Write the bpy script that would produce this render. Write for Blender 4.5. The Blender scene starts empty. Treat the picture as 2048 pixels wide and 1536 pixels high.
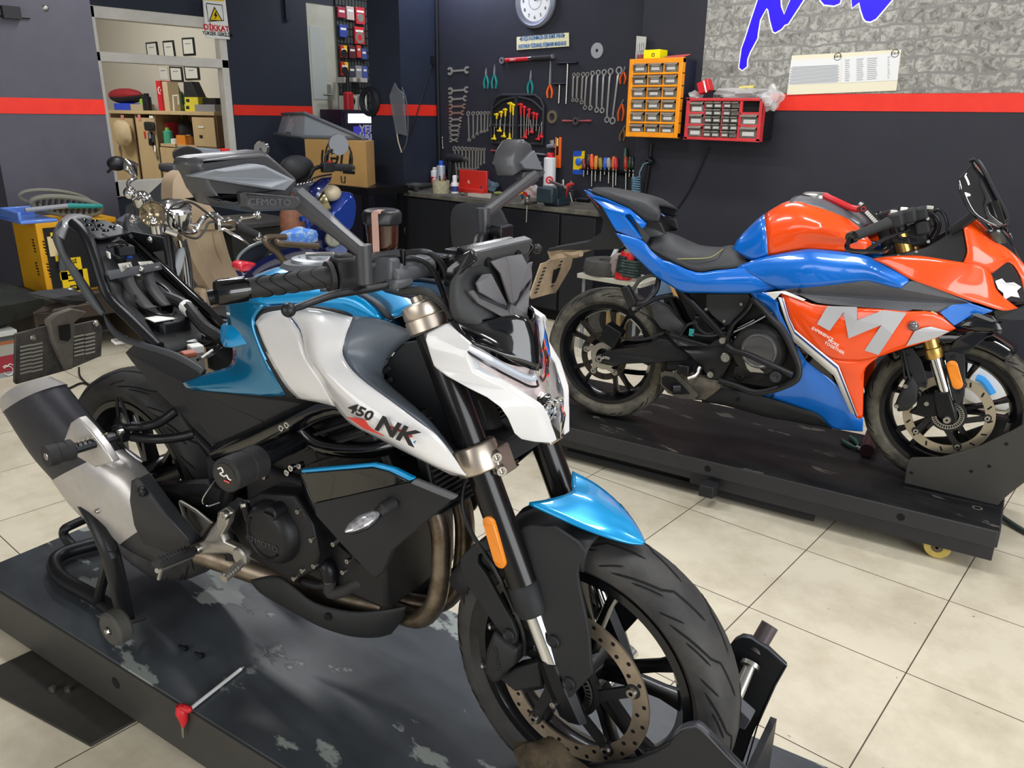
import bpy, bmesh, math, random
from mathutils import Vector as V, Matrix
from mathutils.geometry import tessellate_polygon
random.seed(7)
PI=math.pi; R_=math.radians
SC=bpy.context.scene; COL=SC.collection
# ---------------------------------------------------------------- camera (calibrated on the floor tiles)
FPX=1587.9; HC=1.5
def rotm(a,ax): return Matrix.Rotation(a,3,ax)
CM=rotm(R_(40.5),'Z')@rotm(-.3266,'X')@Matrix(((1,0,0),(0,0,-1),(0,1,0)))@rotm(.01472,'Z')
CP=V((0,0,HC))
cam=bpy.data.cameras.new('camera'); camo=bpy.data.objects.new('camera',cam); COL.objects.link(camo)
camo.matrix_world=Matrix.Translation(CP)@CM.to_4x4()
cam.sensor_width=36; cam.lens=FPX/2048*36; cam.clip_start=.05; SC.camera=camo
def ray(u,v): return CM@V(((u-1024)/FPX,(768-v)/FPX,-1))
def onp(u,v,p,n):
    d=ray(u,v); n=V(n); return CP+d*(n.dot(V(p)-CP)/n.dot(d))
def onz(u,v,z): return onp(u,v,(0,0,z),(0,0,1))
def onx(u,v,x): return onp(u,v,(x,0,0),(1,0,0))
def ony(u,v,y): return onp(u,v,(0,y,0),(0,1,0))
class Frame:
    """a bike's own frame: x forward, lateral to its right, z above the lift deck"""
    def __init__(s,o,h,z0=.185):
        a=R_(h); s.o=V(o); s.h=a; s.z0=z0; s.X=V((math.cos(a),math.sin(a),0)); s.R=V((math.sin(a),-math.cos(a),0)); s.Z=V((0,0,1))
    def U(s,u,v,l): return onp(u,v,s.o+s.R*l,s.R)
    def AX(s,u,v,x): return onp(u,v,s.o+s.X*x,s.X)
    def L(s,x,l,z): return s.o+s.X*x+s.R*l+V((0,0,z+s.z0))
    def inv(s,p):
        d=p-s.o; return V((d.dot(s.X),d.dot(s.R),p.z-s.z0))
    def mir(s,p):
        d=p-s.o; return p-s.R*(2*d.dot(s.R))
    def us(s,pts): return [s.U(*p) for p in pts]
# ---------------------------------------------------------------- materials
_M={}
def lin(c):
    if isinstance(c,str):
        c=c.lstrip('#'); c=[int(c[i:i+2],16)/255 for i in (0,2,4)]
    else: return tuple(c[:3])
    return tuple(x/12.92 if x<=.04045 else ((x+.055)/1.055)**2.4 for x in c)
def mat(name,col='#808080',rough=.5,metal=0,coat=0,noise=0,nscale=20,col2=None,bump=0,bscale=200,alpha=1,trans=0,emis=0,ior=1.45,spec=.5,stretch=None):
    if name in _M: return _M[name]
    m=bpy.data.materials.new(name); m.use_nodes=True; nt=m.node_tree; b=nt.nodes['Principled BSDF']; L=nt.links
    c=lin(col); b.inputs['Base Color'].default_value=(*c,1); b.inputs['Roughness'].default_value=rough; b.inputs['Metallic'].default_value=metal
    b.inputs['Coat Weight'].default_value=coat; b.inputs['Coat Roughness'].default_value=.04; b.inputs['IOR'].default_value=ior
    b.inputs['Specular IOR Level'].default_value=spec
    b.inputs['Transmission Weight'].default_value=trans; b.inputs['Alpha'].default_value=alpha
    if emis: b.inputs['Emission Color'].default_value=(*c,1); b.inputs['Emission Strength'].default_value=emis
    def coord(scale):
        tc=nt.nodes.new('ShaderNodeTexCoord'); o=tc.outputs['Object']
        if stretch:
            mp=nt.nodes.new('ShaderNodeMapping'); mp.inputs['Scale'].default_value=stretch; L.new(o,mp.inputs[0]); o=mp.outputs[0]
        return o
    if noise or col2:
        n=nt.nodes.new('ShaderNodeTexNoise'); n.inputs['Scale'].default_value=nscale; n.inputs['Detail'].default_value=6; n.inputs['Roughness'].default_value=.65
        L.new(coord(1),n.inputs['Vector'])
        r=nt.nodes.new('ShaderNodeValToRGB'); e=r.color_ramp.elements
        e[0].position=.5-.5*max(.02,1-noise)*.5; e[1].position=.5+.5*max(.02,1-noise)*.5+.12
        c2=lin(col2) if col2 else tuple(x*.6 for x in c)
        e[0].color=(*c,1); e[1].color=(*c2,1); L.new(n.outputs['Fac'],r.inputs[0]); L.new(r.outputs[0],b.inputs['Base Color'])
    if bump:
        n=nt.nodes.new('ShaderNodeTexNoise'); n.inputs['Scale'].default_value=bscale; n.inputs['Detail'].default_value=3; L.new(coord(1),n.inputs['Vector'])
        bp=nt.nodes.new('ShaderNodeBump'); bp.inputs['Strength'].default_value=bump; bp.inputs['Distance'].default_value=.002
        L.new(n.outputs['Fac'],bp.inputs['Height']); L.new(bp.outputs[0],b.inputs['Normal'])
    _M[name]=m; return m
# ---------------------------------------------------------------- mesh builder
def cat(pts,k,closed=False):
    """Catmull-Rom through points, k segments per span"""
    if k<=1 or len(pts)<3:
        if len(pts)==2 and k>1: return [pts[0].lerp(pts[1],i/k) for i in range(k+1)]
        return list(pts)
    n=len(pts); out=[]
    for i in range(n if closed else n-1):
        if closed: a,b,c,d=pts[i-1],pts[i],pts[(i+1)%n],pts[(i+2)%n]
        else: a=pts[i-1] if i else pts[0]*2-pts[1]; b=pts[i]; c=pts[i+1]; d=pts[i+2] if i+2<n else pts[n-1]*2-pts[n-2]
        for j in range(k):
            t=j/k; out.append(.5*((2*b)+(c-a)*t+(2*a-5*b+4*c-d)*t*t+(3*b-a-3*c+d)*t**3))
    if not closed: out.append(pts[-1].copy())
    return out
def basis(d):
    d=d.normalized(); a=V((0,0,1)) if abs(d.z)<.9 else V((1,0,0)); x=a.cross(d).normalized(); return x,d.cross(x)
class MB:
    def __init__(s): s.v=[]; s.f=[]; s.m=[]; s.mi=0
    def mt(s,i): s.mi=i; return s
    def add(s,vs,fs):
        o=len(s.v); s.v+= [V(p) for p in vs]; s.f+=[tuple(i+o for i in f) for f in fs]; s.m+=[s.mi]*len(fs); return s
    def box(s,c,sz,rot=None,ax=None):
        c=V(c); hx,hy,hz=[q/2 for q in sz]
        A=ax if ax else (V((1,0,0)),V((0,1,0)),V((0,0,1)))
        if rot is not None:
            r=Matrix.Rotation(rot,3,'Z'); A=[r@a for a in A]
        vs=[c+A[0]*(hx*i)+A[1]*(hy*j)+A[2]*(hz*k) for i in(-1,1) for j in(-1,1) for k in(-1,1)]
        return s.add(vs,[(0,1,3,2),(4,6,7,5),(0,4,5,1),(2,3,7,6),(0,2,6,4),(1,5,7,3)])
    def bx(s,a,b):
        a=V(a);b=V(b); return s.box((a+b)/2,[abs(q) for q in (b-a)])
    def tube(s,pts,r,n=10,k=1,closed=False,cap=True,sq=1.0):
        pts=[V(p) for p in pts]; m0=len(pts); rs=list(r) if isinstance(r,(list,tuple)) else None
        P=cat(pts,k,closed)
        if rs:
            RR=[]
            for i in range(len(P)):
                t=i/k if k>1 else i; a=int(min(t,m0-1)); b=min(a+1,m0-1); RR.append(rs[a]*(1-(t-a))+rs[b]*(t-a))
        else: RR=[r]*len(P)
        N=len(P); vs=[]; fs=[]; x=None
        for i,p in enumerate(P):
            if closed: d=P[(i+1)%N]-P[i-1]
            else: d=P[min(i+1,N-1)]-P[max(i-1,0)]
            if d.length<1e-9: d=V((0,0,1))
            d.normalize()
            if x is None: x,_=basis(d)
            x=(x-d*x.dot(d)); x=x.normalized() if x.length>1e-6 else basis(d)[0]; y=d.cross(x)
            for j in range(n):
                a=2*PI*j/n; vs.append(p+x*(RR[i]*math.cos(a))+y*(RR[i]*sq*math.sin(a)))
        for i in range(N if closed else N-1):
            for j in range(n):
                q=(i+1)%N; fs.append((i*n+j,i*n+(j+1)%n,q*n+(j+1)%n,q*n+j))
        if cap and not closed: fs+= [tuple(range(n-1,-1,-1)),tuple(range((N-1)*n,N*n))]
        return s.add(vs,fs)
    def cyl(s,a,b,r,r2=None,n=20): return s.tube([a,b],[r,r if r2 is None else r2],n)
    def lathe(s,prof,o,d,n=32,x=None,a0=0,a1=2*PI,closed=False):
        """profile [(radius, along axis)]"""
        o=V(o); d=V(d).normalized(); bx_,by_=basis(d)
        if x: bx_=V(x); by_=d.cross(bx_)
        full=abs(a1-a0-2*PI)<1e-6; M=n if full else n+1; k=len(prof); vs=[]; fs=[]
        for i in range(M):
            a=a0+(a1-a0)*i/n; e=bx_*math.cos(a)+by_*math.sin(a)
            for r,h in prof: vs.append(o+e*r+d*h)
        for i in range(n):
            q=(i+1)%M
            for j in range(k if closed else k-1): fs.append((i*k+j,q*k+j,q*k+(j+1)%k,i*k+(j+1)%k))
        return s.add(vs,fs)
    def ell(s,c,r,ax=None,n=16,h=10):
        c=V(c); A=ax if ax else (V((1,0,0)),V((0,1,0)),V((0,0,1))); r=(r,r,r) if not hasattr(r,'__len__') else r; vs=[];fs=[]
        for i in range(h+1):
            t=PI*i/h
            for j in range(n):
                p=2*PI*j/n; vs.append(c+A[0]*(r[0]*math.sin(t)*math.cos(p))+A[1]*(r[1]*math.sin(t)*math.sin(p))+A[2]*(r[2]*math.cos(t)))
        for i in range(h):
            for j in range(n): fs.append((i*n+j,i*n+(j+1)%n,(i+1)*n+(j+1)%n,(i+1)*n+j))
        return s.add(vs,fs)
    def loft(s,secs,ks=1,kv=1,closed=True,cap=True,loop=False):
        """sections of points; ks smooths along, kv smooths within a section"""
        S=[cat([V(p) for p in q],kv,closed) for q in secs]; n=len(S[0])
        if ks>1:
            cols=[cat([q[j] for q in S],ks,loop) for j in range(n)]; S=[[c[i] for c in cols] for i in range(len(cols[0]))]
        N=len(S); vs=[p for q in S for p in q]; fs=[]
        for i in range(N if loop else N-1):
            for j in range(n if closed else n-1):
                a=(i+1)%N; fs.append((i*n+j,i*n+(j+1)%n,a*n+(j+1)%n,a*n+j))
        if cap and closed and not loop: fs+=[tuple(range(n-1,-1,-1)),tuple(range((N-1)*n,N*n))]
        return s.add(vs,fs)
    def patch(s,rows,ku=4,kv=4): return s.loft(rows,ks=kv,kv=ku,closed=False,cap=False)
    def plate(s,pts,vec,k=1,dome=0,inset=.2):
        """polygon extruded by vec; with dome the front has a raised middle"""
        P=cat([V(p) for p in pts],k,True) if k>1 else [V(p) for p in pts]; n=len(P); vec=V(vec); c=sum(P,V())/n
        tri=tessellate_polygon([P])
        if dome:
            I=[p.lerp(c,inset)-vec.normalized()*dome for p in P]
            s.add(P+I+[p+vec for p in P],[tuple(n+i for i in t) for t in tri]+[(i,(i+1)%n,n+(i+1)%n,n+i) for i in range(n)]+[(i,(i+1)%n,2*n+(i+1)%n,2*n+i) for i in range(n)]+[tuple(2*n+i for i in t) for t in tri])
        else:
            s.add(P+[p+vec for p in P],[tuple(t) for t in tri]+[(i,(i+1)%n,n+(i+1)%n,n+i) for i in range(n)]+[tuple(n+i for i in t) for t in tri])
        return s
    def mirrored(s,fr):
        m=MB(); m.v=[fr.mir(p) for p in s.v]; m.f=[f[::-1] for f in s.f]; m.m=list(s.m); return m
    def xf(s,M):
        s.v=[M@p for p in s.v]; return s
    def build(s,name,mats,par=None,bev=0,thick=0,sub=0,ang=35,label=None,smooth=True,off=-1):
        me=bpy.data.meshes.new(name); W=ROOT.get(par.name) if par else None
        vs=[W@p for p in s.v] if W else s.v
        me.from_pydata([tuple(p) for p in vs],[],s.f)
        mats=mats if isinstance(mats,(list,tuple)) else [mats]
        for q in mats: me.materials.append(q)
        if len(mats)>1: me.polygons.foreach_set('material_index',s.m)
        bm=bmesh.new(); bm.from_mesh(me); bmesh.ops.remove_doubles(bm,verts=bm.verts,dist=1e-6); bmesh.ops.recalc_face_normals(bm,faces=bm.faces); bm.to_mesh(me); bm.free()
        if smooth: me.polygons.foreach_set('use_smooth',[True]*len(me.polygons)); me.set_sharp_from_angle(angle=R_(ang))
        o=bpy.data.objects.new(name,me); COL.objects.link(o)
        if par: o.parent=par; ROOT[o.name]=W
        if thick:
            q=o.modifiers.new('solid','SOLIDIFY'); q.thickness=thick; q.offset=off
        if bev:
            q=o.modifiers.new('bev','BEVEL'); q.width=bev; q.segments=2; q.limit_method='ANGLE'; q.angle_limit=R_(40)
        if sub:
            q=o.modifiers.new('sub','SUBSURF'); q.levels=sub; q.render_levels=sub
        if label: o['label']=label
        return o
ROOT={}
def thing(name,label,cat_,loc=(0,0,0),rz=0,group=None):
    o=bpy.data.objects.new(name,None); COL.objects.link(o); o.location=loc; o.rotation_euler=(0,0,rz); o.empty_display_size=.05
    o['label']=label; o['category']=cat_
    if group: o['group']=group
    ROOT[o.name]=(Matrix.Translation(V(loc))@Matrix.Rotation(rz,4,'Z')).inverted(); return o
def tag(o,label,cat_,group=None):
    o['label']=label; o['category']=cat_
    if group: o['group']=group
    return o
def struct(o): o['kind']='structure'; return o
def dup(root,loc,rz=None,label=None,scale=None):
    r=root.copy(); COL.objects.link(r); r.location=loc
    if rz is not None: r.rotation_euler=(0,0,rz)
    if scale: r.scale=scale
    if label: r['label']=label
    for ch in list(root.children):
        c=ch.copy(); COL.objects.link(c); c.parent=r
        for g in list(ch.children):
            d=g.copy(); COL.objects.link(d); d.parent=c
    return r
def text(s,size,o,xd,yd,m,name,par=None,ext=.0006,shear=0,align='CENTER',bold=0,sx=1):
    """lettering as a mesh on the plane xd, yd"""
    cu=bpy.data.curves.new(name,'FONT'); cu.body=s; cu.size=size; cu.extrude=ext; cu.shear=shear; cu.align_x=align; cu.align_y='CENTER'; cu.offset=bold; cu.resolution_u=2
    t=bpy.data.objects.new(name,cu); COL.objects.link(t); dg=bpy.context.evaluated_depsgraph_get(); me=bpy.data.meshes.new_from_object(t.evaluated_get(dg)); 
    bpy.data.objects.remove(t); bpy.data.curves.remove(cu)
    X=V(xd).normalized(); Y=V(yd).normalized(); Z=X.cross(Y); o=V(o)
    b=MB(); b.v=[o+X*(p.co.x*sx)+Y*p.co.y+Z*p.co.z for p in me.vertices]; b.f=[tuple(p.vertices) for p in me.polygons]; b.m=[0]*len(b.f); bpy.data.meshes.remove(me)
    return b.build(name,m,par,smooth=False)
# ---------------------------------------------------------------- shared materials
BLK=mat('black_plastic','#16171a',.42,bump=.12,bscale=400)
BLKM=mat('matt_black_plastic','#1d1e20',.62,bump=.15,bscale=500)
GLB=mat('gloss_black','#08090b',.12,coat=.6)
MBK=mat('black_metal','#141518',.36,metal=.35)
RUB=mat('rubber','#252425',.68,bump=.1,bscale=300)
GRYP=mat('dark_grey_plastic','#4c4e52',.48,bump=.12,bscale=500)
GRY2=mat('slate_grey_plastic','#5c636b',.42,coat=.1)
CHR=mat('chrome','#d8d8d8',.08,metal=1)
STL=mat('steel','#b4b2ac',.3,metal=1)
ALU=mat('cast_aluminium','#b9b4ac',.42,metal=.85,noise=.3,nscale=60,col2='#938d84')
TIT=mat('bronze_silver','#c3b6a8',.33,metal=.9)
WHT=mat('white_paint','#dddbd9',.18,coat=.8)
TEAL=mat('teal_paint','#009bdc',.28,metal=.25,coat=1)
BLU=mat('blue_paint','#0570d6',.28,metal=.1,coat=1)
ORG=mat('orange_paint','#ff5210',.25,coat=1)
SILV=mat('silver_decal','#b9b9bc',.4,metal=0,coat=.5)
RED=mat('red_plastic','#c8232b',.4)
REDD=mat('red_decal','#d8352f',.3,coat=.5)
BLKD=mat('black_decal','#15181b',.3)
AMB=mat('amber_reflector','#f08a12',.25,coat=.6,bump=.3,bscale=900)
GLD=mat('gold_fork','#c4a05a',.28,metal=.9)
TYR=mat('tyre_rubber','#29292b',.62,noise=.45,nscale=9,col2='#4b4844')
TYRD=mat('dusty_tyre','#33312e',.8,noise=.5,nscale=9,col2='#7d7868')
GRV=mat('tread_groove','#050505',.9)
DISC=mat('brake_disc_steel','#a99a87',.38,metal=.6,noise=.3,nscale=30,col2='#8c7d6c')
CLEAR=mat('clear_lens','#f4f6fa',.03,trans=1,ior=1.2)
REFL=mat('lamp_reflector','#e9d5cf',.18,metal=.75)
PIPE=mat('heat_stained_pipe','#8d8272',.38,metal=.85,noise=.4,nscale=25,col2='#5d4a3a')
CARB=mat('carbon_plastic','#525356',.5,noise=.1,nscale=300,col2='#6b6c6f')
PAPER=mat('white_paper','#e9e8e2',.7)
YEL=mat('yellow_plastic','#e6c313',.45)
BLUP=mat('blue_plastic','#1d4fb4',.45)
GRN=mat('teal_grip','#1f8a86',.5)
ORGP=mat('orange_plastic','#f0641e',.45)
WOOD=mat('maple_laminate','#cdb58c',.5,noise=.3,nscale=6,col2='#bfa57c',stretch=(1,1,.15))
CREAM=mat('cream_paint','#cfcabb',.55)
# ---------------------------------------------------------------- the room
A=onz(1378.7,1018,0); TS=.319586*HC
def tile_mat():
    m=bpy.data.materials.new('floor_tiles'); m.use_nodes=True; nt=m.node_tree; b=nt.nodes['Principled BSDF']; L=nt.links; N=nt.nodes.new
    tc=N('ShaderNodeTexCoord'); mp=N('ShaderNodeMapping'); mp.inputs['Location'].default_value=(-A.x/TS+40,-A.y/TS+40,0); mp.inputs['Scale'].default_value=(1/TS,1/TS,1); L.new(tc.outputs['Object'],mp.inputs[0])
    br=N('ShaderNodeTexBrick'); br.offset=0; br.inputs['Scale'].default_value=1; br.inputs['Brick Width'].default_value=1; br.inputs['Row Height'].default_value=1; br.inputs['Mortar Size'].default_value=.0045; br.inputs['Mortar Smooth'].default_value=.3
    br.inputs['Color1'].default_value=(*lin('#ddd4bd'),1); br.inputs['Color2'].default_value=(*lin('#d9d0b9'),1); br.inputs['Mortar'].default_value=(*lin('#5d4a40'),1); L.new(mp.outputs[0],br.inputs['Vector'])
    n=N('ShaderNodeTexNoise'); n.inputs['Scale'].default_value=3.2; n.inputs['Detail'].default_value=7; n.inputs['Roughness'].default_value=.7; L.new(tc.outputs['Object'],n.inputs['Vector'])
    r=N('ShaderNodeValToRGB'); r.color_ramp.elements[0].position=.42; r.color_ramp.elements[0].color=(1,1,1,1); r.color_ramp.elements[1].position=.85; r.color_ramp.elements[1].color=(.62,.58,.52,1); L.new(n.outputs['Fac'],r.inputs[0])
    mx=N('ShaderNodeMix'); mx.data_type='RGBA'; mx.blend_type='MULTIPLY'; mx.inputs['Factor'].default_value=1; L.new(br.outputs['Color'],mx.inputs[6]); L.new(r.outputs[0],mx.inputs[7])
    n2=N('ShaderNodeTexNoise'); n2.inputs['Scale'].default_value=38; n2.inputs['Detail'].default_value=2; L.new(tc.outputs['Object'],n2.inputs['Vector'])
    r2=N('ShaderNodeValToRGB'); r2.color_ramp.elements[0].position=.74; r2.color_ramp.elements[0].color=(1,1,1,1); r2.color_ramp.elements[1].position=.8; r2.color_ramp.elements[1].color=(.35,.3,.26,1); L.new(n2.outputs['Fac'],r2.inputs[0])
    m2=N('ShaderNodeMix'); m2.data_type='RGBA'; m2.blend_type='MULTIPLY'; m2.inputs['Factor'].default_value=1; L.new(mx.outputs[2],m2.inputs[6]); L.new(r2.outputs[0],m2.inputs[7]); L.new(m2.outputs[2],b.inputs['Base Color'])
    b.inputs['Roughness'].default_value=.38; return m
WALLD=mat('dark_wall_paint','#23242c',.6,noise=.2,nscale=5,col2='#292a32',bump=.1,bscale=120)
WALLB=mat('blue_black_wall_paint','#1d2330',.6,noise=.2,nscale=5,col2='#222938',bump=.1,bscale=120)
WALL_LIT=mat('lit_wall_paint','#4d4b55',.6,noise=.2,nscale=7,col2='#55535d',bump=.25,bscale=90)  # column paint: the light it faces is put into the lighter grey
OFF=mat('office_wall_paint','#cfcbc0',.7)
STRIPE=mat('red_stripe_paint','#e8321f',.5,noise=.2,nscale=9,col2='#d92a1c')
CEIL=mat('ceiling_paint','#9a9a9c',.8)
YW=5.24; YR=5.10; XP=-5.40; XW=-7.0; XC=-5.8; ZC=3.2
struct(MB().bx((-13,-3.5,-.1),(4.5,7,0)).build('floor',tile_mat()))
struct(MB().bx((-13,-3.5,ZC),(4.5,7,ZC+.1)).build('ceiling',CEIL))
struct(MB().bx((XP,YW,0),(-3.22,YW+.2,ZC)).build('wall_back',WALLD))
struct(MB().bx((-3.22,YR,0),(4.5,YW+.2,ZC)).build('wall_right',WALLD))
# pillar between the tool wall and the shop shelf
yp=onx(803,210,XP).y; xl=ony(735,60,yp).x
struct(MB().bx((xl,yp,0),(XP,YW+.2,ZC)).build('wall_pillar',WALLB))
struct(MB().bx((XW-.12,6.4,0),(XP,6.6,ZC)).build('wall_far',OFF))
# window wall with its opening, and the doorway
wy0=onx(183,200,XW).y; wy1=onx(463,220,XW).y; wz0=.80; wz1=2.27; dy0=onx(617,100,XW).y; dy1=onx(680,150,XW).y
w=MB().bx((XW-.12,-.5,0),(XW,wy0,ZC)).bx((XW-.12,wy0,0),(XW,wy1,wz0)).bx((XW-.12,wy0,wz1),(XW,wy1,ZC)).bx((XW-.12,wy1,0),(XW,dy0,ZC)).bx((XW-.12,dy1,0),(XW,6.4,ZC)).bx((XW-.12,dy0,2.5),(XW,dy1,ZC))
struct(w.build('wall_left',WALLB))
ycl=onx(0,325,XC).y; ycr=onx(223,311,XC).y
struct(MB().bx((XW,ycl,0),(XC,ycr,ZC)).build('wall_left_column',WALL_LIT))
struct(MB().bx((-6.5,-3.5,0),(-6.4,ycl,ZC)).build('wall_left_recess',mat('recess_shade','#17171b',.7)))  # the shade of the recess is put into this darker colour
# red painted stripes
z0,z1=1.545,1.655
def stripe(n,a,b): struct(MB().bx(a,b).build('trim_%d'%n,STRIPE))
pr=onx(875,220,XP); 
stripe(1,(ony(1540,200,YR).x,YR-.004,onp(1700,222,(0,YR,0),(0,1,0)).z),(4.5,YR,1.70))
stripe(2,(XC,ycl,1.465),(XC+.004,ycr,1.56))
stripe(3,(XW,wy1+.02,onx(540,231,XW).z),(XW+.004,dy0,onx(540,211,XW).z))
zs0=onx(840,231.5,XP).z; zs1=onx(840,209.5,XP).z
stripe(4,(XP,yp,zs0),(XP+.004,YW-.005,zs1)); stripe(5,(ony(752,210,yp).x,yp-.004,zs0),(XP,yp,zs1))
# window frame and glass
WF=mat('white_window_frame','#d6d2c8',.45,noise=.2,nscale=8,col2='#c4c0b6')
fw=.07; zr0=onx(330,128,XW).z; zr1=onx(330,114,XW).z
m=MB()
for a,b in (((wy0,wz0),(wy0+.11,wz1)),((wy1-.07,wz0),(wy1,wz1)),((wy0,wz0),(wy1,wz0+.13)),((wy0,wz1-.09),(wy1,wz1)),((wy0,zr0-.01),(wy1,zr1+.01))):
    m.bx((XW-.06,a[0],a[1]),(XW+.03,b[0],b[1]))
wf=struct(m.build('window_1',WF,bev=.006))
MB().bx((XW-.02,wy0+.1,wz0+.12),(XW-.014,wy1-.06,wz1-.08)).build('window_pane',mat('window_glass','#ffffff',.02,trans=1,ior=1.02,spec=.3),wf)
# office door (closed, cream)
dr=MB().bx((XW-.05,dy0+.01,.0),(XW-.01,dy1-.01,2.5)).build('door_1',mat('door_paint','#b9b8ab',.5,noise=.3,nscale=5,col2='#a9a897')); struct(dr)
MB().bx((XW-.012,dy0+.03,1.62),(XW-.004,dy1-.16,2.3)).bx((XW-.012,dy0+.03,.3),(XW-.004,dy1-.16,1.4)).build('door_panel',mat('door_frosted_glass','#aeb4ae',.3),dr,bev=.004)
hp=onx(659,190,XW)
MB().bx((XW-.01,hp.y-.02,hp.z-.14),(XW+.006,hp.y+.02,hp.z+.1)).tube([(XW,hp.y,hp.z),(XW+.05,hp.y,hp.z),(XW+.05,hp.y-.11,hp.z)],.009,8).build('door_handle',STL,dr)
# office behind the window
struct(MB().bx((-12.6,1.2,0),(-12.5,5.2,ZC)).build('wall_office_back',OFF))
struct(MB().bx((-12.6,1.1,0),(XW-.12,1.2,ZC)).build('wall_office_side',OFF))
# ---------------------------------------------------------------- frames and lifts
B1=Frame((-.72,1.085,0),8); _a=R_(10.3); B2=Frame((-.55-.09*math.sin(_a),3.082+.09*math.cos(_a),0),10.3)
def deck_mat(name,base,c2,wear,sc,st=(1,2.2,1),pos=.62):
    m=bpy.data.materials.new(name); m.use_nodes=True; nt=m.node_tree; b=nt.nodes['Principled BSDF']; L=nt.links; N=nt.nodes.new
    tc=N('ShaderNodeTexCoord'); mp=N('ShaderNodeMapping'); mp.inputs['Scale'].default_value=st; L.new(tc.outputs['Object'],mp.inputs[0])
    def nz(s,d,rg): 
        n=N('ShaderNodeTexNoise'); n.inputs['Scale'].default_value=s; n.inputs['Detail'].default_value=d; n.inputs['Roughness'].default_value=rg; L.new(mp.outputs[0],n.inputs['Vector']); return n.outputs['Fac']
    def ramp(x,p0,c0,p1,c1):
        r=N('ShaderNodeValToRGB'); r.color_ramp.elements[0].position=p0; r.color_ramp.elements[0].color=(*lin(c0),1); r.color_ramp.elements[1].position=p1; r.color_ramp.elements[1].color=(*lin(c1),1); L.new(x,r.inputs[0]); return r.outputs[0]
    a=ramp(nz(2.6,5,.6),.35,base,.7,c2)
    mx=N('ShaderNodeMix'); mx.data_type='RGBA'; L.new(a,mx.inputs[6]); mx.inputs[7].default_value=(*lin(wear),1)
    f=ramp(nz(sc,8,.62),pos,'#000000',pos+.025,'#ffffff'); f2=ramp(nz(1.1,2,.5),.40,'#000000',.5,'#ffffff')
    mm=N('ShaderNodeMix'); mm.data_type='RGBA'; mm.blend_type='MULTIPLY'; mm.inputs['Factor'].default_value=1; L.new(f,mm.inputs[6]); L.new(f2,mm.inputs[7]); L.new(mm.outputs[2],mx.inputs['Factor']); L.new(mx.outputs[2],b.inputs['Base Color'])
    b.inputs['Roughness'].default_value=.36; b.inputs['Specular IOR Level'].default_value=.4
    bp=N('ShaderNodeBump'); bp.inputs['Strength'].default_value=.15; bp.inputs['Distance'].default_value=.004; L.new(f,bp.inputs['Height']); L.new(bp.outputs[0],b.inputs['Normal']); return m
DK1=deck_mat('scuffed_grey_deck','#33363a','#4a4f54','#8f9590',3.0,pos=.565); DK2=deck_mat('oily_black_deck','#131315','#2c2b2a','#5b5750',4.5,pos=.6)
SKT=mat('lift_skirt_paint','#3a3935',.5,noise=.3,nscale=8,col2='#333230'); SKT2=mat('lift_skirt_dark','#2a2a2d',.5,noise=.3,nscale=8,col2='#323235')
# lift under the naked bike: local x along the deck
d1=R_(7.8); L1=thing('motorcycle_lift','scuffed grey platform lift under the white and teal motorcycle, red handled tool on its edge','lift',(0,0,0))
X1=V((math.cos(d1),math.sin(d1),0)); Y1=V((-math.sin(d1),math.cos(d1),0)); Z=V((0,0,1))
n0=onz(175,1287,.185); far=onz(880,1213,.185); wd=(far-n0).dot(Y1)
def P1(x,y,z): return n0+X1*x+Y1*y+V((0,0,z-.185))
xb=(onz(60,1062,.185)-n0).dot(X1); xf=(onz(1560,1440,.185)-n0).dot(X1)
xf=2.1
MB().add([P1(xb+.12,0,.185),P1(xf,0,.185),P1(xf,wd,.185),P1(xb+.12,wd,.185),P1(xb+.12,0,.178),P1(xf,0,.178),P1(xf,wd,.178),P1(xb+.12,wd,.178)],[(0,1,2,3),(7,6,5,4),(0,4,5,1),(1,5,6,2),(2,6,7,3),(3,7,4,0)]).build('deck',DK1,L1)
m=MB()
for y in (0,wd): m.box(P1((xb+xf)/2,y,.105),(xf-xb-.1,.012,.145),ax=(X1,Y1,Z))
m.box(P1(xf,wd/2,.105),(.012,wd,.145),ax=(X1,Y1,Z)); m.build('skirt',SKT,L1,bev=.003)
MB().add([P1(xb-.16,0,.01),P1(xb+.13,0,.184),P1(xb+.13,wd,.184),P1(xb-.16,wd,.01)],[(0,1,2,3)]).build('ramp',mat('worn_ramp_steel','#6f6b60',.45,metal=.3,noise=.4,nscale=10,col2='#3a3833',stretch=(.3,3,1)),L1,thick=.006)
for q in ((158,1322),(390,1290+180)):
    p=onp(q[0],q[1],n0,Y1); 
for t in (-.0,.36): 
    p=P1(.12+t*3.2,-.007,.12); MB().lathe([(.0,.001),(.014,.001),(.016,0)],p,-Y1,16).build('side_hole',GRV,L1)
# scissor base
MB().box(P1(.6,wd/2,.02),(1.2,.5,.03),ax=(X1,Y1,Z)).build('base_frame',BLKM,L1)
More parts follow.
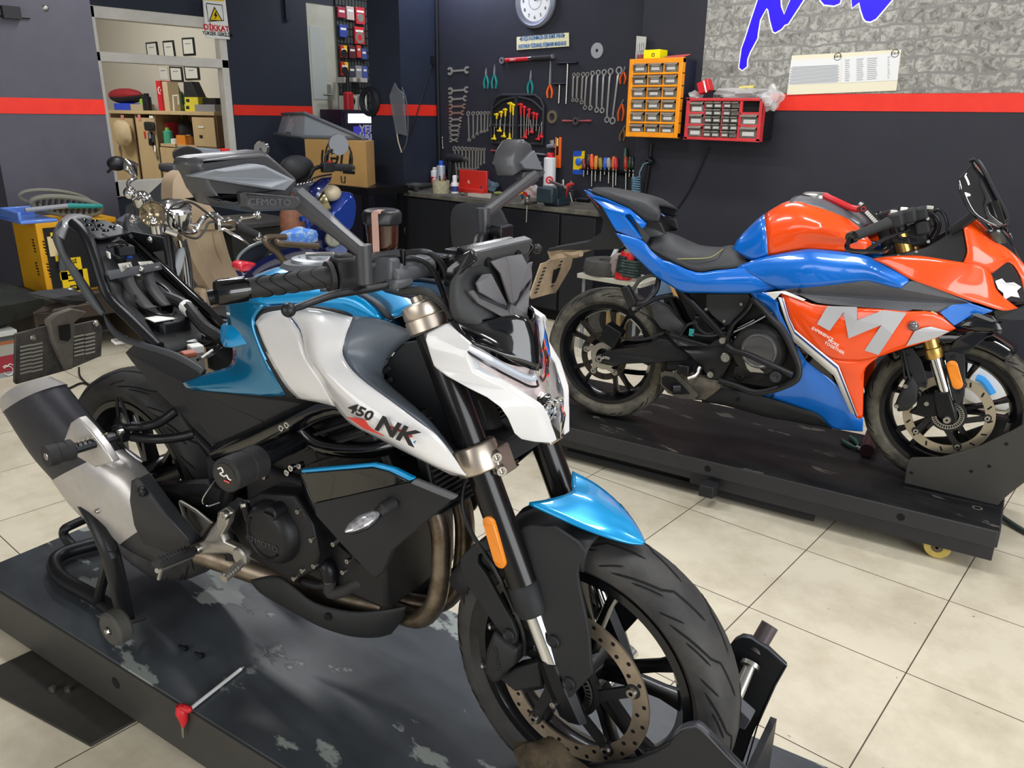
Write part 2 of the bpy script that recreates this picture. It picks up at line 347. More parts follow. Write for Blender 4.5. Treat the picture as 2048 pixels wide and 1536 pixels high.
# second lift
d2=R_(7.97); X2=V((math.cos(d2),math.sin(d2),0)); Y2=V((-math.sin(d2),math.cos(d2),0)); c2=onz(1998,1061,.185); W2=.66
def P2(x,y,z): return c2+X2*x+Y2*y+V((0,0,z-.185))
L2=thing('motorcycle_lift','black oily platform lift on yellow rollers under the orange and blue motorcycle','lift',(0,0,0)); XB=-2.35
MB().box(P2(XB/2,W2/2,.1815),(-XB,W2,.007),ax=(X2,Y2,Z)).build('deck',DK2,L2)
m=MB()
for y in (0,W2): m.box(P2(XB/2,y,.15),(-XB,.012,.064),ax=(X2,Y2,Z))
m.box(P2(0,W2/2,.15),(.012,W2,.064),ax=(X2,Y2,Z)).box(P2(-.55,.03,.09),(1.1,.02,.07),ax=(X2,Y2,Z)).box(P2(-1.6,.03,.1),(1.3,.02,.05),ax=(X2,Y2,Z)); m.build('skirt',SKT2,L2,bev=.003)
MB().add([P2(XB-.35,0,.02),P2(XB,0,.184),P2(XB,W2,.184),P2(XB-.35,W2,.02)],[(0,1,2,3)]).build('ramp',DK2,L2,thick=.006)
MB().tube([P2(-.3,.05,.08),P2(-.85,.05,.055),P2(-1.1,.05,.09)],.012,8,4).tube([P2(-.6,.06,.03),P2(-1.7,.06,.03)],.02,8).build('scissor_bar',BLKM,L2)
RW=mat('yellowed_roller','#c9b25f',.5,noise=.4,nscale=20,col2='#a58c45'); HUBM=mat('dirty_hub','#6a5b49',.5,metal=.4)
for x,y in ((-.17,.06),(-.17,W2-.06)):
    r=MB().lathe([(.016,-.022),(.042,-.022),(.046,-.016),(.046,.016),(.042,.022),(.016,.022)],P2(x,y,.046),-Y2,28).build('roller',RW,L2)
    MB().lathe([(.006,.026),(.012,.026),(.013,.022),(.02,.023),(.022,.02)],P2(x,y,.046),-Y2,20).build('roller_hub',HUBM,r)
for x,z in ((-.3,.148),(-1.02,.15)): MB().lathe([(0,.001),(.013,.001),(.014,0)],P2(x,-.0065,z),-Y2,16).build('side_hole',GRV,L2)
MB().box(P2(-1.0,-.03,.075),(.06,.07,.05),ax=(X2,Y2,Z)).build('socket_bracket',BLKM,L2,bev=.004)
# ---------------------------------------------------------------- wheels
def wheel_axes(fr,st=0):
    a=fr.h+R_(st); return V((math.cos(a),math.sin(a),0)),V((math.sin(a),-math.cos(a),0))
def tyre(par,c,ax,R,w,tm,grooves,name='tyre',seed=1):
    X,Rt=ax; h=w/2; rb=.222
    pr=[(rb,-h*.62),(rb+.012,-h*.74),(R-.052,-h*.97),(R-.036,-h),(R-.022,-h*.93),(R-.011,-h*.74),(R-.004,-h*.45),(R,0)]
    pr=pr+[(r,-y) for r,y in pr[-2::-1]]
    m=MB().lathe(pr,c,Rt,96,x=X); m.mt(1)
    def surf(t,s):  # s -1..1 across the tread
        i=(s+1)/2*10+2; a=int(i); f=i-a; a=min(a,len(pr)-2); r=pr[a][0]*(1-f)+pr[a+1][0]*f; y=pr[a][1]*(1-f)+pr[a+1][1]*f; return r,y
    Zv=V((0,0,1))
    n=grooves
    for k in range(n):
        for sd in (-1,1):
            for path,wd in (([(0,.08),(.5,.22),(.62,.42),(1.25,.9)],.0042),([(.55,.5),(.95,.8)],.0034),([(.15,.55),(.45,.9)],.0034)):
                P=[];NN=[]
                pp=[(a_[0]+(b_[0]-a_[0])*i/7,a_[1]+(b_[1]-a_[1])*i/7) for a_,b_ in zip(path,path[1:]) for i in range(7)]+[path[-1]]
                for t,s in pp:
                    th=(t+k+(.5 if sd>0 else 0))*2*PI/n; r,y=surf(th,s*sd*.8); r1,y1=surf(th,min(.79,s*sd*.8+.02)); r0,y0=surf(th,s*sd*.8-.02)
                    ra=X*math.cos(th)+Zv*math.sin(th); nn=(ra*(y1-y0)-Rt*(r1-r0)); nn=nn if nn.dot(ra)>0 else -nn; nn.normalize(); NN.append(nn)
                    P.append(c+ra*r+Rt*y+nn*.0009)
                vs=[];fs=[]
                for i,p in enumerate(P):
                    d=(P[min(i+1,len(P)-1)]-P[max(i-1,0)]).normalized(); s_=d.cross(NN[i]).normalized()*wd*.5*(1 if 0<i<len(P)-1 else .3); vs+=[p-s_,p+s_]
                for i in range(len(P)-1): fs.append((2*i,2*i+1,2*i+3,2*i+2))
                m.add(vs,fs)
    return m.build(name,[tm,GRV],par)
def rim(par,c,ax,w,mt,N=5,split=.34,rs=.028,hub=.045,name='rim',ph=0.0,Y=False):
    X,Rt=ax; Zv=V((0,0,1)); h=w/2
    o=[(.214,-h),(.23,-h),(.231,-h+.006),(.222,-h+.012),(.214,-h*.5),(.2,-h*.3),(.2,h*.3),(.214,h*.5),(.222,h-.012),(.231,h-.006),(.23,h),(.214,h),(.205,h*.7),(.192,h*.35),(.19,0),(.192,-h*.35),(.205,-h*.7)]
    r=MB().lathe(o,c,Rt,80,x=X,closed=True).build(name,mt,par)
    hb=MB().lathe([(.02,-.055),(hub,-.05),(hub,.05),(.02,.055)],c,Rt,28).build('hub',mt,r)
    for k in range(N):
        a0=2*PI*k/N+ph
        m=MB()
        for sg in (-1,1):
            def pt(rad,an,y): return c+X*(rad*math.cos(an))+Zv*(rad*math.sin(an))+Rt*y
            a1=a0+sg*split*.35*(0 if Y else 1); a2=a0+sg*split
            S=[]
            for t,hw,th in ((0,.016,.02),(.35,.011,.017),(.75,.0095,.016),(1,.013,.022)):
                rad=.035+(.196-.035)*t; an=a1+(a2-a1)*(t**.8 if not Y else max(0,(t-.3)/.7)); p=pt(rad,an,0); e=(X*(-math.sin(an))+Zv*math.cos(an)); S.append([p+e*hw*.55+Rt*th,p+e*hw,p+e*hw*.6-Rt*th,p-e*hw*.6-Rt*th,p-e*hw,p-e*hw*.55+Rt*th])
            m.loft(S)
        m.build('spoke',mt,r,ang=40)
    return r
def disc(par,c,ax,ro,ri,nh,mt,y,slots=False,arms=5,cm=None,name='brake_disc',ph=0):
    X,Rt=ax; Zv=V((0,0,1)); o=c+Rt*y
    m=MB().lathe([(ri,-.0025),(ro,-.0025),(ro,.0025),(ri,.0025)],o,Rt,96,x=X,closed=True); m.mt(1)
    def pt(r,a,yy): return o+X*(r*math.cos(a))+Zv*(r*math.sin(a))+Rt*yy
    for k in range(nh):
        a=2*PI*k/nh
        for rr,da in ((.5,0),) if slots else ((.3,0),(.72,.5)):
            r=ri+(ro-ri)*rr; aa=a+da*2*PI/nh
            if slots:
                d=(X*math.cos(aa+.5)+Zv*math.sin(aa+.5)); e=Rt.cross(d); p=pt(r,aa,.003); m.add([p+d*.009+e*.003,p+d*.009-e*.003,p-d*.009-e*.003,p-d*.009+e*.003],[(0,1,2,3)])
            else: m.lathe([(0,0),(.0042,0)],pt(r,aa,.003),Rt,10)
    dd=m.build(name,[mt,GRV],par)
    cr=MB(); cr.lathe([(.036,-.006),(.062,-.006),(.062,.006),(.036,.006)],o,Rt,48,closed=True)
    for k in range(arms):
        a=2*PI*k/arms+ph; e=(X*(-math.sin(a))+Zv*math.cos(a)); p0=pt(.055,a-.35,0);p1=pt(ri+.006,a,0); f=(p1-p0).normalized(); g=f.cross(Rt)
        cr.box((p0+p1)/2,((p1-p0).length,.02,.008),ax=(f,g,Rt)); cr.lathe([(0,.005),(.014,.005),(.016,-.004)],p1,Rt,16)
    c_=cr.build('disc_carrier',cm or BLK,dd)
    for k in range(arms):
        a=2*PI*k/arms+ph
        MB().lathe([(.004,.012),(.009,.012),(.011,.006),(.011,.004)],pt(ri+.006,a,0),Rt,14).build('disc_bolt',STL,dd)
    return dd
def abs_ring(par,c,ax,y,r=.05,n=36):
    X,Rt=ax; Zv=V((0,0,1)); o=c+Rt*y; m=MB().lathe([(r-.002,-.001),(r+.001,-.001),(r+.001,.001),(r-.002,.001)],o,Rt,60,closed=True).lathe([(r-.015,-.001),(r-.012,-.001),(r-.012,.001),(r-.015,.001)],o,Rt,60,closed=True)
    for k in range(n):
        a=2*PI*k/n; d=X*math.cos(a)+Zv*math.sin(a); m.box(o+d*(r-.007),(.012,.003,.002),ax=(d,Rt.cross(d),Rt))
    return m.build('abs_ring',STL,par)
K1=thing('motorcycle','white and teal naked motorcycle with its seat removed, on the near lift','motorcycle',B1.L(0,0,0),B1.h)
K2=thing('motorcycle','orange and blue fully faired sport motorcycle on the far lift','motorcycle',B2.L(0,0,0),B2.h)
RIMB=mat('black_rim','#101114',.3,metal=.3,coat=.3)
F1=B1.L(0,0,.3); G1=B1.L(-1.37,0,.345); AX1f=wheel_axes(B1,-1); AX1=wheel_axes(B1)
t=tyre(K1,F1,AX1f,.298,.12,TYR,13,'front_tyre'); rim(K1,F1,AX1f,.095,RIMB,5,.2,name='front_rim',ph=.25)
DK=disc(K1,F1,AX1f,.16,.128,22,DISC,.068,ph=.35); abs_ring(K1,F1,AX1f,.078)
tyre(K1,G1,AX1,.31,.15,TYR,11,'rear_tyre'); rim(K1,G1,AX1,.115,RIMB,5,.2,name='rear_rim',ph=.6)
F2=B2.L(0,0,.3); G2=B2.L(-1.37,0,.3); AX2=wheel_axes(B2)
tyre(K2,F2,AX2,.295,.115,TYRD,12,'front_tyre'); rim(K2,F2,AX2,.09,RIMB,5,.2,name='front_rim',ph=.2)
disc(K2,F2,AX2,.15,.118,16,mat('disc_steel_grey','#b3a892',.4,metal=.8),.066,slots=True,ph=.1); abs_ring(K2,F2,AX2,.076,.052)
tyre(K2,G2,AX2,.2985,.14,TYRD,11,'rear_tyre'); rim(K2,G2,AX2,.105,RIMB,5,.2,name='rear_rim',ph=.1)
disc(K2,G2,AX2,.11,.082,12,mat('disc_dark','#3a342e',.4,metal=.7),.07,slots=True,cm=STL,ph=.4)
# ---------------------------------------------------------------- the white and teal naked motorcycle
fr=B1; K=K1; U=B1.U; Rt=B1.R; Xf=B1.X; Zu=V((0,0,1))
def both(m,name,mt,par=None,mirror=True,**k):
    par=par or K; o=m.build(name,mt,par,**k)
    if mirror: m.mirrored(fr).build(name,mt,par,**k)
    return o
def panel(name,pts,mt,t=.006,k=1,dome=0,inset=.15,mirror=True,bev=.0025,par=None):
    return both(MB().plate(fr.us(pts),-fr.R*t,k,dome,inset),name,mt,par,mirror,bev=bev)
def skin(name,rows,mt,t=.005,ku=4,kv=4,mirror=True,par=None,mid=False,sub=0):
    """smooth skin through rows of (u,v,lat); mid=True rows run from the right edge to the centre plane and are completed to the left"""
    R=[fr.us(r) for r in rows]
    if mid: R=[r+[fr.mir(p) for p in r[-2::-1]] for r in R]; mirror=False
    return both(MB().patch(R,ku,kv),name,mt,par,mirror,thick=t,off=0)
def rod(name,pts,r,mt,n=10,k=4,mirror=False,par=None,label=None):
    return both(MB().tube(fr.us(pts),r,n,k),name,mt,par,mirror,label=label)
def bolt(pts,r=.006,mt=None,par=None,name='bolt',h=.006,mirror=False):
    for u,v,l in pts:
        p=fr.U(u,v,l); both(MB().lathe([(0,h*.6),(r*.45,h*.6),(r*.5,h),(r*.9,h),(r,h*.6),(r,-h)],p,fr.R,12),name,mt or STL,par,mirror)
# --- fork
ft=fr.L(-.31,.105,.99); fb=fr.L(.005,.105,.305); fd=(fb-ft).normalized()
def fk(t): return ft+(fb-ft)*t
both(MB().cyl(fk(.03),fk(.735),.0285,n=24),'fork_tube',mat('fork_black','#1b1918',.28,metal=.5,coat=.3))
both(MB().cyl(fk(.70),fk(.93),.0205,n=24),'fork_slider',CHR)
both(MB().lathe([(.0285,0),(.031,.004),(.031,.05),(.029,.06)],fk(.70),fd,24),'fork_seal',BLKM)
both(MB().lathe([(0,-.022),(.014,-.022),(.015,-.012),(.03,-.01),(.037,-.006),(.038,.012),(.036,.016),(.0385,.018),(.0385,.04),(.034,.044)],fk(0.0),fd,32),'fork_cap',TIT)
cp=both(MB().lathe([(.0285,-.026),(.041,-.026),(.043,-.02),(.043,.02),(.041,.026),(.0285,.026)],fk(.375),fd,32).box(fk(.375)+Xf*.034-Rt*.02,(.03,.05,.05),ax=(Xf,Rt,fd)),'fork_clamp',TIT,bev=.003)
for z in (-.013,.013): both(MB().lathe([(.003,.002),(.006,.008),(.009,.008),(.011,.002),(.011,-.003)],fk(.375)+fd*z+Xf*.046+Rt*.0,Xf*.75+Rt*.6,16),'clamp_bolt',STL,cp,mirror=False)
MB().box(fk(.375)-Rt*.105,(.07,.16,.04),ax=(Xf,Rt,fd)).box(fk(.05)-Rt*.105,(.06,.17,.022),ax=(Xf,Rt,fd)).cyl(fk(.02)-Rt*.105-Xf*.04,fk(.4)-Rt*.105-Xf*.05,.034).build('steering_stem',BLKM,K,bev=.004)
both(MB().loft([[fk(.9)+Xf*a*.026+Rt*b*.026 for a,b in ((1,0),(.7,.7),(0,1),(-.7,.7),(-1,0),(-.7,-.7),(0,-1),(.7,-.7))],[fk(.97)+Xf*a*.03+Rt*b*.026 for a,b in ((1,0),(.7,.7),(0,1),(-.7,.7),(-1,0),(-.7,-.7),(0,-1),(.7,-.7))],[fk(1.06)+Xf*a*.03+Rt*b*.016 for a,b in ((1,0),(.7,.7),(0,1),(-.7,.7),(-1,0),(-.7,-.7),(0,-1),(.7,-.7))]]),'fork_foot',MBK)
MB().cyl(F1-Rt*.12,F1+Rt*.118,.014).lathe([(.006,.0),(.011,.0),(.0135,-.004),(.0135,-.02)],F1+Rt*.12,Rt,6).build('axle',STL,K)
bolt([(1108,1408,.118)],.007)
# caliper
m=MB().plate(fr.us([(973,1300,.125),(987,1262,.125),(1012,1284,.125),(1034,1300,.125),(1030,1330,.125),(1010,1345,.125),(1000,1362,.125),(984,1366,.125),(970,1346,.125)]),-Rt*.075,1,.006,.2)
m.plate(fr.us([(995,1355,.1),(1030,1335,.1),(1075,1325,.1),(1085,1375,.1),(1060,1378,.1),(1030,1384,.1)]),-Rt*.03)
cal=m.build('brake_caliper',BLKM,K,bev=.004)
for u,v in ((976,1254),(961,1332)): p=U(u,v,.1); MB().lathe([(0,.0),(.005,0),(.0075,-.003),(.0075,-.022)],p,(Xf*-.6+Rt*.7),8).build('caliper_bolt',STL,cal)
text('CFMOTO',.013,U(992,1318,.133),Xf*.2-Zu+Rt*.0,Xf,mat('cast_lettering','#2f3033',.5),'lettering',cal)
# --- front mudguard
def arc(r,a,l): a=R_(a); return F1+Xf*(r*math.sin(a))+Zu*(r*math.cos(a))+Rt*l
sec=((.262,.088),(.29,.09),(.31,.078),(.317,.05),(.321,0))
def row(a,g=1,d=0): return [arc(.3+(r-.3)*g-d,a,l) for r,l in sec]
rows=[row(a) for a in (-64,-50,-35,-20,-8,0,5)]
R=[r+[fr.mir(p) for p in r[-2::-1]] for r in rows]
mg=MB().patch(R,3,2).build('front_mudguard',BLKM,K,thick=.004)
sp=[(1016,1082,.094),(1026,1112,.097),(1039,1157,.1),(1064,1236,.112),(1093,1324,.118),(1124,1394,.12),(1141,1396,.12),(1185,1348,.118),(1181,1321,.116),(1178,1270,.112),(1168,1219,.108),(1158,1174,.1),(1155,1150,.097),(1158,1131,.094),(1168,1117,.091),(1172,1106,.088),(1156,1086,.088),(1110,1055,.088),(1060,1050,.088),(1030,1062,.091)]
both(MB().plate(fr.us(sp),-Rt*.008,1),'mudguard_side',BLKM,mg,bev=.002)
rp=[(928,1161,.1),(920,1137,.1),(921,1115,.098),(945,1090,.093),(975,1075,.09),(990,1095,.092),(956,1110,.1),(954,1126,.103),(971,1148,.106),(996,1194,.112),(1023,1242,.118),(1033,1270,.12),(1032,1286,.12),(1022,1291,.12),(1010,1282,.119),(985,1245,.114),(958,1205,.108)]
both(MB().plate(fr.us(rp),-Rt*.01,1),'mudguard_stay',BLKM,mg,bev=.002)
for p in ((1106,1284,.118),(1137,1368,.122),(1017,1271,.122)): MB().lathe([(0,-.001),(.008,-.001),(.011,.003),(.013,.001),(.013,-.004)],U(*p),Rt,18).build('screw_boss',BLKM,mg)
# teal beak
ed=[(1058,1007,.08),(1106,1030,.077),(1160,1055,.066),(1214,1075,.046),(1256,1087,.024),(1285,1090,.004)]
mdl=[(1100,1000,.04),(1143,1016,.04),(1185,1037,.034),(1230,1060,.024),(1265,1080,.012),(1286,1088,.002)]
rd=[(1142,986,0),(1178,1000,0),(1218,1028,0),(1252,1058,0),(1274,1076,0),(1287,1087,0)]
skin('mudguard_beak',[list(q) for q in zip(ed,mdl,rd)],TEAL,.006,3,4,mid=True,par=mg)
# amber reflector
p0=U(977,1047,.138); p1=U(999,1124,.138); d=(p1-p0).normalized(); e=d.cross(Rt)
pts=[p0+(-d*math.cos(a)+e*math.sin(a))*.0125 for a in [R_(x) for x in range(-90,91,18)]]+[p1+(d*math.cos(a)-e*math.sin(a))*.0125 for a in [R_(x) for x in range(-90,91,18)]]
o=MB().plate([p-Rt*.005 for p in pts],-Rt*.006).build('reflector_base',BLK,K); MB().plate(pts,-Rt*.006,1,.002,.12).build('reflector_lens',AMB,o)
# --- headlight
cw=[(892,647,.125),(853,666,.148),(850,678,.15),(858,705,.152),(867,732,.15),(891,750,.146),(940,777,.135),(978,796,.122),(1009,819,.105),(1025,842,.09),(1041,879,.07),(1072,885,.052),(1104,887,.032),(1089,842,.045),(1076,818,.056),(1069,811,.061),(1010,773,.095),(948,739,.122),(930,698,.13),(941,688,.125),(915,665,.122)]
both(MB().plate(fr.us(cw),-Rt*.02,1,.007,.13),'headlight_cowl',WHT,bev=.003)
# shaded lower fold of the cowl
hl=[[(941,684,.121),(985,702,.088),(1030,726,.045),(1064,738,.018),(1076,737,0)],[(931,699,.126),(985,731,.095),(1040,758,.045),(1066,768,.018),(1079,768,0)],[(948,739,.12),(1000,772,.092),(1050,800,.055),(1082,803,.022),(1099,796,0)],[(1010,774,.093),(1040,797,.072),(1074,820,.045),(1098,820,.02),(1112,815,0)],[(1069,811,.06),(1083,830,.048),(1098,842,.03),(1112,845,.014),(1121,842,0)],[(1089,843,.044),(1098,862,.033),(1106,874,.022),(1114,878,.01),(1122,876,0)]]
def sh(rows,dx): return [[fr.U(*p)-Xf*dx for p in r] for r in rows]
def mid(R): return [r+[fr.mir(p) for p in r[-2::-1]] for r in R]
hlm=MB().patch(mid(sh(hl,0)),4,4).build('headlight_lens',mat('headlight_glass','#eef2f8',.02,trans=1,ior=1.15),K)
MB().patch(mid(sh(hl,.022)),2,2).build('headlight_reflector',mat('headlight_reflector','#fbeae3',.4,metal=0,noise=.5,nscale=30,col2='#d8bdb5',stretch=(1,1,3)),hlm)
DRL=mat('light_bar_white','#eef0f4',.12,metal=.4)
dr=[fr.U(*p)-Xf*.008 for p in ((936,693,.124),(985,718,.09),(1032,744,.047),(1062,757,.016),(1078,757,0))]; dr=dr+[fr.mir(p) for p in dr[-2::-1]]
MB().tube(dr,.007,8,3).build('light_bar',DRL,hlm)
dr=[fr.U(*p)-Xf*.002 for p in ((934,702,.126),(985,734,.094),(1040,762,.044),(1064,772,.016),(1079,772,0))]; dr=dr+[fr.mir(p) for p in dr[-2::-1]]
MB().tube(dr,.0022,6,3).build('light_bar_edge',GLB,hlm)
pj=fr.U(1104,842,.018)-Xf*.012
MB().plate([fr.U(*p)-Xf*.012 for p in ((1095,800,.03),(1112,790,0),(1118,815,-.02),(1121,870,-.025),(1108,872,.02),(1096,850,.035))],-Xf*.01).build('projector_housing',GLB,hlm)
for l in (.018,-.018):
    o=MB().ell(fr.L(-.105,l,.81),(.013,.016,.016),ax=(Xf,Rt,Zu)).build('projector_lens',mat('projector_glass','#dfe8f0',.02,metal=.9),hlm)
    MB().lathe([(.017,0),(.021,.002),(.021,.008),(.017,.008)],fr.L(-.102,l,.81),Xf,24).build('projector_ring',CHR,hlm)
# black deck over the lens and the grey meter cowl
bd=[[(893,640,.118),(960,640,.07),(1030,630,.03),(1062,640,0)],[(915,664,.119),(975,672,.07),(1040,672,.03),(1072,680,0)],[(943,686,.12),(990,703,.085),(1038,729,.04),(1070,741,.012),(1078,738,0)]]
skin('headlight_deck',bd,GLB,.004,4,4,mid=True)
mr=[[(936,508,.098),(975,502,.05),(1003,497,0)],[(915,545,.115),(962,545,.06),(1010,540,0)],[(900,572,.122),(957,580,.066),(1014,585,0)],[(905,634,.115),(965,635,.066),(1020,625,0)],[(952,662,.07),(1000,665,.04),(1034,662,0)],[(1030,690,.018),(1042,694,.009),(1050,694,0)]]
mc=skin('meter_cowl',mr,mat('meter_cowl_plastic','#2e2f31',.5,bump=.15,bscale=500),.004,3,3,mid=True)
def ex(p,dx): return fr.U(*p)+Xf*dx
def facets(name,polys,mt,dx,th=.005,par=mc):
    for s in (0,1):
        m=MB()
        for P in polys:
            q=[ex(p,dx) for p in P]; q=[fr.mir(x) for x in q] if s else q
            m.plate(q,-Xf*th)
        m.build(name,mt,par,bev=.0012)
GC=mat('windshield_grey','#5b5a5c',.5,bump=.15,bscale=500)
facets('windshield_blade',[[(971,522,.05),(1002,512,0),(1012,558,0),(1014,607,0),(1010,603,.012),(991,545,.044)]],GC,.012)
facets('windshield_wing',[[(949,566,.088),(962,549,.08),(978,547,.06),(1006,601,.013),(1009,612,.006),(1000,610,.016),(955,584,.085)]],mat('windshield_side_grey','#66656a',.5,bump=.15,bscale=500),.006)
facets('cowl_lip',[[(931,583,.1),(940,579,.095),(952,596,.085),(1008,620,.014),(1014,606,0),(1032,655,0),(1051,692,0),(1046,695,.006),(1012,640,.03),(950,606,.085)]],GC,.008)
text('NK',.018,ex((1030,648,.0),.016),-Rt,Zu*.6-Xf*.6,mat('cowl_lettering','#3b3b3e',.4),'lettering',mc,shear=.2)
# instrument bar
a=U(938,516,.092); b=fr.mir(a); dd=(b-a).normalized(); up=Zu*.8+Xf*.25; up.normalize(); fw=dd.cross(up)
ib=MB().box((a+b)/2,((b-a).length,.03,.022),ax=(dd,up,fw)).build('instrument_panel',mat('instrument_grey','#3d3e41',.38,coat=.2),K,bev=.004)
MB().box((a+b)/2-fw*.02*(1 if fw.dot(Xf)>0 else -1)-up*.02,((b-a).length*.9,.05,.03),ax=(dd,up,fw)).build('display_housing',GLB,ib,bev=.003)
for l in (.05,-.045): MB().lathe([(0,0),(.006,0),(.008,.002),(.008,-.004)],fr.L(-.205,l,1.075),Xf+Zu*.3,14).build('panel_screw',GRV,ib)
panel('meter_side',[(885,566,.118),(893,535,.115),(925,508,.1),(941,500,.095),(949,522,.1),(925,540,.112),(900,572,.12),(905,632,.115),(893,600,.118)],GLB,.012)
# --- handlebar
bar=[(-.335,0,1.055),(-.335,.09,1.06),(-.37,.16,1.075),(-.40,.235,1.062),(-.50,.40,1.036)]
bp=[fr.L(*p) for p in bar]; bp=[fr.mir(p) for p in bp[:0:-1]]+bp
hb=MB().tube(bp,.0125,12,4).build('handlebar',MBK,K)
g0=U(664,553,.235); g1=U(497,577,.36); ge=U(424,593,.41)
gd=(g1-g0).normalized()
for s in (0,1):
    f=(lambda p:fr.mir(p)) if s else (lambda p:p)
    G=MB().tube([f(g0+gd*.004),f(g0+gd*.01),f(g0+gd*.05),f(g0+(g1-g0)*.5),f(g1)],[.021,.0175,.0175,.0165,.0165],20); G.mt(1)
    for i in range(5):
        c0=g0+(g1-g0)*(.2+.16*i); bx0,by0=basis(gd)
        G.tube([f(c0+gd*(.012*math.sin(a*2))+bx0*(.0172*math.cos(a))+by0*(.0172*math.sin(a))) for a in [2*PI*j/20 for j in range(20)]],.0009,5,closed=True)
    G.build('grip',[RUB,GRV],hb)
    MB().tube([f(g1),f(g1+gd*.004),f(g1+gd*.005),f(g1+gd*.045),f(g1+gd*.05)],[.0165,.0165,.0205,.0205,.018],24).build('bar_end_weight',GLB,hb)
    MB().tube([f(g0-gd*.0),f(g0+gd*.008)],.026,20).build('grip_flange',RUB,hb)
    MB().box(f(g0-gd*.024+Zu*.002),(.04,.05,.058),ax=(gd if not s else V((-gd.x,gd.y,gd.z)) and f(g0+gd)-f(g0),Zu.cross(f(g0+gd)-f(g0)).normalized(),Zu)).box(f(g0-gd*.022+Zu*.03),(.028,.03,.012),ax=(f(g0+gd)-f(g0),Zu.cross(f(g0+gd)-f(g0)).normalized(),Zu)).build('switch_housing',BLKM,hb,bev=.006)
    lv=[U(*p) for p in ((803,567,.15),(770,571,.18),(739,577,.215),(691,585,.265),(662,591,.29),(630,602,.32),(604,612,.345),(585,618,.36))]
    MB().tube([f(p) for p in lv],[.0085,.009,.0095,.009,.0085,.008,.0075,.007],12,3,sq=.75).ell(f(U(577,620,.366)),.0115).build('brake_lever' if not s else 'clutch_lever',BLK,hb)
MB().box(U(672,524,.2)+Zu*.0,(.022,.016,.01),ax=(Xf,Rt,Zu)).build('kill_switch',RED,hb,bev=.002)
# master cylinder, reservoir
mcx=MB().box(fr.L(-.335,.105,1.058),(.04,.1,.034),ax=(Xf,Rt,Zu)).cyl(fr.L(-.325,.06,1.058),fr.L(-.325,.17,1.052),.016).box(fr.L(-.345,.16,1.06),(.05,.03,.05),ax=(Xf,Rt,Zu)).box(fr.L(-.32,.155,1.042),(.03,.05,.016),ax=(Xf,Rt,Zu)).build('brake_master_cylinder',GRYP,K,bev=.006)
rc=U(765,463,.135)
rv=MB().lathe([(0,-.03),(.022,-.03),(.026,-.025),(.0285,.016),(0,.016)],rc,Zu,28).build('brake_fluid_reservoir',mat('amber_fluid','#3b1f14',.12,coat=.6),K)
MB().lathe([(.0285,.012),(.033,.014),(.034,.03),(.031,.036),(.025,.038),(0,.037)],rc,Zu,10).build('reservoir_cap',BLK,rv,bev=.002)
MB().box(rc+Rt*.031+Xf*.012,(.011,.003,.07),ax=((Xf*.92-Rt*.36),(Rt*.92+Xf*.36),Zu)).box(rc+Rt*.018+Xf*.01+Zu*.036,(.012,.026,.004),ax=((Xf*.92-Rt*.36),(Rt*.92+Xf*.36),Zu)).build('reservoir_strap',mat('pink_brown_strap','#c39a8c',.5),rv)
MB().cyl(rc-Zu*.03,rc-Zu*.075-Rt*.01,.008).lathe([(.005,-.012),(.012,-.012),(.012,.012),(.005,.012)],rc-Zu*.03+Rt*.015-Xf*.01,Rt,16).build('reservoir_bracket',MBK,rv)
both(MB().box(fr.L(-.335,.035,1.052),(.05,.03,.045),ax=(Xf,Rt,Zu)),'bar_clamp',MBK,bev=.006)
MB().cyl(fr.L(-.36,-.24,1.06),fr.L(-.36,-.2,1.065),.022).box(fr.L(-.355,-.215,1.085),(.03,.05,.03),ax=(Xf,Rt,Zu)).build('clutch_perch',MBK,K,bev=.005)
# mirrors
MX=-.42
def A(u,v,dx=0): return fr.AX(u,v,MX+dx)
MG=mat('mirror_plastic','#39393b',.4,coat=.15,bump=.1,bscale=600); MG2=mat('mirror_insert_grey','#8c9097',.5,metal=.2,bump=.2,bscale=900)
ho=[A(371,326),(A(377,316)),A(395,311),A(450,306),A(516,300),A(531,305),A(560,330),A(592,358),A(592,364),A(584,378),A(578,400),A(565,420),A(500,424),A(440,413),A(420,408),A(398,378),A(386,350)]
hm=MB().plate(ho,-Xf*.03,1,.012,.12); mir=hm.build('mirror_housing',MG,K,bev=.003)
MB().plate([A(388,353,.016),A(428,340,.03),A(514,328,.034),A(530,331,.034),A(591,361,.014),A(571,381,.02),A(545,379,.03)],-Xf*.022,1,.004,.2).build('mirror_insert',MG2,mir,bev=.002)
MB().plate([A(480,388,.02),A(492,384,.03),A(596,393,.03),A(603,402,.03),A(601,410,.03),A(590,420,.028),A(505,423,.024),A(484,412,.02)],-Xf*.03,1,.006,.12).build('mirror_foot',MG,mir,bev=.002)
text('CFMOTO',.0135,A(540,405,.04),A(590,405,.04)-A(490,403,.04),Zu,mat('grey_lettering','#55565a',.4),'lettering',mir,sx=1.4)
MB().plate([A(380,330,-.033),A(514,308,-.033),A(585,365,-.033),A(560,412,-.033),A(425,400,-.033)],-Xf*.002).build('mirror_glass',mat('mirror_glass','#cfd4da',.03,metal=1),mir)
ja=A(604,402,.02); jb=U(727,505,.235); dv=(jb-ja).normalized()
MB().tube([ja-dv*.012,ja.lerp(jb,.12),ja.lerp(jb,.6),ja.lerp(jb,.97)],[.017,.017,.013,.012],10).tube([ja.lerp(jb,.95),jb+V((0,0,.012)),jb-Zu*.05],[.0125,.014,.0125],12).build('mirror_arm',MG,K)
def LM(u,v,d=0): return U(u,v,-.33-(u-1018)*.0016)+Xf*d
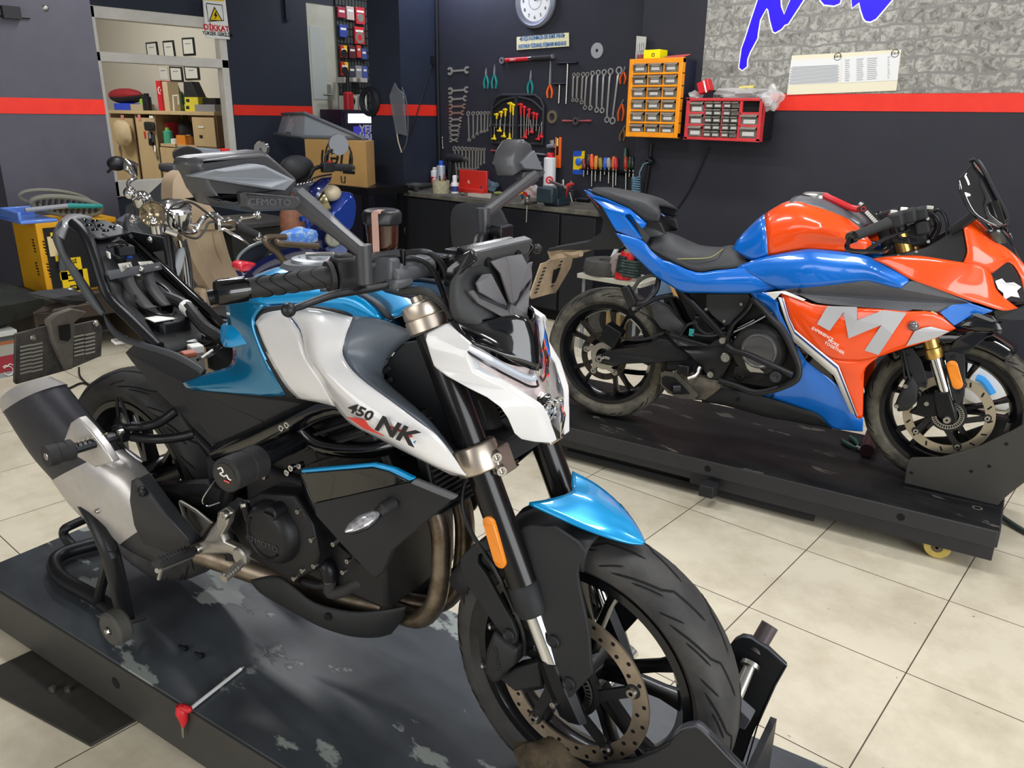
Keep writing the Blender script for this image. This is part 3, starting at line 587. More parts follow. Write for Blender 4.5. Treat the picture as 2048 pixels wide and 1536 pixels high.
m2=MB().plate([LM(*q) for q in ((1018,322),(1023,303),(1037,281),(1046,278),(1060,288),(1061,308),(1080,331),(1084,341),(1079,346),(1040,341),(1026,352))],-Xf*.03-Rt*-.02,1,.006,.15).build('mirror_housing',MG,K,bev=.003)
MB().plate([LM(1034,326,.012),LM(1060,300,.012),LM(1082,340,.008),LM(1041,337,.012)],-Xf*.01).build('mirror_insert',mat('mirror_insert_dark','#606369',.45,bump=.2,bscale=900),m2,bev=.002)
MB().plate([LM(1040,344,.01),LM(1084,342,.01),LM(1079,352,.01),LM(1064,360,.01),LM(1036,358,.01)],-Xf*.02).build('mirror_foot',MG,m2,bev=.002)
ja=LM(1066,352); jb=U(966,430,-.2)
MB().tube([ja,ja.lerp(jb,.3),ja.lerp(jb,.97)],[.016,.0135,.0125],10).tube([jb+V((0,0,.014)),jb,U(967,480,-.2)],[.015,.015,.0125],12).build('mirror_arm',MG,K)
# cables
CB=mat('cable_black','#1a1b1d',.35); CBG=mat('cable_sleeve_grey','#3b3c3e',.4)
rod('throttle_cable',[(672,533,.22),(700,526,.2),(740,515,.17),(800,507,.14),(842,503,.12),(866,510,.1),(887,535,.085),(897,575,.08),(903,625,.08)],.0052,CB,8)
rod('throttle_cable',[(678,560,.22),(705,546,.2),(745,530,.17),(800,517,.14),(835,518,.11),(862,535,.09),(882,575,.08),(900,628,.07)],.0052,CB,8)
rod('cable_sleeve',[(722,519,.19),(760,511,.165),(800,506,.143)],.0068,CBG,8)
rod('cable_sleeve',[(728,536,.19),(760,526,.165),(795,518,.145)],.0068,CBG,8)
MB().box(U(803,516,.142),(.014,.008,.03),ax=(Xf,Rt,Zu)).build('cable_clip',MBK,K,bev=.002)
rod('brake_hose',[(800,582,.15),(845,582,.135),(875,598,.12),(895,620,.105),(907,642,.1)],.007,mat('braided_hose','#2b2a29',.55,bump=.4,bscale=1200),10)
rod('brake_hose',[(946,946,.1),(930,965,.105),(924,1000,.11),(930,1035,.115),(950,1078,.118),(985,1130,.115),(1020,1200,.11),(1046,1265,.105),(1050,1310,.1)],.0045,CB,8)
rod('clutch_cable',[(985,460,-.22),(990,490,-.16),(960,515,-.1),(925,560,-.06),(905,620,-.03)],.005,CB,8)
rod('sensor_wire',[(957,800,.075),(968,830,.075),(977,858,.075)],.003,CB,6)
# --- tank
def tk(x,zt,hw,zb,hb): # section: centre top -> side
    return [fr.L(x,0,zt),fr.L(x,hw*.55,zt-.006),fr.L(x,hw*.9,zt-.03),fr.L(x,hw,zt-.065),fr.L(x,hb,zb)]
T=[tk(*q) for q in ((-.875,.89,.05,.87,.06),(-.86,.93,.075,.88,.09),(-.825,.965,.11,.885,.14),(-.77,1.0,.14,.86,.18),(-.69,1.018,.15,.88,.18),(-.6,1.01,.145,.90,.17),(-.5,.98,.125,.91,.145),(-.43,.945,.105,.91,.12))]
T=[[fr.mir(p) for p in r[:0:-1]]+r for r in T]
tank=MB().patch(T,3,3).build('fuel_tank',TEAL,K,thick=.004)
# teal tongue beside the tank and the teal flank
skin('tank_cover',[[(500,590,.17),(560,588,.172),(640,584,.168),(700,587,.15),(735,605,.138),(764,637,.13)],[(505,612,.178),(560,607,.178),(640,606,.172),(690,610,.155),(725,625,.145),(757,640,.135)]],TEAL,.006,3,2)
skin('tank_edge',[[(640,582,.15),(702,585,.14),(742,604,.125),(772,636,.115)],[(660,575,.12),(715,582,.12),(760,606,.11),(790,640,.1)]],GRYP,.005,3,2)
skin('tail_cover',[[(454,600,.15),(457,640,.15),(468,700,.15),(460,733,.155),(420,746,.16),(366,766,.155)],[(495,600,.176),(488,645,.178),(500,700,.18),(500,740,.182),(455,765,.178),(372,773,.165)],[(533,608,.18),(508,640,.186),(522,690,.193),(545,735,.195),(577,790,.19),(383,779,.165)]],mat('teal_paint_dark','#0079a8',.22,metal=.5,coat=1),.005,4,4)
skin('tank_trim',[[(500,655,.175),(503,635,.173),(520,620,.17),(555,612,.168),(620,612,.162),(680,622,.155),(706,632,.15)],[(513,655,.181),(515,640,.178),(530,628,.176),(560,620,.172),(620,619,.166),(680,628,.16),(706,640,.155)]],BLKM,.008,3,2)
skin('tank_trim',[[(500,655,.176),(536,722,.193),(578,794,.19)],[(514,650,.184),(548,722,.197),(590,792,.193)]],BLKM,.008,3,2)
skin('side_cover',[[(513,645,.18),(525,682,.19),(547,728,.198),(575,772,.198),(597,795,.192)],[(530,628,.178),(560,680,.198),(582,728,.207),(610,772,.21),(640,803,.203)],[(570,620,.172),(600,665,.2),(614,712,.212),(637,748,.216),(674,812,.214)]],WHT,.006,4,4)
sc=skin('side_scoop',[[(570,620,.172),(604,660,.2),(614,710,.212),(637,748,.217),(672,809,.216),(705,846,.214),(762,876,.207),(830,911,.19),(905,948,.165)],[(630,619,.172),(634,662,.212),(637,712,.232),(662,755,.243),(720,815,.245),(775,862,.24),(826,896,.222),(880,930,.195),(929,949,.165)],[(706,636,.158),(692,676,.188),(686,712,.205),(718,756,.216),(797,814,.22),(840,846,.215),(874,872,.205),(904,909,.186),(930,948,.165)]],WHT,.006,4,5)
# decals on the scoop
def on(u,v,l): return U(u,v,l)
dc=MB(); dc.add([on(*p) for p in ((693,833,.243),(722,838,.2475),(776,850,.2445),(822,867,.2345),(826,874,.2325),(800,879,.2335),(766,872,.237),(728,858,.236))],[(0,1,2,7),(2,3,6,7),(3,4,5,6)]); dc.build('red_flash',REDD,sc)
dX=(on(832,880,.234)-on(716,828,.245)).normalized(); dN=(dX.cross(Zu)).normalized(); dN=dN if dN.dot(Rt)>0 else -dN; dY=dN.cross(dX)
text('450',.027,on(718,823,.249),dX,dY*.9+dX*-.05,BLKD,'lettering',sc,shear=.35,sx=1.25,bold=.0006)
text('NK',.043,on(788,861,.2465),dX,dY,BLKD,'lettering',sc,shear=.3,sx=1.3,bold=.0012)
dt=MB(); dt.add([on(*p) for p in ((826,884,.237),(833,880,.236),(829,888,.236))],[(0,1,2)]); dt.build('teal_flash',TEAL,sc)
skin('scoop_inner',[[(706,634,.156),(690,680,.192),(687,714,.2),(720,756,.208),(797,814,.21),(850,852,.2),(904,909,.18)],[(765,640,.135),(735,676,.16),(733,712,.162),(748,750,.162),(803,800,.162),(856,846,.158),(906,906,.155)],[(835,668,.112),(800,690,.118),(775,722,.115),(770,760,.11),(812,800,.11),(862,845,.11),(906,905,.13)]],GRY2,.005,4,4)
panel('intake_panel',[(768,735,.112),(800,688,.115),(850,680,.11),(872,740,.11),(905,820,.115),(930,900,.12),(905,905,.125),(850,850,.112),(800,800,.11),(770,765,.11)],mat('intake_black','#1c1d1f',.55),.02)
m=MB()
for i in range(5): p=U(762+3*i,722+22*i,.118); m.box(p,(.045,.008,.008),ax=((Xf*.8+Zu*.5).normalized(),Rt,(Zu*.8-Xf*.5).normalized()))
m.build('intake_slats',BLKM,K,bev=.001)
# filler cap
fc=fr.L(-.665,0,1.02); tc_=MB().lathe([(.085,-.008),(.075,.002),(.0,.004)],fc,Zu+Xf*-.05,36).build('filler_surround',GRYP,K)
cp_=MB().lathe([(.06,.002),(.058,.008),(.045,.01),(.042,.006),(.03,.008),(.028,.013),(.0,.014)],fc,Zu,36).build('filler_cap',mat('filler_cap_grey','#a8adb3',.3,metal=.6),K)
MB().box(fc+Zu*.016,(.06,.016,.006),rot=.9).build('cap_flap',STL,cp_,bev=.002)
skin('tank_console',[[(700,540,.02),(740,560,.03),(770,580,.06)],[(800,565,0),(830,585,.04),(850,600,.08)]],GRYP,.01,3,3,mirror=False)
# --- side and frame, engine
panel('frame_cover',[(362,768,.16),(380,780,.165),(577,793,.17),(640,806,.16),(660,812,.14),(545,851,.14),(525,858,.142),(450,893,.14),(420,868,.145),(372,815,.15)],mat('frame_cover_black','#1b1c1e',.55),.02)
rod('frame_spar',[(440,905,.13),(520,872,.135),(600,835,.14),(680,808,.13),(760,830,.11),(840,860,.08)],.026,GLB,12,mirror=True)
rod('frame_spar',[(450,895,.12),(478,905,.12),(470,960,.12),(455,1040,.12),(470,1110,.11)],.026,MBK,12,mirror=True)
rod('frame_spar',[(600,850,.13),(640,890,.135),(720,900,.13),(790,890,.12),(880,860,.08)],.017,GLB,12,mirror=True)
bolt([(566,855,.16),(577,849,.16),(590,880,.15),(585,935,.16),(577,944,.16),(601,930,.15)],.0075,CHR)
EB=mat('engine_black','#19191b',.45,metal=.25,bump=.2,bscale=300)
eng=MB().box(fr.L(-.62,0,.45),(.42,.24,.24),ax=(Xf,Rt,Zu)).box(fr.L(-.47,0,.62),(.2,.25,.2),ax=((Xf*.9+Zu*.43).normalized(),Rt,(Zu*.9-Xf*.43).normalized())).box(fr.L(-.5,0,.74),(.26,.2,.12),ax=(Xf,Rt,Zu)).box(fr.L(-.7,0,.62),(.3,.2,.16),ax=(Xf,Rt,Zu)).build('engine_block',EB,K,bev=.012)
m=MB()
for i in range(7): m.box(fr.L(-.46-.012*i,0,.56+.026*i),(.2,.275,.006),ax=((Xf*.9+Zu*.43).normalized(),Rt,(Zu*.9-Xf*.43).normalized()))
m.build('cylinder_fins',EB,eng)
gk=[(458,1050,.14),(478,1010,.14),(520,985,.14),(590,990,.14),(625,1050,.14),(637,1110,.14),(632,1140,.14),(585,1163,.14),(545,1140,.14),(500,1115,.14)]
MB().plate(fr.us([(u,v,.16) for u,v,_ in gk]),-Rt*.08,1,.004,.08).build('crankcase_cover',EB,eng,bev=.004)
cc=U(541,1066,.178)
cv=MB().lathe([(.074,-.03),(.072,.0),(.062,.014),(.055,.018),(.03,.02),(0,.02)],cc,Rt,36).lathe([(.047,.0195),(.05,.0225),(.054,.0195)],cc,Rt,36,a0=2.4,a1=5.6).build('clutch_cover',EB,eng)
text('CFMOTO',.02,cc+Rt*.0205-Zu*.018-Xf*.006,Xf,Zu,mat('cover_lettering','#3c3d40',.4),'lettering',eng,sx=1.2)
MB().lathe([(0,.012),(.014,.012),(.017,.008),(.017,-.02)],U(548,1024,.185),Rt,20).box(U(548,1024,.185)+Rt*.014,(.026,.008,.006),ax=(Xf,Rt,Zu)).build('oil_filler_cap',BLK,eng)
bolt([(598,1022,.165),(625,1079,.165),(630,1131,.165),(607,1140,.165),(590,1156,.165),(531,953,.15),(669,1087,.15),(697,1121,.14),(688,1143,.14),(500,1002,.16),(489,1015,.16)],.0055,STL,eng)
MB().tube(fr.us([(490,1010,.19),(497,1035,.185),(510,1060,.18)]),.01,10).build('dipstick_tube',MBK,eng); MB().tube(fr.us([(487,1004,.192),(490,1014,.19)]),.009,12).build('hose_clip',CHR,eng)
# water hose
rod('water_hose',[(660,1160,.13),(662,1185,.13),(690,1180,.12),(720,1165,.11),(760,1175,.09),(790,1160,.07)],.014,RUB,12)
rod('hose_clamp',[(658,1152,.131),(660,1160,.13)],.0155,STL,14,1)
rod('water_pump_pipe',[(640,1120,.13),(655,1135,.132),(660,1158,.13)],.018,MBK,12)
rod('drain_hose',[(607,1165,.1),(640,1172,.1),(668,1165,.1)],.008,RUB,8)
# radiator
rx=-.275
RD=MB().box(fr.L(rx-.015,0,.705),(.025,.28,.2),ax=((Xf*.97+Zu*.2).normalized(),Rt,(Zu*.97-Xf*.2).normalized())).build('radiator',mat('radiator_black','#0f1012',.5),K,bev=.004)
m=MB()
for i in range(18):
    z=.612+i*.0105; m.box(fr.L(rx+.002-(z-.705)*.2,0,z),(.006,.27,.0035),ax=(Xf,Rt,Zu))
m.build('radiator_fins',mat('radiator_fin','#4a4b4d',.4,metal=.6),RD)
# radiator shroud
panel('shroud_stripe',[(602,939,.2),(748,927,.205),(787,937,.2),(828,958,.19),(819,963,.19),(778,943,.2),(745,935,.205),(602,947,.2)],TEAL,.01,par=K)
panel('shroud_gloss',[(600,948,.199),(745,936,.203),(778,944,.2),(819,964,.19),(628,1009,.19)],GLB,.01)
sg=panel('radiator_shroud',[(627,1008,.195),(819,965,.19),(902,1000,.165),(784,1101,.165),(766,1143,.16),(752,1157,.158),(739,1148,.165),(690,1097,.18),(631,1031,.195)],BLKM,.014)
panel('shroud_edge',[(830,958,.188),(914,993,.163),(905,1001,.164),(819,966,.19)],CARB,.008)
panel('shroud_inner',[(600,950,.18),(628,1010,.185),(700,1105,.165),(720,1130,.14),(640,1060,.14),(605,990,.15)],GLB,.01)
# turn signal
s0=U(771,1014,.2); s1=U(757,1026,.215); s2=U(690,1064,.275)
ts=both(MB().tube([s0-Rt*.02,s0,s0.lerp(s1,.3),s0.lerp(s1,.6),s1],[.013,.0125,.0135,.011,.012],14),'turn_signal_stalk',RUB)
ds=(s2-s1).normalized()
both(MB().tube([s1,s1.lerp(s2,.15),s1.lerp(s2,.45),s1.lerp(s2,.8),s2],[.007,.014,.0185,.013,.003],16,3,sq=.62),'turn_signal_lens',mat('signal_lens','#d9d6d8',.08,metal=.55,coat=1,noise=.8,nscale=70,col2='#8f9096'))
both(MB().tube([s1-Zu*.002-ds*.003,s1.lerp(s2,.15)-Zu*.003,s1.lerp(s2,.45)-Zu*.004,s1.lerp(s2,.8)-Zu*.003,s2-Zu*.001],[.008,.0155,.0195,.014,.004],16,3,sq=.5),'turn_signal_body',BLK)
# exhaust headers
for l in (.045,-.035):
    rod('exhaust_header',[(0,0,0)]*0 or [tuple(q) for q in ()],0,PIPE) if 0 else MB().tube([fr.L(-.36,l,.6),fr.L(-.325,l,.52),fr.L(-.325,l,.42),fr.L(-.345,l,.33),fr.L(-.4,l*.8,.27),fr.L(-.5,l*.5,.25)],.0215,16,4).build('exhaust_header',PIPE,K)
MB().tube([fr.L(-.325,-.03,.39),fr.L(-.325,.04,.39)],.013,12).build('header_link',PIPE,K); MB().tube([fr.L(-.5,.02,.25),fr.L(-.66,.04,.235),fr.L(-.86,.08,.25),fr.L(-1.0,.14,.29)],.032,14,4).build('mid_pipe',PIPE,K)
# belly pan
bp=[[(503,1159,.125),(551,1151,.13),(588,1173,.13),(629,1204,.128),(700,1222,.115),(765,1220,.1),(811,1213,.085)],[(508,1170,.13),(556,1180,.135),(592,1200,.135),(636,1226,.132),(700,1245,.118),(765,1243,.098),(806,1235,.07)],[(530,1190,.115),(580,1219,.118),(612,1237,.118),(652,1256,.115),(704,1271,.098),(752,1273,.08),(782,1266,.05)],[(560,1200,.04),(600,1222,.04),(640,1240,.04),(680,1256,.04),(720,1264,.03),(760,1262,.02),(790,1255,.01)]]
skin('belly_pan',bp,BLKM,.005,4,3); bolt([(655,1234,.134)],.009,GRV,name='belly_bolt',h=.003)
# --- muffler
ML=.2
prs=[((31,800),(74,758)),((33,822),(109,773)),((60,868),(147,819)),((88,910),(181,858)),((128,955),(222,905)),((168,1010),(268,940)),((228,1060),(312,1000)),((287,1095),(352,1050)),((325,1110),(386,1086))]
lats=[.235,.235,.232,.228,.222,.215,.205,.195,.18]
secs=[]
for (a,b),l in zip(prs,lats):
    A_=U(*a,l);B_=U(*b,l); c=(A_+B_)/2; h=(B_-A_)/2; hw=.058
    secs.append([c+h*(abs(math.cos(t))**.75*(1 if math.cos(t)>0 else -1))+Rt*(hw*abs(math.sin(t))**.75*(1 if math.sin(t)>0 else -1)) for t in [2*PI*i/20 for i in range(20)]])
MSIL=mat('brushed_muffler','#c2beba',.34,metal=.55,noise=.15,nscale=14,col2='#aaa6a2')
mf=MB().loft(secs[0:2],3).build('muffler_end_cap',MSIL,K); 
def inner(s,f): 
    c=sum(s,V())/len(s); return [c+(p-c)*f for p in s]
MB().loft([inner(secs[0],.8),[p+(secs[1][0]-secs[0][0])*.6 for p in inner(secs[0],.7)]]).build('muffler_outlet',GRV,mf)
def seg(n,i,j,mt,f=1.0,**k): return MB().loft([inner(s,f) for s in secs[i:j+1]],4).build(n,mt,K,**k)
seg('muffler_sleeve',1,4,mat('muffler_black','#2b2b30',.5,metal=.3,noise=.2,nscale=40,col2='#36363c'),.97)
lastm=[p.lerp(q,.62) for p,q in zip(secs[6],secs[7])]
MB().loft([inner(secs[4],1.0),secs[5],secs[6],lastm],4).build('muffler_shell',MSIL,K)
MB().loft([inner(lastm,.97)]+[inner(s,.97) for s in secs[7:]],4).build('muffler_shield',mat('shield_black','#232427',.45),K)
# silver blade over the black sleeve, shield over the front
pts=[(131,872,.288),(141,845,.286),(156,835,.28),(180,860,.278),(206,893,.272),(225,925,.268),(190,935,.273),(140,905,.28),(124,890,.285)]
MB().plate(fr.us(pts),-Rt*.02,1,.003,.2).build('muffler_blade',MSIL,K,bev=.003)
pts=[(262,962,.262),(275,955,.255),(300,985,.25),(332,1030,.243),(372,1075,.23),(384,1090,.22),(350,1110,.225),(300,1098,.24),(287,1094,.245),(268,1050,.255),(259,1000,.262)]
mp=MB().plate(fr.us(pts),-Rt*.03,1,.005,.15).build('heat_shield',mat('shield_black','#232427',.45),K,bev=.003)
MB().lathe([(0,.002),(.006,.003),(.008,.006),(.012,.002),(.012,-.004)],U(283,984,.262),Rt,16).build('shield_bolt',BLK,mp)
bolt([(195,1022,.27)],.006,STL,mf)
# --- pegs and controls
PB=mat('peg_bracket_silver','#aba69f',.36,metal=.85)
both(MB().plate(fr.us([(436,1024,.2),(450,1015,.2),(462,1025,.2),(459,1045,.2),(446,1068,.205),(453,1083,.205),(491,1100,.2),(496,1112,.2),(481,1121,.2),(461,1108,.205),(413,1108,.215),(391,1111,.218),(386,1091,.218),(406,1083,.215),(421,1058,.205),(434,1040,.2)]),-Rt*.014,1,.004,.2),'footrest_bracket',PB,bev=.003)
bolt([(450,1030,.206),(395,1098,.224),(477,1114,.206)],.011,STL)
p0=U(384,1102,.228); p1=U(312,1130,.335)
both(MB().tube([p0,p0.lerp(p1,.08),p0.lerp(p1,.92),p1],[.012,.018,.018,.012],14,1,sq=.6),'footrest_rubber',RUB)
m=MB()
for i in range(8):
    c=p0.lerp(p1,.14+.1*i); m.box(c+Zu*.0105,(.026,.004,.004),ax=((Xf*.8+Rt*.2).normalized(),(p1-p0).normalized(),Zu))
both(m,'rubber_ribs',RUB); both(MB().tube([p0-Zu*.012,p1-Zu*.014],.006,8).tube([U(322,1128,.33)-Zu*.01,U(315,1142,.33)-Zu*.02],.004,8),'footrest_bar',PB)
pk=MB().tube(fr.us([(484,1126,.215),(447,1158,.27)]),[.0085,.0085],14); pk.lathe([(0,.006),(.018,.006),(.022,.002),(.022,-.008)],U(481,1113,.21),Rt,24)
for i in range(6): c=U(484,1126,.215).lerp(U(447,1158,.27),.3+.13*i); dd=(U(447,1158,.27)-U(484,1126,.215)).normalized(); pk.lathe([(.0085,-.002),(.0105,-.002),(.0105,.002),(.0085,.002)],c,dd,14)
pk.build('brake_pedal',PB,K)
both(MB().tube(fr.us([(361,1003,.17),(372,1040,.18),(399,1073,.19),(424,1046,.19),(392,1022,.18)]),.006,8,closed=True,sq=.6).plate(fr.us([(372,1008,.168),(422,1046,.183),(400,1068,.183),(376,1036,.174)]),-Rt*.004),'heel_guard',PB)
# passenger footrest bracket (right side) in black
rod('passenger_bracket',[(352,822,.12),(330,838,.14),(308,849,.16),(282,853,.18),(248,853,.21)],.0115,MBK,12)
rod('passenger_bracket',[(390,867,.12),(360,874,.14),(320,878,.16),(290,877,.18),(262,873,.2)],.0115,MBK,12)
rod('bracket_brace',[(362,826,.12),(388,866,.12),(430,910,.12)],.009,MBK,10,1)
pg=MB().box(U(243,866,.215),(.035,.03,.04),ax=(Xf,Rt,Zu)).build('peg_knuckle',MBK,K,bev=.006); bolt([(241,864,.232)],.007,STL,pg)
q0=U(240,870,.22); q1=U(148,898,.315); q2=U(92,913,.375)
pp=MB().tube([q0,q0.lerp(q1,.15),q1],[.012,.017,.017],10,1,sq=.7).build('passenger_footrest',BLK,K)
m=MB()
for i in range(7): c=q0.lerp(q1,.28+.1*i); m.box(c+Zu*.012+Rt*.004,(.02,.003,.003),ax=((Xf*.75+Zu*.5).normalized(),(q1-q0).normalized(),Zu))
m.build('grip_grooves',mat('groove_tan','#b5ad92',.5),pp)
MB().tube([q1,q1.lerp(q2,.08),q1.lerp(q2,.3),q1.lerp(q2,.34),q1.lerp(q2,.6),q1.lerp(q2,.64),q2],[.018,.0245,.0245,.0225,.0225,.0245,.0245],22).build('crash_bobbin',RUB,K); MB().lathe([(0,.001),(.008,.001),(.009,0)],q2,(q2-q1),14).build('bobbin_bolt',STL,K)
rod('strap_loop',[(233,792,.2),(237,835,.2),(245,850,.21),(257,850,.21),(256,838,.21),(240,795,.2)],.004,MBK,8,2)
# frame slider
c0=U(450,952,.335); c1=U(516,922,.25); c2=U(600,880,.14); fd_=(c1-c0).normalized()
fs=MB().tube([c0,c0+fd_*.004,c0.lerp(c1,.45),c0.lerp(c1,.47),c0.lerp(c1,.6),c0.lerp(c1,.62),c1],[.03,.0335,.0335,.031,.031,.0325,.0325],26).build('frame_slider',RUB,K)
MB().cyl(c1,c2,.02).build('slider_arm',MBK,K)
MB().lathe([(0,.001),(.025,.001),(.026,0)],c0,-fd_,26).build('slider_badge',GLB,fs)
bx_,by_=basis(fd_); e1=(Zu-fd_*Zu.dot(fd_)).normalized(); e2=e1.cross(fd_)
e2=e2 if (U(470,952,.335)-c0).dot(e2)>0 else -e2
o=c0-fd_*.0022
MB().tube([o+e1*a+e2*b for a,b in ((.012,-.014),(.016,-.006),(.008,-.002),(.004,-.01),(.0,.0),(.004,.006),(-.002,.01),(-.004,.016))],.0014,6,3).build('badge_script',PAPER,fs); MB().tube([o+e1*a+e2*b for a,b in ((-.008,.0),(-.01,.012))],.0016,6).build('badge_script_red',REDD,fs)
rod('ground_wire',[(436,955,.2),(420,975,.2),(405,1000,.2),(415,1012,.19),(440,1005,.17)],.002,CHR,6)
# --- swingarm, shock, chain guard
both(MB().loft([[fr.L(x,l+a*w,z+b*h) for a,b in ((1,.6),(.6,1),(-.6,1),(-1,.6),(-1,-.6),(-.6,-1),(.6,-1),(1,-.6))] for x,l,z,w,h in ((-.8,.1,.42,.035,.05),(-.95,.12,.43,.028,.055),(-1.2,.13,.38,.02,.035),(-1.4,.125,.345,.02,.03))]),'swingarm',MBK)
MB().box(fr.L(-.93,0,.47),(.12,.2,.12),ax=(Xf,Rt,Zu)).box(fr.L(-.9,.02,.62),(.16,.14,.22),ax=(Xf,Rt,Zu)).cyl(fr.L(-1.37,-.16,.345),fr.L(-1.37,.16,.345),.016).build('swingarm_bridge',BLKM,K,bev=.006)
panel('tail_lower',[(250,705,.105),(272,684,.12),(342,707,.14),(404,749,.15),(393,757,.152),(366,766,.155),(372,812,.15),(420,868,.14),(450,895,.135),(440,905,.13),(386,856,.13),(355,821,.125),(308,777,.115),(262,722,.105)],mat('tail_black','#202124',.5),.012)
skin('tail_edge',[[(207,632,.1),(222,662,.105),(245,683,.115),(285,696,.13),(345,715,.145),(390,738,.152),(404,749,.155)],[(203,620,.095),(228,655,.1),(252,672,.11),(290,685,.125),(350,704,.14),(395,728,.148),(410,740,.15)]],mat('tail_edge_grey','#3f4145',.5,bump=.1,bscale=500),.01,4,1)
both(MB().patch([fr.us(r) for r in [[(113,462,.09),(113,480,.092),(130,520,.095),(155,560,.097),(180,600,.1),(207,632,.1)],[(125,440,.085),(124,470,.088),(140,515,.09),(167,555,.093),(190,590,.095),(212,625,.095)]]],4,1),'tail_rail',GRYP,thick=.01)
rod('subframe_tube',[(147,446,.09),(165,462,.092),(178,482,.095),(191,518,.1),(205,564,.105),(222,600,.107),(268,645,.11),(318,694,.112)],.0135,MBK,14)
rod('subframe_tube',[(205,458,-.09),(228,456,-.092),(250,470,-.095),(308,520,-.105),(369,578,-.107),(413,619,-.11),(458,668,-.112)],.0135,GLB,14)
# rear rack plate
q=[U(150,436,.075),U(212,440,-.075),U(262,464,-.085),U(235,470,-.03),U(200,476,.05),U(172,470,.085)]
rk=MB().plate(q,-Zu*.006).build('tail_plate',BLK,K,bev=.002)
for i,(u,v,l) in enumerate(((168,444,.04),(190,446,0),(178,455,.05),(202,455,-.01),(225,458,-.05),(190,464,.05),(212,466,.01))):
    MB().lathe([(.004,.003),(.006,.005),(.0085,.003),(.0085,0)],U(u,v,l)+Zu*.004,Zu,12).build('plate_boss',GLB,rk)
skin('tail_cap',[[(113,468,.1),(118,448,.08),(128,437,.03),(140,431,-.03),(160,430,-.09)],[(126,478,.1),(135,455,.08),(148,443,.03),(162,437,-.03),(185,437,-.09)]],mat('tail_cap_grey','#85888c',.35,coat=.3),.008,4,2,mirror=False)
# seat tray and electrics
skin('seat_tray',[[(160,470,.09),(200,465,0),(240,470,-.09)],[(215,560,.1),(255,540,0),(300,530,-.1)],[(240,620,.1),(300,600,0),(370,590,-.1)],[(330,710,.1),(400,690,0),(455,680,-.1)]],mat('tray_black','#101113',.5),.006,4,4,mirror=False)
b0=fr.inv(U(325,665,.03)); 
MB().box(fr.L(b0.x,.02,b0.z+.005),(.1,.085,.07),ax=(Xf,Rt,Zu)).build('battery_box',BLK,K,bev=.01)
MB().box(fr.L(b0.x+.02,.045,b0.z+.042),(.055,.05,.002),ax=((Xf*.97+Rt*.2).normalized(),(Rt*.97-Xf*.2).normalized(),Zu)).build('battery_label',PAPER,K)
for (u,v,l,a,b_,c_,mt,nm) in ((380,694,.01,.035,.03,.02,PAPER,'relay_label'),(392,705,.03,.035,.03,.02,PAPER,'relay_label'),(418,685,-.05,.05,.04,.03,BLK,'relay_box'),(372,655,-.04,.04,.03,.03,BLK,'relay_box'),(250,508,0,.045,.04,.025,BLKM,'connector_block'),(218,518,.07,.03,.004,.016,PAPER,'warning_sticker'),(257,520,-.02,.03,.015,.012,BLUP,'blue_connector'),(240,690,.1,.04,.03,.008,PAPER,'bracket_tab'),(378,716,.09,.03,.03,.012,mat('copper_terminal','#b0654e',.5),'terminal_cover')):
    MB().box(U(u,v,l)+Zu*.01,(a,b_,c_),ax=((Xf*.95+Rt*.3).normalized(),(Rt*.95-Xf*.3).normalized(),Zu)).build(nm,mt,K,bev=.003)
for P in ([U(236,530,.06),U(262,526,.02),U(268,543,.02),U(243,546,.06)],[U(276,526,-.01),U(303,524,-.06),U(318,535,-.06),U(286,541,-.01)]): MB().plate(P,Zu*.003).build('seat_bracket',mat('plated_bracket','#cfccc4',.35,metal=.6),K)
MB().plate([U(213,542,.1),U(320,524,-.07),U(324,536,-.07),U(220,557,.1)],-Zu*.004).build('seat_crossbar',GRYP,K,bev=.002)
for u,v,l in ((252,534,.04),(288,531,-.03)): MB().lathe([(.003,.001),(.009,.006),(.011,.001)],U(u,v,l),Zu,14).build('bracket_nut',STL,K)
for P in ([(252,548,.04),(262,575,.045),(290,610,.04),(303,617,.04)],[(294,542,-.03),(300,570,-.02),(322,600,-.01),(336,612,-.01)]):
    Q=fr.us(P); m=MB().loft([[p-Rt*.014+Xf*.004,p+Rt*.014-Xf*.004] for p in Q],4,1,closed=False); m.build('rubber_strap',mat('strap_rubber','#3a3a3b',.6),K,thick=.003)
rod('wiring_harness',[(335,595,-.04),(372,612,-.03),(392,635,-.02),(410,655,-.02),(436,672,-.03),(452,685,-.04)],.016,mat('harness_tape','#17181a',.45,bump=.6,bscale=250),10)
rod('harness_tape_band',[(370,611,-.03),(384,625,-.025)],.0172,PAPER,10,2)
for P in ([(225,485,.05),(240,480,.02),(255,490,.0),(252,503,0)],[(215,495,.06),(235,490,.03),(262,496,-.02)],[(300,560,-.05),(330,575,-.05),(360,610,-.03)],[(270,590,.05),(280,615,.05),(320,630,.03),(345,630,.02),(350,615,.01)],[(240,570,.05),(255,590,.04),(275,596,.03)],[(395,720,.05),(425,708,0),(440,690,-.02)]): rod('wire',P,.0035,CB,6)
for u,v,l in ((255,604,.05),(272,608,.04),(232,578,.06),(282,540,0),(300,480,-.1),(262,470,-.1),(440,690,-.05)): MB().ell(U(u,v,l),.009,n=10,h=6).build('bolt_head',STL,K)
rod('white_cable_tie',[(403,716,.06),(425,700,.02)],.003,PAPER,6,1); rod('silver_pin',[(262,548,.01),(285,556,0)],.006,STL,8,1)
# left inner tail bracket
MB().plate([U(262,462,-.1),U(330,475,-.12),U(335,500,-.12),U(300,505,-.12)],-Rt*-.006).build('tail_bracket',BLKM,K)
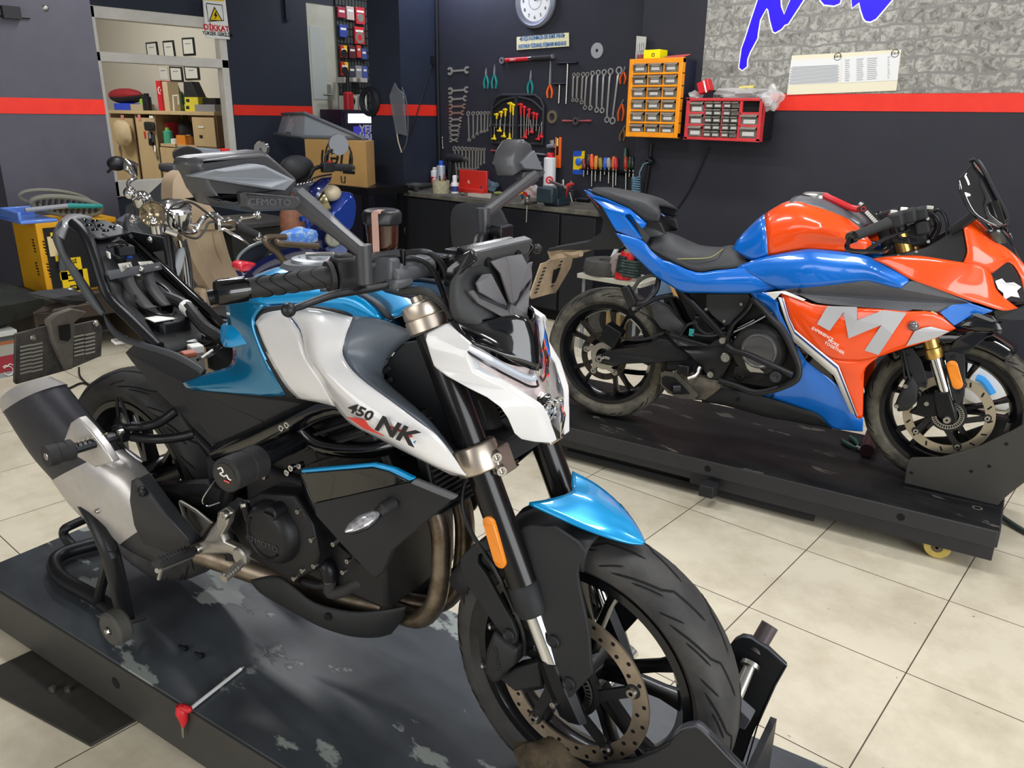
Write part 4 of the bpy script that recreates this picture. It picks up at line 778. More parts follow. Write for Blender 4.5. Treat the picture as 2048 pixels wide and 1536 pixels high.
# --- plate carrier
PX=-1.80
def Ax(u,v,d=0): return fr.AX(u,v,PX+d)
PBR=mat('plate_carrier_black','#232221',.55,noise=.5,nscale=12,col2='#55504a')
pc=MB().plate([Ax(31,668),Ax(93,652),Ax(140,668),Ax(150,650),Ax(196,640),Ax(205,655),Ax(203,712),Ax(137,740),Ax(33,769),Ax(29,764)],-Xf*.01).build('plate_carrier',PBR,K,bev=.002)
m=MB()
for r in range(8):
    for c in range(2):
        for s in range(2):
            u=(52 if c==0 else 158)+s*22; v=(692 if c==0 else 672)+r*7.5-s*4
            if 6>r or c==0: p=Ax(u,v,.002); m.box(p,(.002,.032,.005),ax=(Xf,Rt,Zu))
m.build('slot_pattern',mat('slot_light','#8d8a80',.6),pc)
MB().plate([Ax(98,642,.02),Ax(113,630,.03),Ax(145,618,.05),Ax(175,624,.05),Ax(150,645,.03),Ax(146,738,.01),Ax(131,741,.01),Ax(117,706,.02),Ax(108,685,.02)],-Xf*.03).build('mudguard_arm',mat('dusty_arm','#4c4842',.7,noise=.4,nscale=12,col2='#6d665c'),K,bev=.004)
MB().plate([Ax(117,652,.035),Ax(140,648,.035),Ax(142,676,.03),Ax(136,683,.03),Ax(120,680,.03)],-Xf*.002).build('arm_window',GRV,K)
for u,v in ((66,675),(191,647),(140,657)): MB().lathe([(0,.003),(.006,.004),(.009,.002),(.009,0)],Ax(u,v,.004),Xf,12).build('carrier_bolt',STL,pc)
MB().tube([fr.AX(178,606,-1.72),fr.AX(120,612,-1.72),fr.AX(95,618,-1.72),fr.AX(68,626,-1.72)],[.006,.018,.02,.004],14,3,sq=.6).build('rear_turn_signal',mat('smoked_signal','#3c332f',.15,coat=.6),K)
MB().plate([fr.AX(95,597,-1.7),fr.AX(125,591,-1.68),fr.AX(178,586,-1.62),fr.AX(182,602,-1.62),fr.AX(155,612,-1.66),fr.AX(120,606,-1.7)],-Xf*.12,1,.004).build('tail_lamp_shroud',BLKM,K,bev=.004)
# ---------------------------------------------------------------- the orange and blue sport motorcycle
fr=B2; K=K2; U=B2.U; Rt=B2.R; Xf=B2.X
def ds(s=1): return 0
# fork
ft=U(1796,455,.1); fb=fr.L(.012,.1,.31); fd=(fb-ft).normalized()
def fk(t): return ft+(fb-ft)*t
both(MB().cyl(fk(.0),fk(.63),.026,n=24).lathe([(.026,0),(.03,.004),(.03,.035),(.028,.04)],fk(.63),fd,24),'fork_tube',GLD)
both(MB().cyl(fk(.6),fk(.92),.0205,n=24),'fork_slider',CHR)
both(MB().lathe([(0,-.03),(.012,-.03),(.012,-.012),(.027,-.01),(.029,0),(.029,.02)],fk(0),fd,24),'fork_cap',MBK)
MB().box(fk(.06)-Rt*.1,(.06,.26,.025),ax=(Xf,Rt,fd)).box(fk(.35)-Rt*.1,(.07,.26,.04),ax=(Xf,Rt,fd)).cyl(fk(.02)-Rt*.1-Xf*.05,fk(.4)-Rt*.1-Xf*.06,.035).build('steering_stem',BLKM,K,bev=.004)
panel('fork_foot',[(1866,786,.125),(1899,784,.125),(1910,819,.125),(1915,842,.125),(1904,852,.125),(1893,846,.125),(1873,833,.125),(1868,805,.125)],MBK,.05,bev=.006)
panel('caliper_mount',[(1836,795,.11),(1868,790,.115),(1876,832,.115),(1850,835,.11),(1818,826,.11),(1832,815,.11)],MBK,.03)
c=MB().plate(fr.us([(1791,806,.12),(1800,785,.12),(1808,768,.12),(1824,751,.12),(1837,770,.12),(1834,804,.12),(1816,821,.12),(1795,824,.12)]),-Rt*.07,1,.006,.2).build('brake_caliper',BLKM,K,bev=.004)
for u,v in ((1811,772),(1793,812),(1853,807)): MB().lathe([(0,.006),(.008,.006),(.009,0),(.009,-.012)],U(u,v,.125),Rt,12).build('caliper_bolt',STL,c)
MB().cyl(F2-Rt*.12,F2+Rt*.12,.014).lathe([(.004,.012),(.012,.012),(.014,.008),(.014,0)],F2+Rt*.125,Rt,16).build('axle',STL,K)
panel('fender_stay',[(1793,702,.1),(1824,695,.1),(1842,720,.11),(1855,762,.118),(1853,777,.12),(1838,774,.12),(1820,746,.112)],BLKM,.01)
fp=panel('fender_side',[(1888,706,.11),(1906,702,.108),(1930,708,.105),(1931,760,.112),(1929,792,.116),(1917,813,.12),(1905,797,.12),(1895,750,.115)],BLK,.01)
p0=U(1904,731,.122); p1=U(1915,769,.122); d=(p1-p0).normalized(); e=d.cross(Rt)
q=[p0+(-d*math.cos(a)+e*math.sin(a))*.0175 for a in [R_(x) for x in range(-90,91,18)]]+[p1+(d*math.cos(a)-e*math.sin(a))*.0175 for a in [R_(x) for x in range(-90,91,18)]]
MB().plate(q,-Rt*.008,1,.002,.12).build('reflector',AMB,K)
def arc2(r,a,l): a=R_(a); return F2+Xf*(r*math.sin(a))+Zu*(r*math.cos(a))+Rt*l
rows=[[arc2(r,a,l) for r,l in ((.265,.085),(.3,.082),(.315,.06),(.32,.03),(.322,0))] for a in (-50,-35,-15,5,20,32)]
MB().patch([r+[fr.mir(p) for p in r[-2::-1]] for r in rows],2,3).build('front_mudguard',GLB,K,thick=.004)
panel('mudguard_wing',[(1897,699,.1),(1910,680,.1),(1939,664,.1),(1975,661,.09),(2008,660,.07),(1996,667,.08),(1972,676,.095),(1948,695,.1),(1932,711,.1),(1905,706,.102)],GLB,.008)
rod('brake_hose',[(1806,700,.11),(1815,740,.12),(1822,765,.12)],.005,CB,8)
rod('brake_hose',[(1800,690,.1),(1806,730,.115),(1810,760,.12)],.004,CB,8)
bolt([(1907,715,.118),(1919,785,.124),(1850,768,.124),(1816,712,.108)],.006,BLK)
# tank
tb=[(1466,498,.12),(1504,521,.15),(1537,513,.162),(1590,505,.166),(1624,501,.166),(1680,503,.16),(1738,502,.135)]
tl=[(1470,489,.115),(1503,498,.155),(1534,487,.172),(1588,480,.18),(1628,483,.172),(1684,488,.162),(1742,493,.132)]
tm=[(1474,480,.1),(1503,475,.145),(1532,460,.166),(1583,448,.185),(1632,452,.188),(1687,468,.172),(1742,482,.125)]
tu=[(1482,469,.05),(1506,448,.09),(1529,431,.115),(1578,406,.122),(1630,414,.122),(1690,437,.1),(1722,458,.09)]
tc=[(1489,464,0),(1509,445,0),(1533,426,0),(1580,401,0),(1622,398,0),(1682,410,0),(1730,445,0)]
def trow(a,b): return [[r[i] for r in (tb,tl,tm,tu,tc)] for i in range(a,b)]
full=MB().patch(mid([fr.us(r) for r in trow(0,7)]),3,4); n=len(full.f)//6
rows_=9*3-2
m1=MB(); m1.v=full.v; per=len(full.f)//24
m1.f=full.f[:8*per]; m1.m=[0]*len(m1.f); m1.build('tank_rear',BLU,K,thick=.004)
m2=MB(); m2.v=full.v; m2.f=full.f[8*per:]; m2.m=[0]*len(m2.f); m2.build('fuel_tank',ORG,K,thick=.004)
tg=[[(1579,405,.118),(1632,415,.116),(1691,438,.094),(1722,459,.084)],[(1582,399,.07),(1625,399,.07),(1685,418,.06),(1734,450,.055)],[(1590,394,0),(1622,391,0),(1680,404,0),(1742,446,0)]]
tr=[[r[i] for r in tg] for i in range(4)]
m=MB().patch(mid([[fr.U(*p)+Zu*.003 for p in r] for r in tr]),3,3).build('tank_cover',mat('tank_cover_grey','#5f6166',.3,coat=.4),K,thick=.004)
MB().lathe([(.05,0),(.05,.012),(.04,.018),(0,.018)],U(1632,395,0),Zu,28).build('filler_cap',STL,K)
rod('strap_ribbon',[(1648,391,.03),(1672,402,.05),(1700,415,.06),(1716,419,.07)],.012,RED,8,4)
so=U(1722,412,.1); se=U(1756,448,.12); m=MB(); ddx=(se-so).normalized(); nn=ddx.cross(Rt)
MB().plate([so+nn*.014,so-nn*.014,se-nn*.014,se+nn*.014],-Rt*.004).build('key_strap',BLK,K)
for i in range(7): MB().box(so.lerp(se,.34+.09*i)+Rt*.001,(.006,.002,.013),ax=(ddx,Rt,nn)).build('strap_print',PAPER,K)
MB().lathe([(.006,.001),(.009,.001)],so.lerp(se,.16)+Rt*.001,Rt,16).build('strap_emblem',RED,K)
MB().ell(U(1722,410,.09),.011).build('ignition_key',STL,K)
# seats
sd=[(1296,495,.11),(1337,519,.14),(1392,543,.155),(1430,539,.16),(1474,536,.155),(1499,526,.14)]
sm=[(1298,484,.07),(1338,492,.085),(1386,512,.1),(1432,515,.1),(1469,510,.09),(1494,522,.08)]
sc_=[(1300,472,0),(1333,466,0),(1382,490,0),(1433,497,0),(1464,494,0),(1490,516,0)]
SEAT=mat('seat_vinyl','#2a2b2e',.55,bump=.3,bscale=700)
skin('rider_seat',[[r[i] for r in (sd,sm,sc_)] for i in range(6)],SEAT,.01,4,4,mid=True)
rod('seat_stitching',[(1345,518,.135),(1400,517,.125),(1422,514,.12),(1437,505,.1),(1446,498,.05)],.0018,mat('yellow_stitch','#a9a25a',.6),5)
pd=[(1183,383,.06),(1205,393,.085),(1258,416,.11),(1290,440,.115),(1318,443,.11)]
pm=[(1186,379,.04),(1206,383,.07),(1260,398,.095),(1296,412,.1),(1321,428,.1)]
pc_=[(1190,377,0),(1208,378,0),(1262,387,0),(1303,397,0),(1318,412,0)]
skin('pillion_seat',[[r[i] for r in (pd,pm,pc_)] for i in range(5)],SEAT,.01,4,4,mid=True)
panel('seat_divider',[(1276,440,.1),(1300,443,.105),(1320,447,.1),(1330,468,.09),(1322,472,.1),(1300,474,.11),(1293,488,.115),(1284,478,.115),(1262,428,.105)],mat('divider_black','#232427',.4),.02)
# tail
panel('tail_fin',[(1167,380,.03),(1176,384,.06),(1187,391,.085),(1211,397,.1),(1260,418,.115),(1287,442,.122),(1291,448,.122),(1286,457,.122),(1277,446,.124),(1263,428,.124),(1252,428,.124),(1249,433,.124),(1266,455,.124),(1283,478,.125),(1275,477,.124),(1232,462,.115),(1226,452,.11),(1204,413,.09),(1180,393,.06)],BLU,.02,1,.004,.06)
skin('tail_panel',[[(1231,466,.115),(1260,472,.12),(1286,482,.125),(1303,502,.132),(1324,519,.14),(1340,524,.15),(1392,545,.162),(1433,541,.168),(1474,537,.165),(1497,527,.155)],[(1245,485,.12),(1272,498,.126),(1298,513,.136),(1315,530,.142),(1338,548,.152),(1362,556,.162),(1400,565,.176),(1440,562,.182),(1490,558,.182),(1520,553,.175)],[(1258,502,.115),(1279,521,.12),(1296,538,.13),(1314,554,.135),(1340,570,.145),(1366,584,.155),(1410,585,.165),(1452,586,.17),(1512,585,.17),(1562,576,.165)]],BLU,.006,3,4)
panel('undertail',[(1170,384,.04),(1182,396,.075),(1205,415,.085),(1229,460,.105),(1247,488,.11),(1240,498,.1),(1185,500,.06),(1120,500,.05),(1094,503,.05),(1096,497,.05),(1176,483,.06),(1201,466,.08),(1206,440,.08)],mat('undertail_black','#232426',.5),.03)
panel('tail_lamp',[(1172,388,.055),(1178,392,.07),(1196,412,.08),(1200,420,.08),(1188,405,.07)],mat('tail_lamp_red','#8f1b22',.2,coat=.5),.01)
PX2=-1.70
def Ax(u,v,d=0): return fr.AX(u,v,PX2+d)
TAN=mat('dusty_plate_carrier','#a89378',.75,noise=.4,nscale=18,col2='#8b7860')
pc=MB().plate([Ax(1083,527),Ax(1094,524),Ax(1128,500),Ax(1147,513),Ax(1142,535),Ax(1130,556),Ax(1112,586),Ax(1100,588),Ax(1064,598),Ax(1060,592)],-Xf*.008).build('plate_carrier',TAN,K,bev=.002)
for r in range(8):
    for c in range(2):
        p=Ax(1090-r*2.6+c*33,536+r*7-c*13,.003); MB().box(p,(.002,.026,.005),ax=(Xf,Rt,Zu)).build('carrier_slot',GRV,pc)
MB().plate([Ax(1108,540,.003),Ax(1122,535,.003),Ax(1112,562,.003),Ax(1104,566,.003)],-Xf*.002).build('carrier_window',GRV,pc)
rod('signal_bracket',[(1130,505,.03),(1146,510,.05),(1162,507,.07)],.014,TAN,8)
panel('carrier_arm',[(1094,502,.03),(1130,497,.04),(1170,492,.05),(1165,506,.05),(1140,514,.05),(1100,522,.03)],TAN,.03)
# fairings
skin('upper_fairing',[[(1474,534,.155),(1507,521,.16),(1545,511,.17),(1600,501,.18),(1632,499,.18),(1712,508,.175),(1744,517,.175),(1772,532,.178),(1811,552,.185),(1818,563,.188)],[(1502,548,.175),(1530,541,.185),(1562,537,.2),(1610,533,.215),(1645,530,.215),(1706,536,.205),(1740,541,.205),(1768,552,.205),(1795,566,.205),(1806,572,.2)],[(1530,564,.175),(1559,579,.185),(1585,578,.2),(1612,575,.21),(1660,570,.212),(1722,562,.205),(1741,563,.203),(1770,570,.203),(1786,574,.2),(1803,576,.198)]],BLU,.006,3,4)
skin('fairing_strip',[[(1500,584,.165),(1532,585,.17),(1553,600,.2),(1558,622,.212),(1570,648,.215),(1586,684,.21)],[(1505,592,.15),(1527,609,.16),(1545,625,.19),(1554,638,.2),(1566,660,.2),(1580,688,.19)]],BLU,.006,3,3)
panel('carbon_panel',[(1560,583,.2),(1568,580,.205),(1612,574,.212),(1729,561,.208),(1741,562,.206),(1797,577,.202),(1817,564,.192),(1826,561,.19),(1844,564,.188),(1931,602,.16),(1945,608,.15),(1879,624,.18),(1826,619,.2),(1811,624,.212),(1773,619,.218),(1653,609,.222),(1634,606,.222),(1603,592,.215)],CARB,.01)
of=[[(1561,584,.205),(1610,602,.222),(1634,609,.226),(1700,615,.228),(1771,619,.225),(1813,623,.218),(1869,625,.19),(1911,656,.165)],[(1567,604,.212),(1610,628,.23),(1642,640,.235),(1700,650,.238),(1758,655,.232),(1803,660,.222),(1855,655,.195),(1908,658,.166)],[(1581,653,.21),(1625,680,.225),(1655,690,.228),(1700,692,.226),(1748,692,.22),(1788,690,.212),(1836,678,.192),(1895,664,.168)],[(1600,670,.205),(1640,702,.215),(1666,717,.215),(1692,722,.21),(1722,722,.205),(1750,715,.2),(1800,698,.192),(1867,678,.172)]]
skin('side_fairing',of,ORG,.006,3,4)
skin('side_fairing',[[(1640,702,.215),(1666,718,.215),(1700,722,.21),(1735,718,.202),(1757,713,.198)],[(1660,720,.2),(1680,738,.2),(1702,745,.2),(1722,742,.195),(1731,735,.19)],[(1678,742,.185),(1692,772,.18),(1705,772,.178),(1717,770,.172),(1727,765,.168)],[(1700,800,.15),(1707,812,.145),(1714,814,.142),(1720,813,.138),(1726,810,.135)],[(1714,836,.13),(1717,836,.128),(1719,836,.126),(1722,836,.124),(1725,835,.12)]],ORG,.005,3,3)
skin('belly_fairing',[[(1593,690,.2),(1608,712,.2),(1640,740,.19),(1672,768,.175),(1694,800,.15),(1713,835,.128),(1726,834,.12)],[(1600,735,.19),(1615,755,.188),(1645,778,.175),(1675,800,.16),(1690,818,.145),(1705,845,.12),(1726,846,.115)],[(1580,768,.165),(1605,785,.165),(1635,802,.155),(1660,820,.14),(1680,836,.125),(1700,856,.1),(1725,858,.1)],[(1515,788,.13),(1540,796,.13),(1603,816,.125),(1637,829,.115),(1662,854,.1),(1690,859,.09),(1725,862,.09)]],BLU,.006,3,4)
panel('lower_edge',[(1662,853,.101),(1700,855,.1),(1726,835,.122),(1726,863,.09),(1700,861,.09)],mat('scuffed_grey','#8d8478',.7),.004)
panel('fairing_vent',[(1594,694,.205),(1625,713,.208),(1663,748,.192),(1669,764,.182),(1642,746,.193),(1612,722,.204)],GLB,.012)
# stripes and lettering on the fairing
def decal(name,pts,mt,par=None): return MB().add(fr.us(pts),[tuple(t) for t in tessellate_polygon([fr.us(pts)])]).build(name,mt,par or K,smooth=False)
def strip(name,A_,B_,mt):
    m=MB()
    for i in range(len(A_)-1): m.add([U(*A_[i]),U(*A_[i+1]),U(*B_[i+1]),U(*B_[i])],[(0,1,2,3)])
    return m.build(name,mt,K,thick=.001)
WD=mat('white_decal','#e9e6e0',.3,coat=.5)
L_=[(1556,594,.222),(1571,640,.226),(1588,684,.224),(1625,715,.222),(1668,752,.205),(1701,826,.155)]; Rr=[(1567,596,.226),(1577,634,.23),(1589,659,.232),(1632,695,.23),(1677,731,.215),(1716,833,.148)]
strip('white_stripe',L_,Rr,WD)
def mixp(a,b,t,d=.0025): return (a[0]+(b[0]-a[0])*t,a[1]+(b[1]-a[1])*t,a[2]+(b[2]-a[2])*t+d)
strip('blue_pinstripe',[mixp(a,b,.68) for a,b in zip(L_,Rr)],[mixp(a,b,.84) for a,b in zip(L_,Rr)],mat('navy_decal','#1e3f8f',.3,coat=.5))
decal('white_tick',[(1531,585,.2),(1561,582,.215),(1571,582,.216),(1612,599,.232),(1606,602,.232),(1562,586,.22),(1549,600,.214)],WD)
MP=[(1655,612,.242),(1690,613,.244),(1714,614,.244),(1714,641,.248),(1767,620,.24),(1813,626,.23),(1785,668,.236),(1757,710,.216),(1729,701,.224),(1763,650,.242),(1697,677,.242),(1687,624,.245),(1659,662,.244),(1634,648,.244)]
mp=[fr.U(*p) for p in MP]; tri=[(0,1,11),(0,11,12),(0,12,13),(1,2,3),(1,3,11),(11,3,10),(3,4,9),(4,5,9),(5,6,9),(6,7,8),(6,8,9),(3,9,10)]
MB().add(mp,tri).build('letter_m',SILV,K,thick=.001,smooth=False)
decal('silver_patch',[(1812,692,.203),(1829,663,.22),(1845,656,.212),(1862,653,.2),(1899,663,.176),(1867,678,.183)],SILV)
o=U(1652,673,.2405); e=U(1678,688,.2405); dx=(e-o).normalized(); dy=Rt.cross(dx) if Rt.cross(dx).z>0 else -Rt.cross(dx)
tz=.0125
text('EXPERIENCE',.0145,U(1645,668,.243),-Rt.cross(Zu) if 0 else dx,dy,WD,'lettering',K,shear=-.1,bold=.0003,sx=1.05)
text('MORE',.0145,U(1667,686,.243),dx,dy,WD,'lettering',K,shear=-.1,bold=.0003,sx=1.05)
text('TOGETHER',.0145,U(1669,696,.242),dx,dy,WD,'lettering',K,shear=-.1,bold=.0003,sx=1.05)
bolt([(1598,583,.22)],.008,BLK); both(MB().ell(U(1827,652,.225),(.018,.016,.018)),'turn_signal',mat('smoked_lens','#6f6c6e',.15,metal=.4,coat=.6))
# nose
no=[[(1744,518,.178),(1779,534,.182),(1820,558,.19),(1858,572,.185),(1915,593,.165),(1961,608,.145),(2005,621,.11),(2035,617,.07)],[(1773,514,.176),(1810,527,.18),(1850,545,.182),(1893,560,.17),(1940,575,.145),(1972,585,.125),(1992,590,.1),(2020,606,.07)],[(1829,512,.16),(1862,519,.165),(1895,530,.165),(1925,540,.155),(1955,550,.14),(1975,560,.12),(1985,570,.1),(1995,584,.08)],[(1880,519,.15),(1905,523,.15),(1928,526,.15),(1945,528,.148),(1960,532,.14),(1972,537,.125),(1980,545,.105),(1985,560,.09)]]
skin('nose_fairing',no,ORG,.006,3,4)
skin('nose_fairing',[[(1926,526,.15),(1934,505,.15),(1931,480,.145),(1926,451,.135)],[(1945,529,.147),(1950,505,.145),(1948,480,.138),(1940,450,.128)],[(1972,537,.125),(1980,515,.12),(1975,492,.11),(1957,460,.11)],[(1985,545,.1),(2005,522,.09),(2003,503,.08),(1975,475,.09)],[(2014,522,.06),(2024,524,.05),(2030,520,.04),(2022,503,.05)],[(2040,552,.03),(2050,560,.02),(2058,560,.012),(2055,540,.015)],[(2050,600,.01),(2068,590,.004),(2072,585,.0),(2072,580,.0)]],ORG,.006,3,4)
hl=panel('headlight',[(1980,547,.1),(1996,532,.085),(2016,520,.06),(2036,548,.035),(2050,572,.015),(2052,604,.01),(2020,603,.06),(1994,584,.09)],mat('headlight_dark','#2a2624',.1,coat=1),.02)
panel('headlight_cross',[(1990,562,.101),(2004,557,.09),(2012,566,.08),(2028,565,.06),(2043,574,.03),(2034,582,.045),(2040,596,.035),(2022,593,.06),(2008,601,.08),(2006,586,.088),(1996,578,.098)],mat('lamp_white','#e8e8ea',.2,coat=.5),.006)
panel('nose_lower',[(1987,622,.12),(2035,617,.065),(2060,606,.01),(2060,640,.01),(2020,641,.06),(1990,637,.1)],BLK,.02)
panel('fairing_blue_tip',[(1879,625,.19),(1905,610,.178),(1940,607,.165),(1987,622,.13),(1963,630,.14),(1940,635,.15),(1908,652,.165)],BLU,.01)
panel('winglet',[(1914,651,.165),(1930,640,.16),(1946,631,.155),(1987,634,.15),(2000,648,.15),(2007,660,.15),(2002,669,.15),(1975,665,.155),(1940,660,.16)],GLB,.012,1,.004,.2)
panel('winglet_trim',[(1942,628,.165),(1955,626,.162),(1992,642,.155),(1984,645,.157),(1950,633,.164)],CARB,.004)
panel('cockpit_side',[(1745,516,.15),(1790,510,.14),(1850,495,.12),(1905,465,.12),(1924,452,.125),(1934,505,.14),(1926,527,.145),(1870,520,.15),(1829,513,.155)],mat('cockpit_black','#121214',.5),.02)
WS=mat('smoked_windscreen','#17181b',.04,coat=1,spec=.8)
ws=[[(1917,359,.1),(1919,375,.115),(1921,388,.125),(1940,423,.145),(1965,441,.145),(1998,455,.13)],[(1932,340,.06),(1945,365,.075),(1955,388,.08),(1972,420,.09),(1990,437,.09),(2010,452,.08)],[(1945,323,0),(1968,350,0),(1985,380,0),(2003,415,0),(2015,435,0),(2024,452,0)]]
skin('windscreen',[[r[i] for r in ws] for i in range(6)],WS,.004,4,4,mid=True)
rod('windscreen_edge',[(1941,322,0),(1952,320,.01),(1966,338,.02),(1990,385,.025),(2013,430,.03),(2013,445,.04),(2000,457,.08)],.008,BLK,8,4)
skin('windscreen_base',[[(1970,462,.1),(1998,457,.1),(2020,470,.03)],[(2000,495,.07),(2015,490,.05),(2042,515,.01)],[(2025,520,.035),(2045,530,.02),(2068,560,.0)]],WS,.004,3,3)
rod('mirror_stub',[(1902,462,.12),(1925,447,.13),(1947,430,.14)],.017,BLK,10,2)
rod('mirror_mount',[(1985,405,.05),(1992,425,.06),(2000,450,.07)],.018,GLB,12,3)
# bars
g0=U(1775,446,.22); g1=U(1708,473,.345); gd=(g1-g0).normalized(); hb=MB().tube([g0-gd*.12,g1],.012,12).build('clip_on_bar',MBK,K)
for s in (0,1):
    f=(lambda p:fr.mir(p)) if s else (lambda p:p)
    MB().tube([f(g0),f(g0+gd*.01),f(g1)],[.02,.0175,.0165],18).build('grip',RUB,hb)
    MB().tube([f(g1),f(g1+gd*.003),f(g1+gd*.02)],[.0165,.021,.019],18).build('bar_end',GLB,hb)
    MB().tube([f(g1+gd*.012)]+[f(U(*p)) for p in ((1694,490,.37),(1698,500,.37),(1712,503,.36),(1740,503,.33),(1768,502,.28),(1784,488,.23))],.0085,10,4).build('lever_guard',GLB,hb)
    MB().tube([f(U(*p)) for p in ((1790,470,.2),(1770,478,.24),(1750,490,.28),(1735,500,.32))],.007,8,3).build('brake_lever',BLK,hb)
m=MB()
for u,v,l,a,b,c in ((1792,440,.19,.05,.06,.05),(1815,432,.14,.06,.07,.05),(1835,428,.1,.07,.06,.045),(1850,440,.06,.06,.06,.06),(1845,455,.1,.05,.05,.05),(1830,468,.05,.08,.1,.08)): m.box(U(u,v,l),(a,b,c),ax=((Xf*.95+Zu*.3).normalized(),Rt,(Zu*.95-Xf*.3).normalized()))
m.build('bar_controls',BLKM,K,bev=.01)
for u,v,mt in ((1788,424,PAPER),(1808,418,PAPER),(1860,415,STL),(1784,430,RED)): MB().box(U(u,v,.16),(.022,.014,.012),ax=(Xf,Rt,Zu)).build('control_button',mt,K,bev=.002)
for P in ([(1840,420,.1),(1868,428,.1),(1880,450,.09),(1868,480,.08),(1850,498,.08)],[(1866,424,.08),(1880,420,.09),(1893,440,.1),(1893,470,.1),(1880,482,.1),(1850,485,.08)],[(1790,455,.18),(1800,475,.15),(1830,480,.1),(1850,470,.08)],[(1780,480,.14),(1790,470,.16),(1820,460,.12)],[(1810,425,.14),(1850,430,.1),(1872,450,.06),(1858,480,.05)]): rod('control_cable',P,.005,CB,10)
bolt([(1856,437,.12),(1857,483,.12),(1833,503,.13),(1797,512,.16)],.006,STL)
# engine bay
MB().box(fr.L(-.72,0,.42),(.5,.22,.26),ax=(Xf,Rt,Zu)).box(fr.L(-.6,0,.6),(.42,.22,.2),ax=(Xf,Rt,Zu)).box(fr.L(-.42,0,.45),(.2,.2,.3),ax=(Xf,Rt,Zu)).box(fr.L(-.95,0,.62),(.2,.12,.3),ax=((Xf+Zu*.6).normalized(),Rt,(Zu-Xf*.6).normalized())).build('engine_block',EB,K,bev=.012)
panel('engine_cover',[(1412,588,.13),(1498,588,.14),(1503,600,.14),(1494,632,.14),(1470,645,.14),(1450,652,.14),(1425,632,.135),(1411,615,.13)],mat('cover_grey','#2a2a2c',.5),.02)
bolt([(1413,618,.135),(1483,608,.145),(1449,642,.142)],.007,STL)
rod('frame_tube',[(1362,582,.13),(1400,622,.14),(1440,665,.14),(1452,680,.14)],.016,MBK,12,2,mirror=True)
rod('frame_tube',[(1505,600,.15),(1490,625,.15),(1465,650,.15),(1455,680,.15)],.013,GLB,12,3,mirror=True)
for P in ([(1460,668,.14),(1500,650,.13),(1545,625,.12)],[(1468,662,.13),(1510,640,.12)],[(1470,675,.14),(1530,655,.12)]): rod('engine_hose',P,.009,GLB,10,3)
cc=U(1515,703,.165)
MB().lathe([(.105,-.03),(.1,.0),(.092,.012),(.07,.02),(0,.02)],cc,Rt,40).build('clutch_case',mat('clutch_case_dark','#2b2a29',.45,metal=.3),K)
MB().lathe([(.071,.012),(.068,.024),(.062,.027),(.058,.024),(0,.024)],U(1520,700,.168),Rt,40).build('clutch_cover',mat('clutch_cover_grey','#6c6b6b',.35,metal=.6),K)
panel('cover_badge',[(1489,724,.192),(1514,733,.192),(1528,746,.19),(1500,744,.192),(1494,738,.192)],mat('badge_silver','#bdbab0',.35,metal=.5),.004,mirror=False)
MB().plate(fr.us([(1470,733,.175),(1495,735,.18),(1530,752,.178),(1520,762,.17),(1480,765,.165),(1464,755,.165)]),-Rt*.03,1,.003,.1).build('lower_case',EB,K,bev=.004)
MB().lathe([(.004,.006),(.014,.006),(.017,.002),(.017,-.01)],U(1480,753,.17),Rt,20).build('oil_plug',MBK,K)
bolt([(1480,682,.16),(1482,700,.16),(1514,670,.16),(1546,680,.16)],.008,STL); bolt([(1451,715,.16)],.02,STL); bolt([(1445,681,.165),(1421,749,.165)],.014,STL)
rod('crash_bar',[(1506,600,.17),(1520,610,.22),(1546,640,.27),(1568,665,.28),(1592,715,.29),(1598,742,.29),(1588,763,.29),(1546,780,.28),(1510,785,.25),(1473,772,.2),(1440,762,.16)],.0125,mat('crash_bar_black','#29292b',.45,metal=.3),12,4,mirror=True)
rod('crash_bar',[(1456,692,.17),(1470,702,.2),(1498,710,.25),(1537,728,.28),(1585,750,.29)],.0125,mat('crash_bar_black'),12,4,mirror=True)
both(MB().tube([U(1552,753,.28),U(1551,754,.31),U(1551,754,.335)],[.02,.021,.019],20).lathe([(.008,.001),(.013,.001)],U(1551,754,.336),Rt,20),'crash_slider',RUB)
panel('swingarm',[(1190,716,.12),(1205,706,.122),(1224,697,.125),(1265,694,.125),(1295,688,.125),(1320,677,.125),(1357,681,.12),(1385,705,.12),(1385,722,.12),(1314,725,.125),(1246,728,.125),(1232,733,.125),(1214,730,.122),(1197,726,.12)],mat('swingarm_black','#232325',.35,metal=.3),.05,1,.006,.1,bev=.005)
MB().box(fr.L(-.98,0,.35),(.16,.24,.1),ax=(Xf,Rt,Zu)).box(fr.L(-.92,0,.55),(.05,.05,.34),ax=((Xf+Zu*.4).normalized(),Rt,(Zu-Xf*.4).normalized())).cyl(G2-Rt*.14,G2+Rt*.14,.013).build('swingarm_bridge',BLKM,K,bev=.005)
MB().lathe([(.006,.012),(.014,.012),(.018,.006),(.018,-.004)],U(1200,717,.135),Rt,20).build('axle_nut',STL,K); MB().box(U(1213,716,.13),(.03,.006,.012),ax=(Xf,Rt,Zu)).build('axle_adjuster',STL,K,bev=.002)
panel('pivot_plate',[(1333,668,.14),(1345,664,.14),(1375,678,.15),(1418,690,.155),(1436,678,.155),(1456,670,.155),(1470,690,.155),(1462,725,.15),(1440,760,.15),(1418,758,.15),(1404,735,.15),(1385,716,.15),(1357,692,.145)],mat('pivot_black','#1e1e20',.4,metal=.3),.03,1,.004,.15)
panel('hugger',[(1301,611,.09),(1312,603,.09),(1334,612,.09),(1355,636,.095),(1369,650,.1),(1361,667,.1),(1338,663,.1),(1322,657,.1),(1306,636,.095)],mat('hugger_grey','#38393b',.5,noise=.3,nscale=60,col2='#454648'),.03,1,.004,.2)
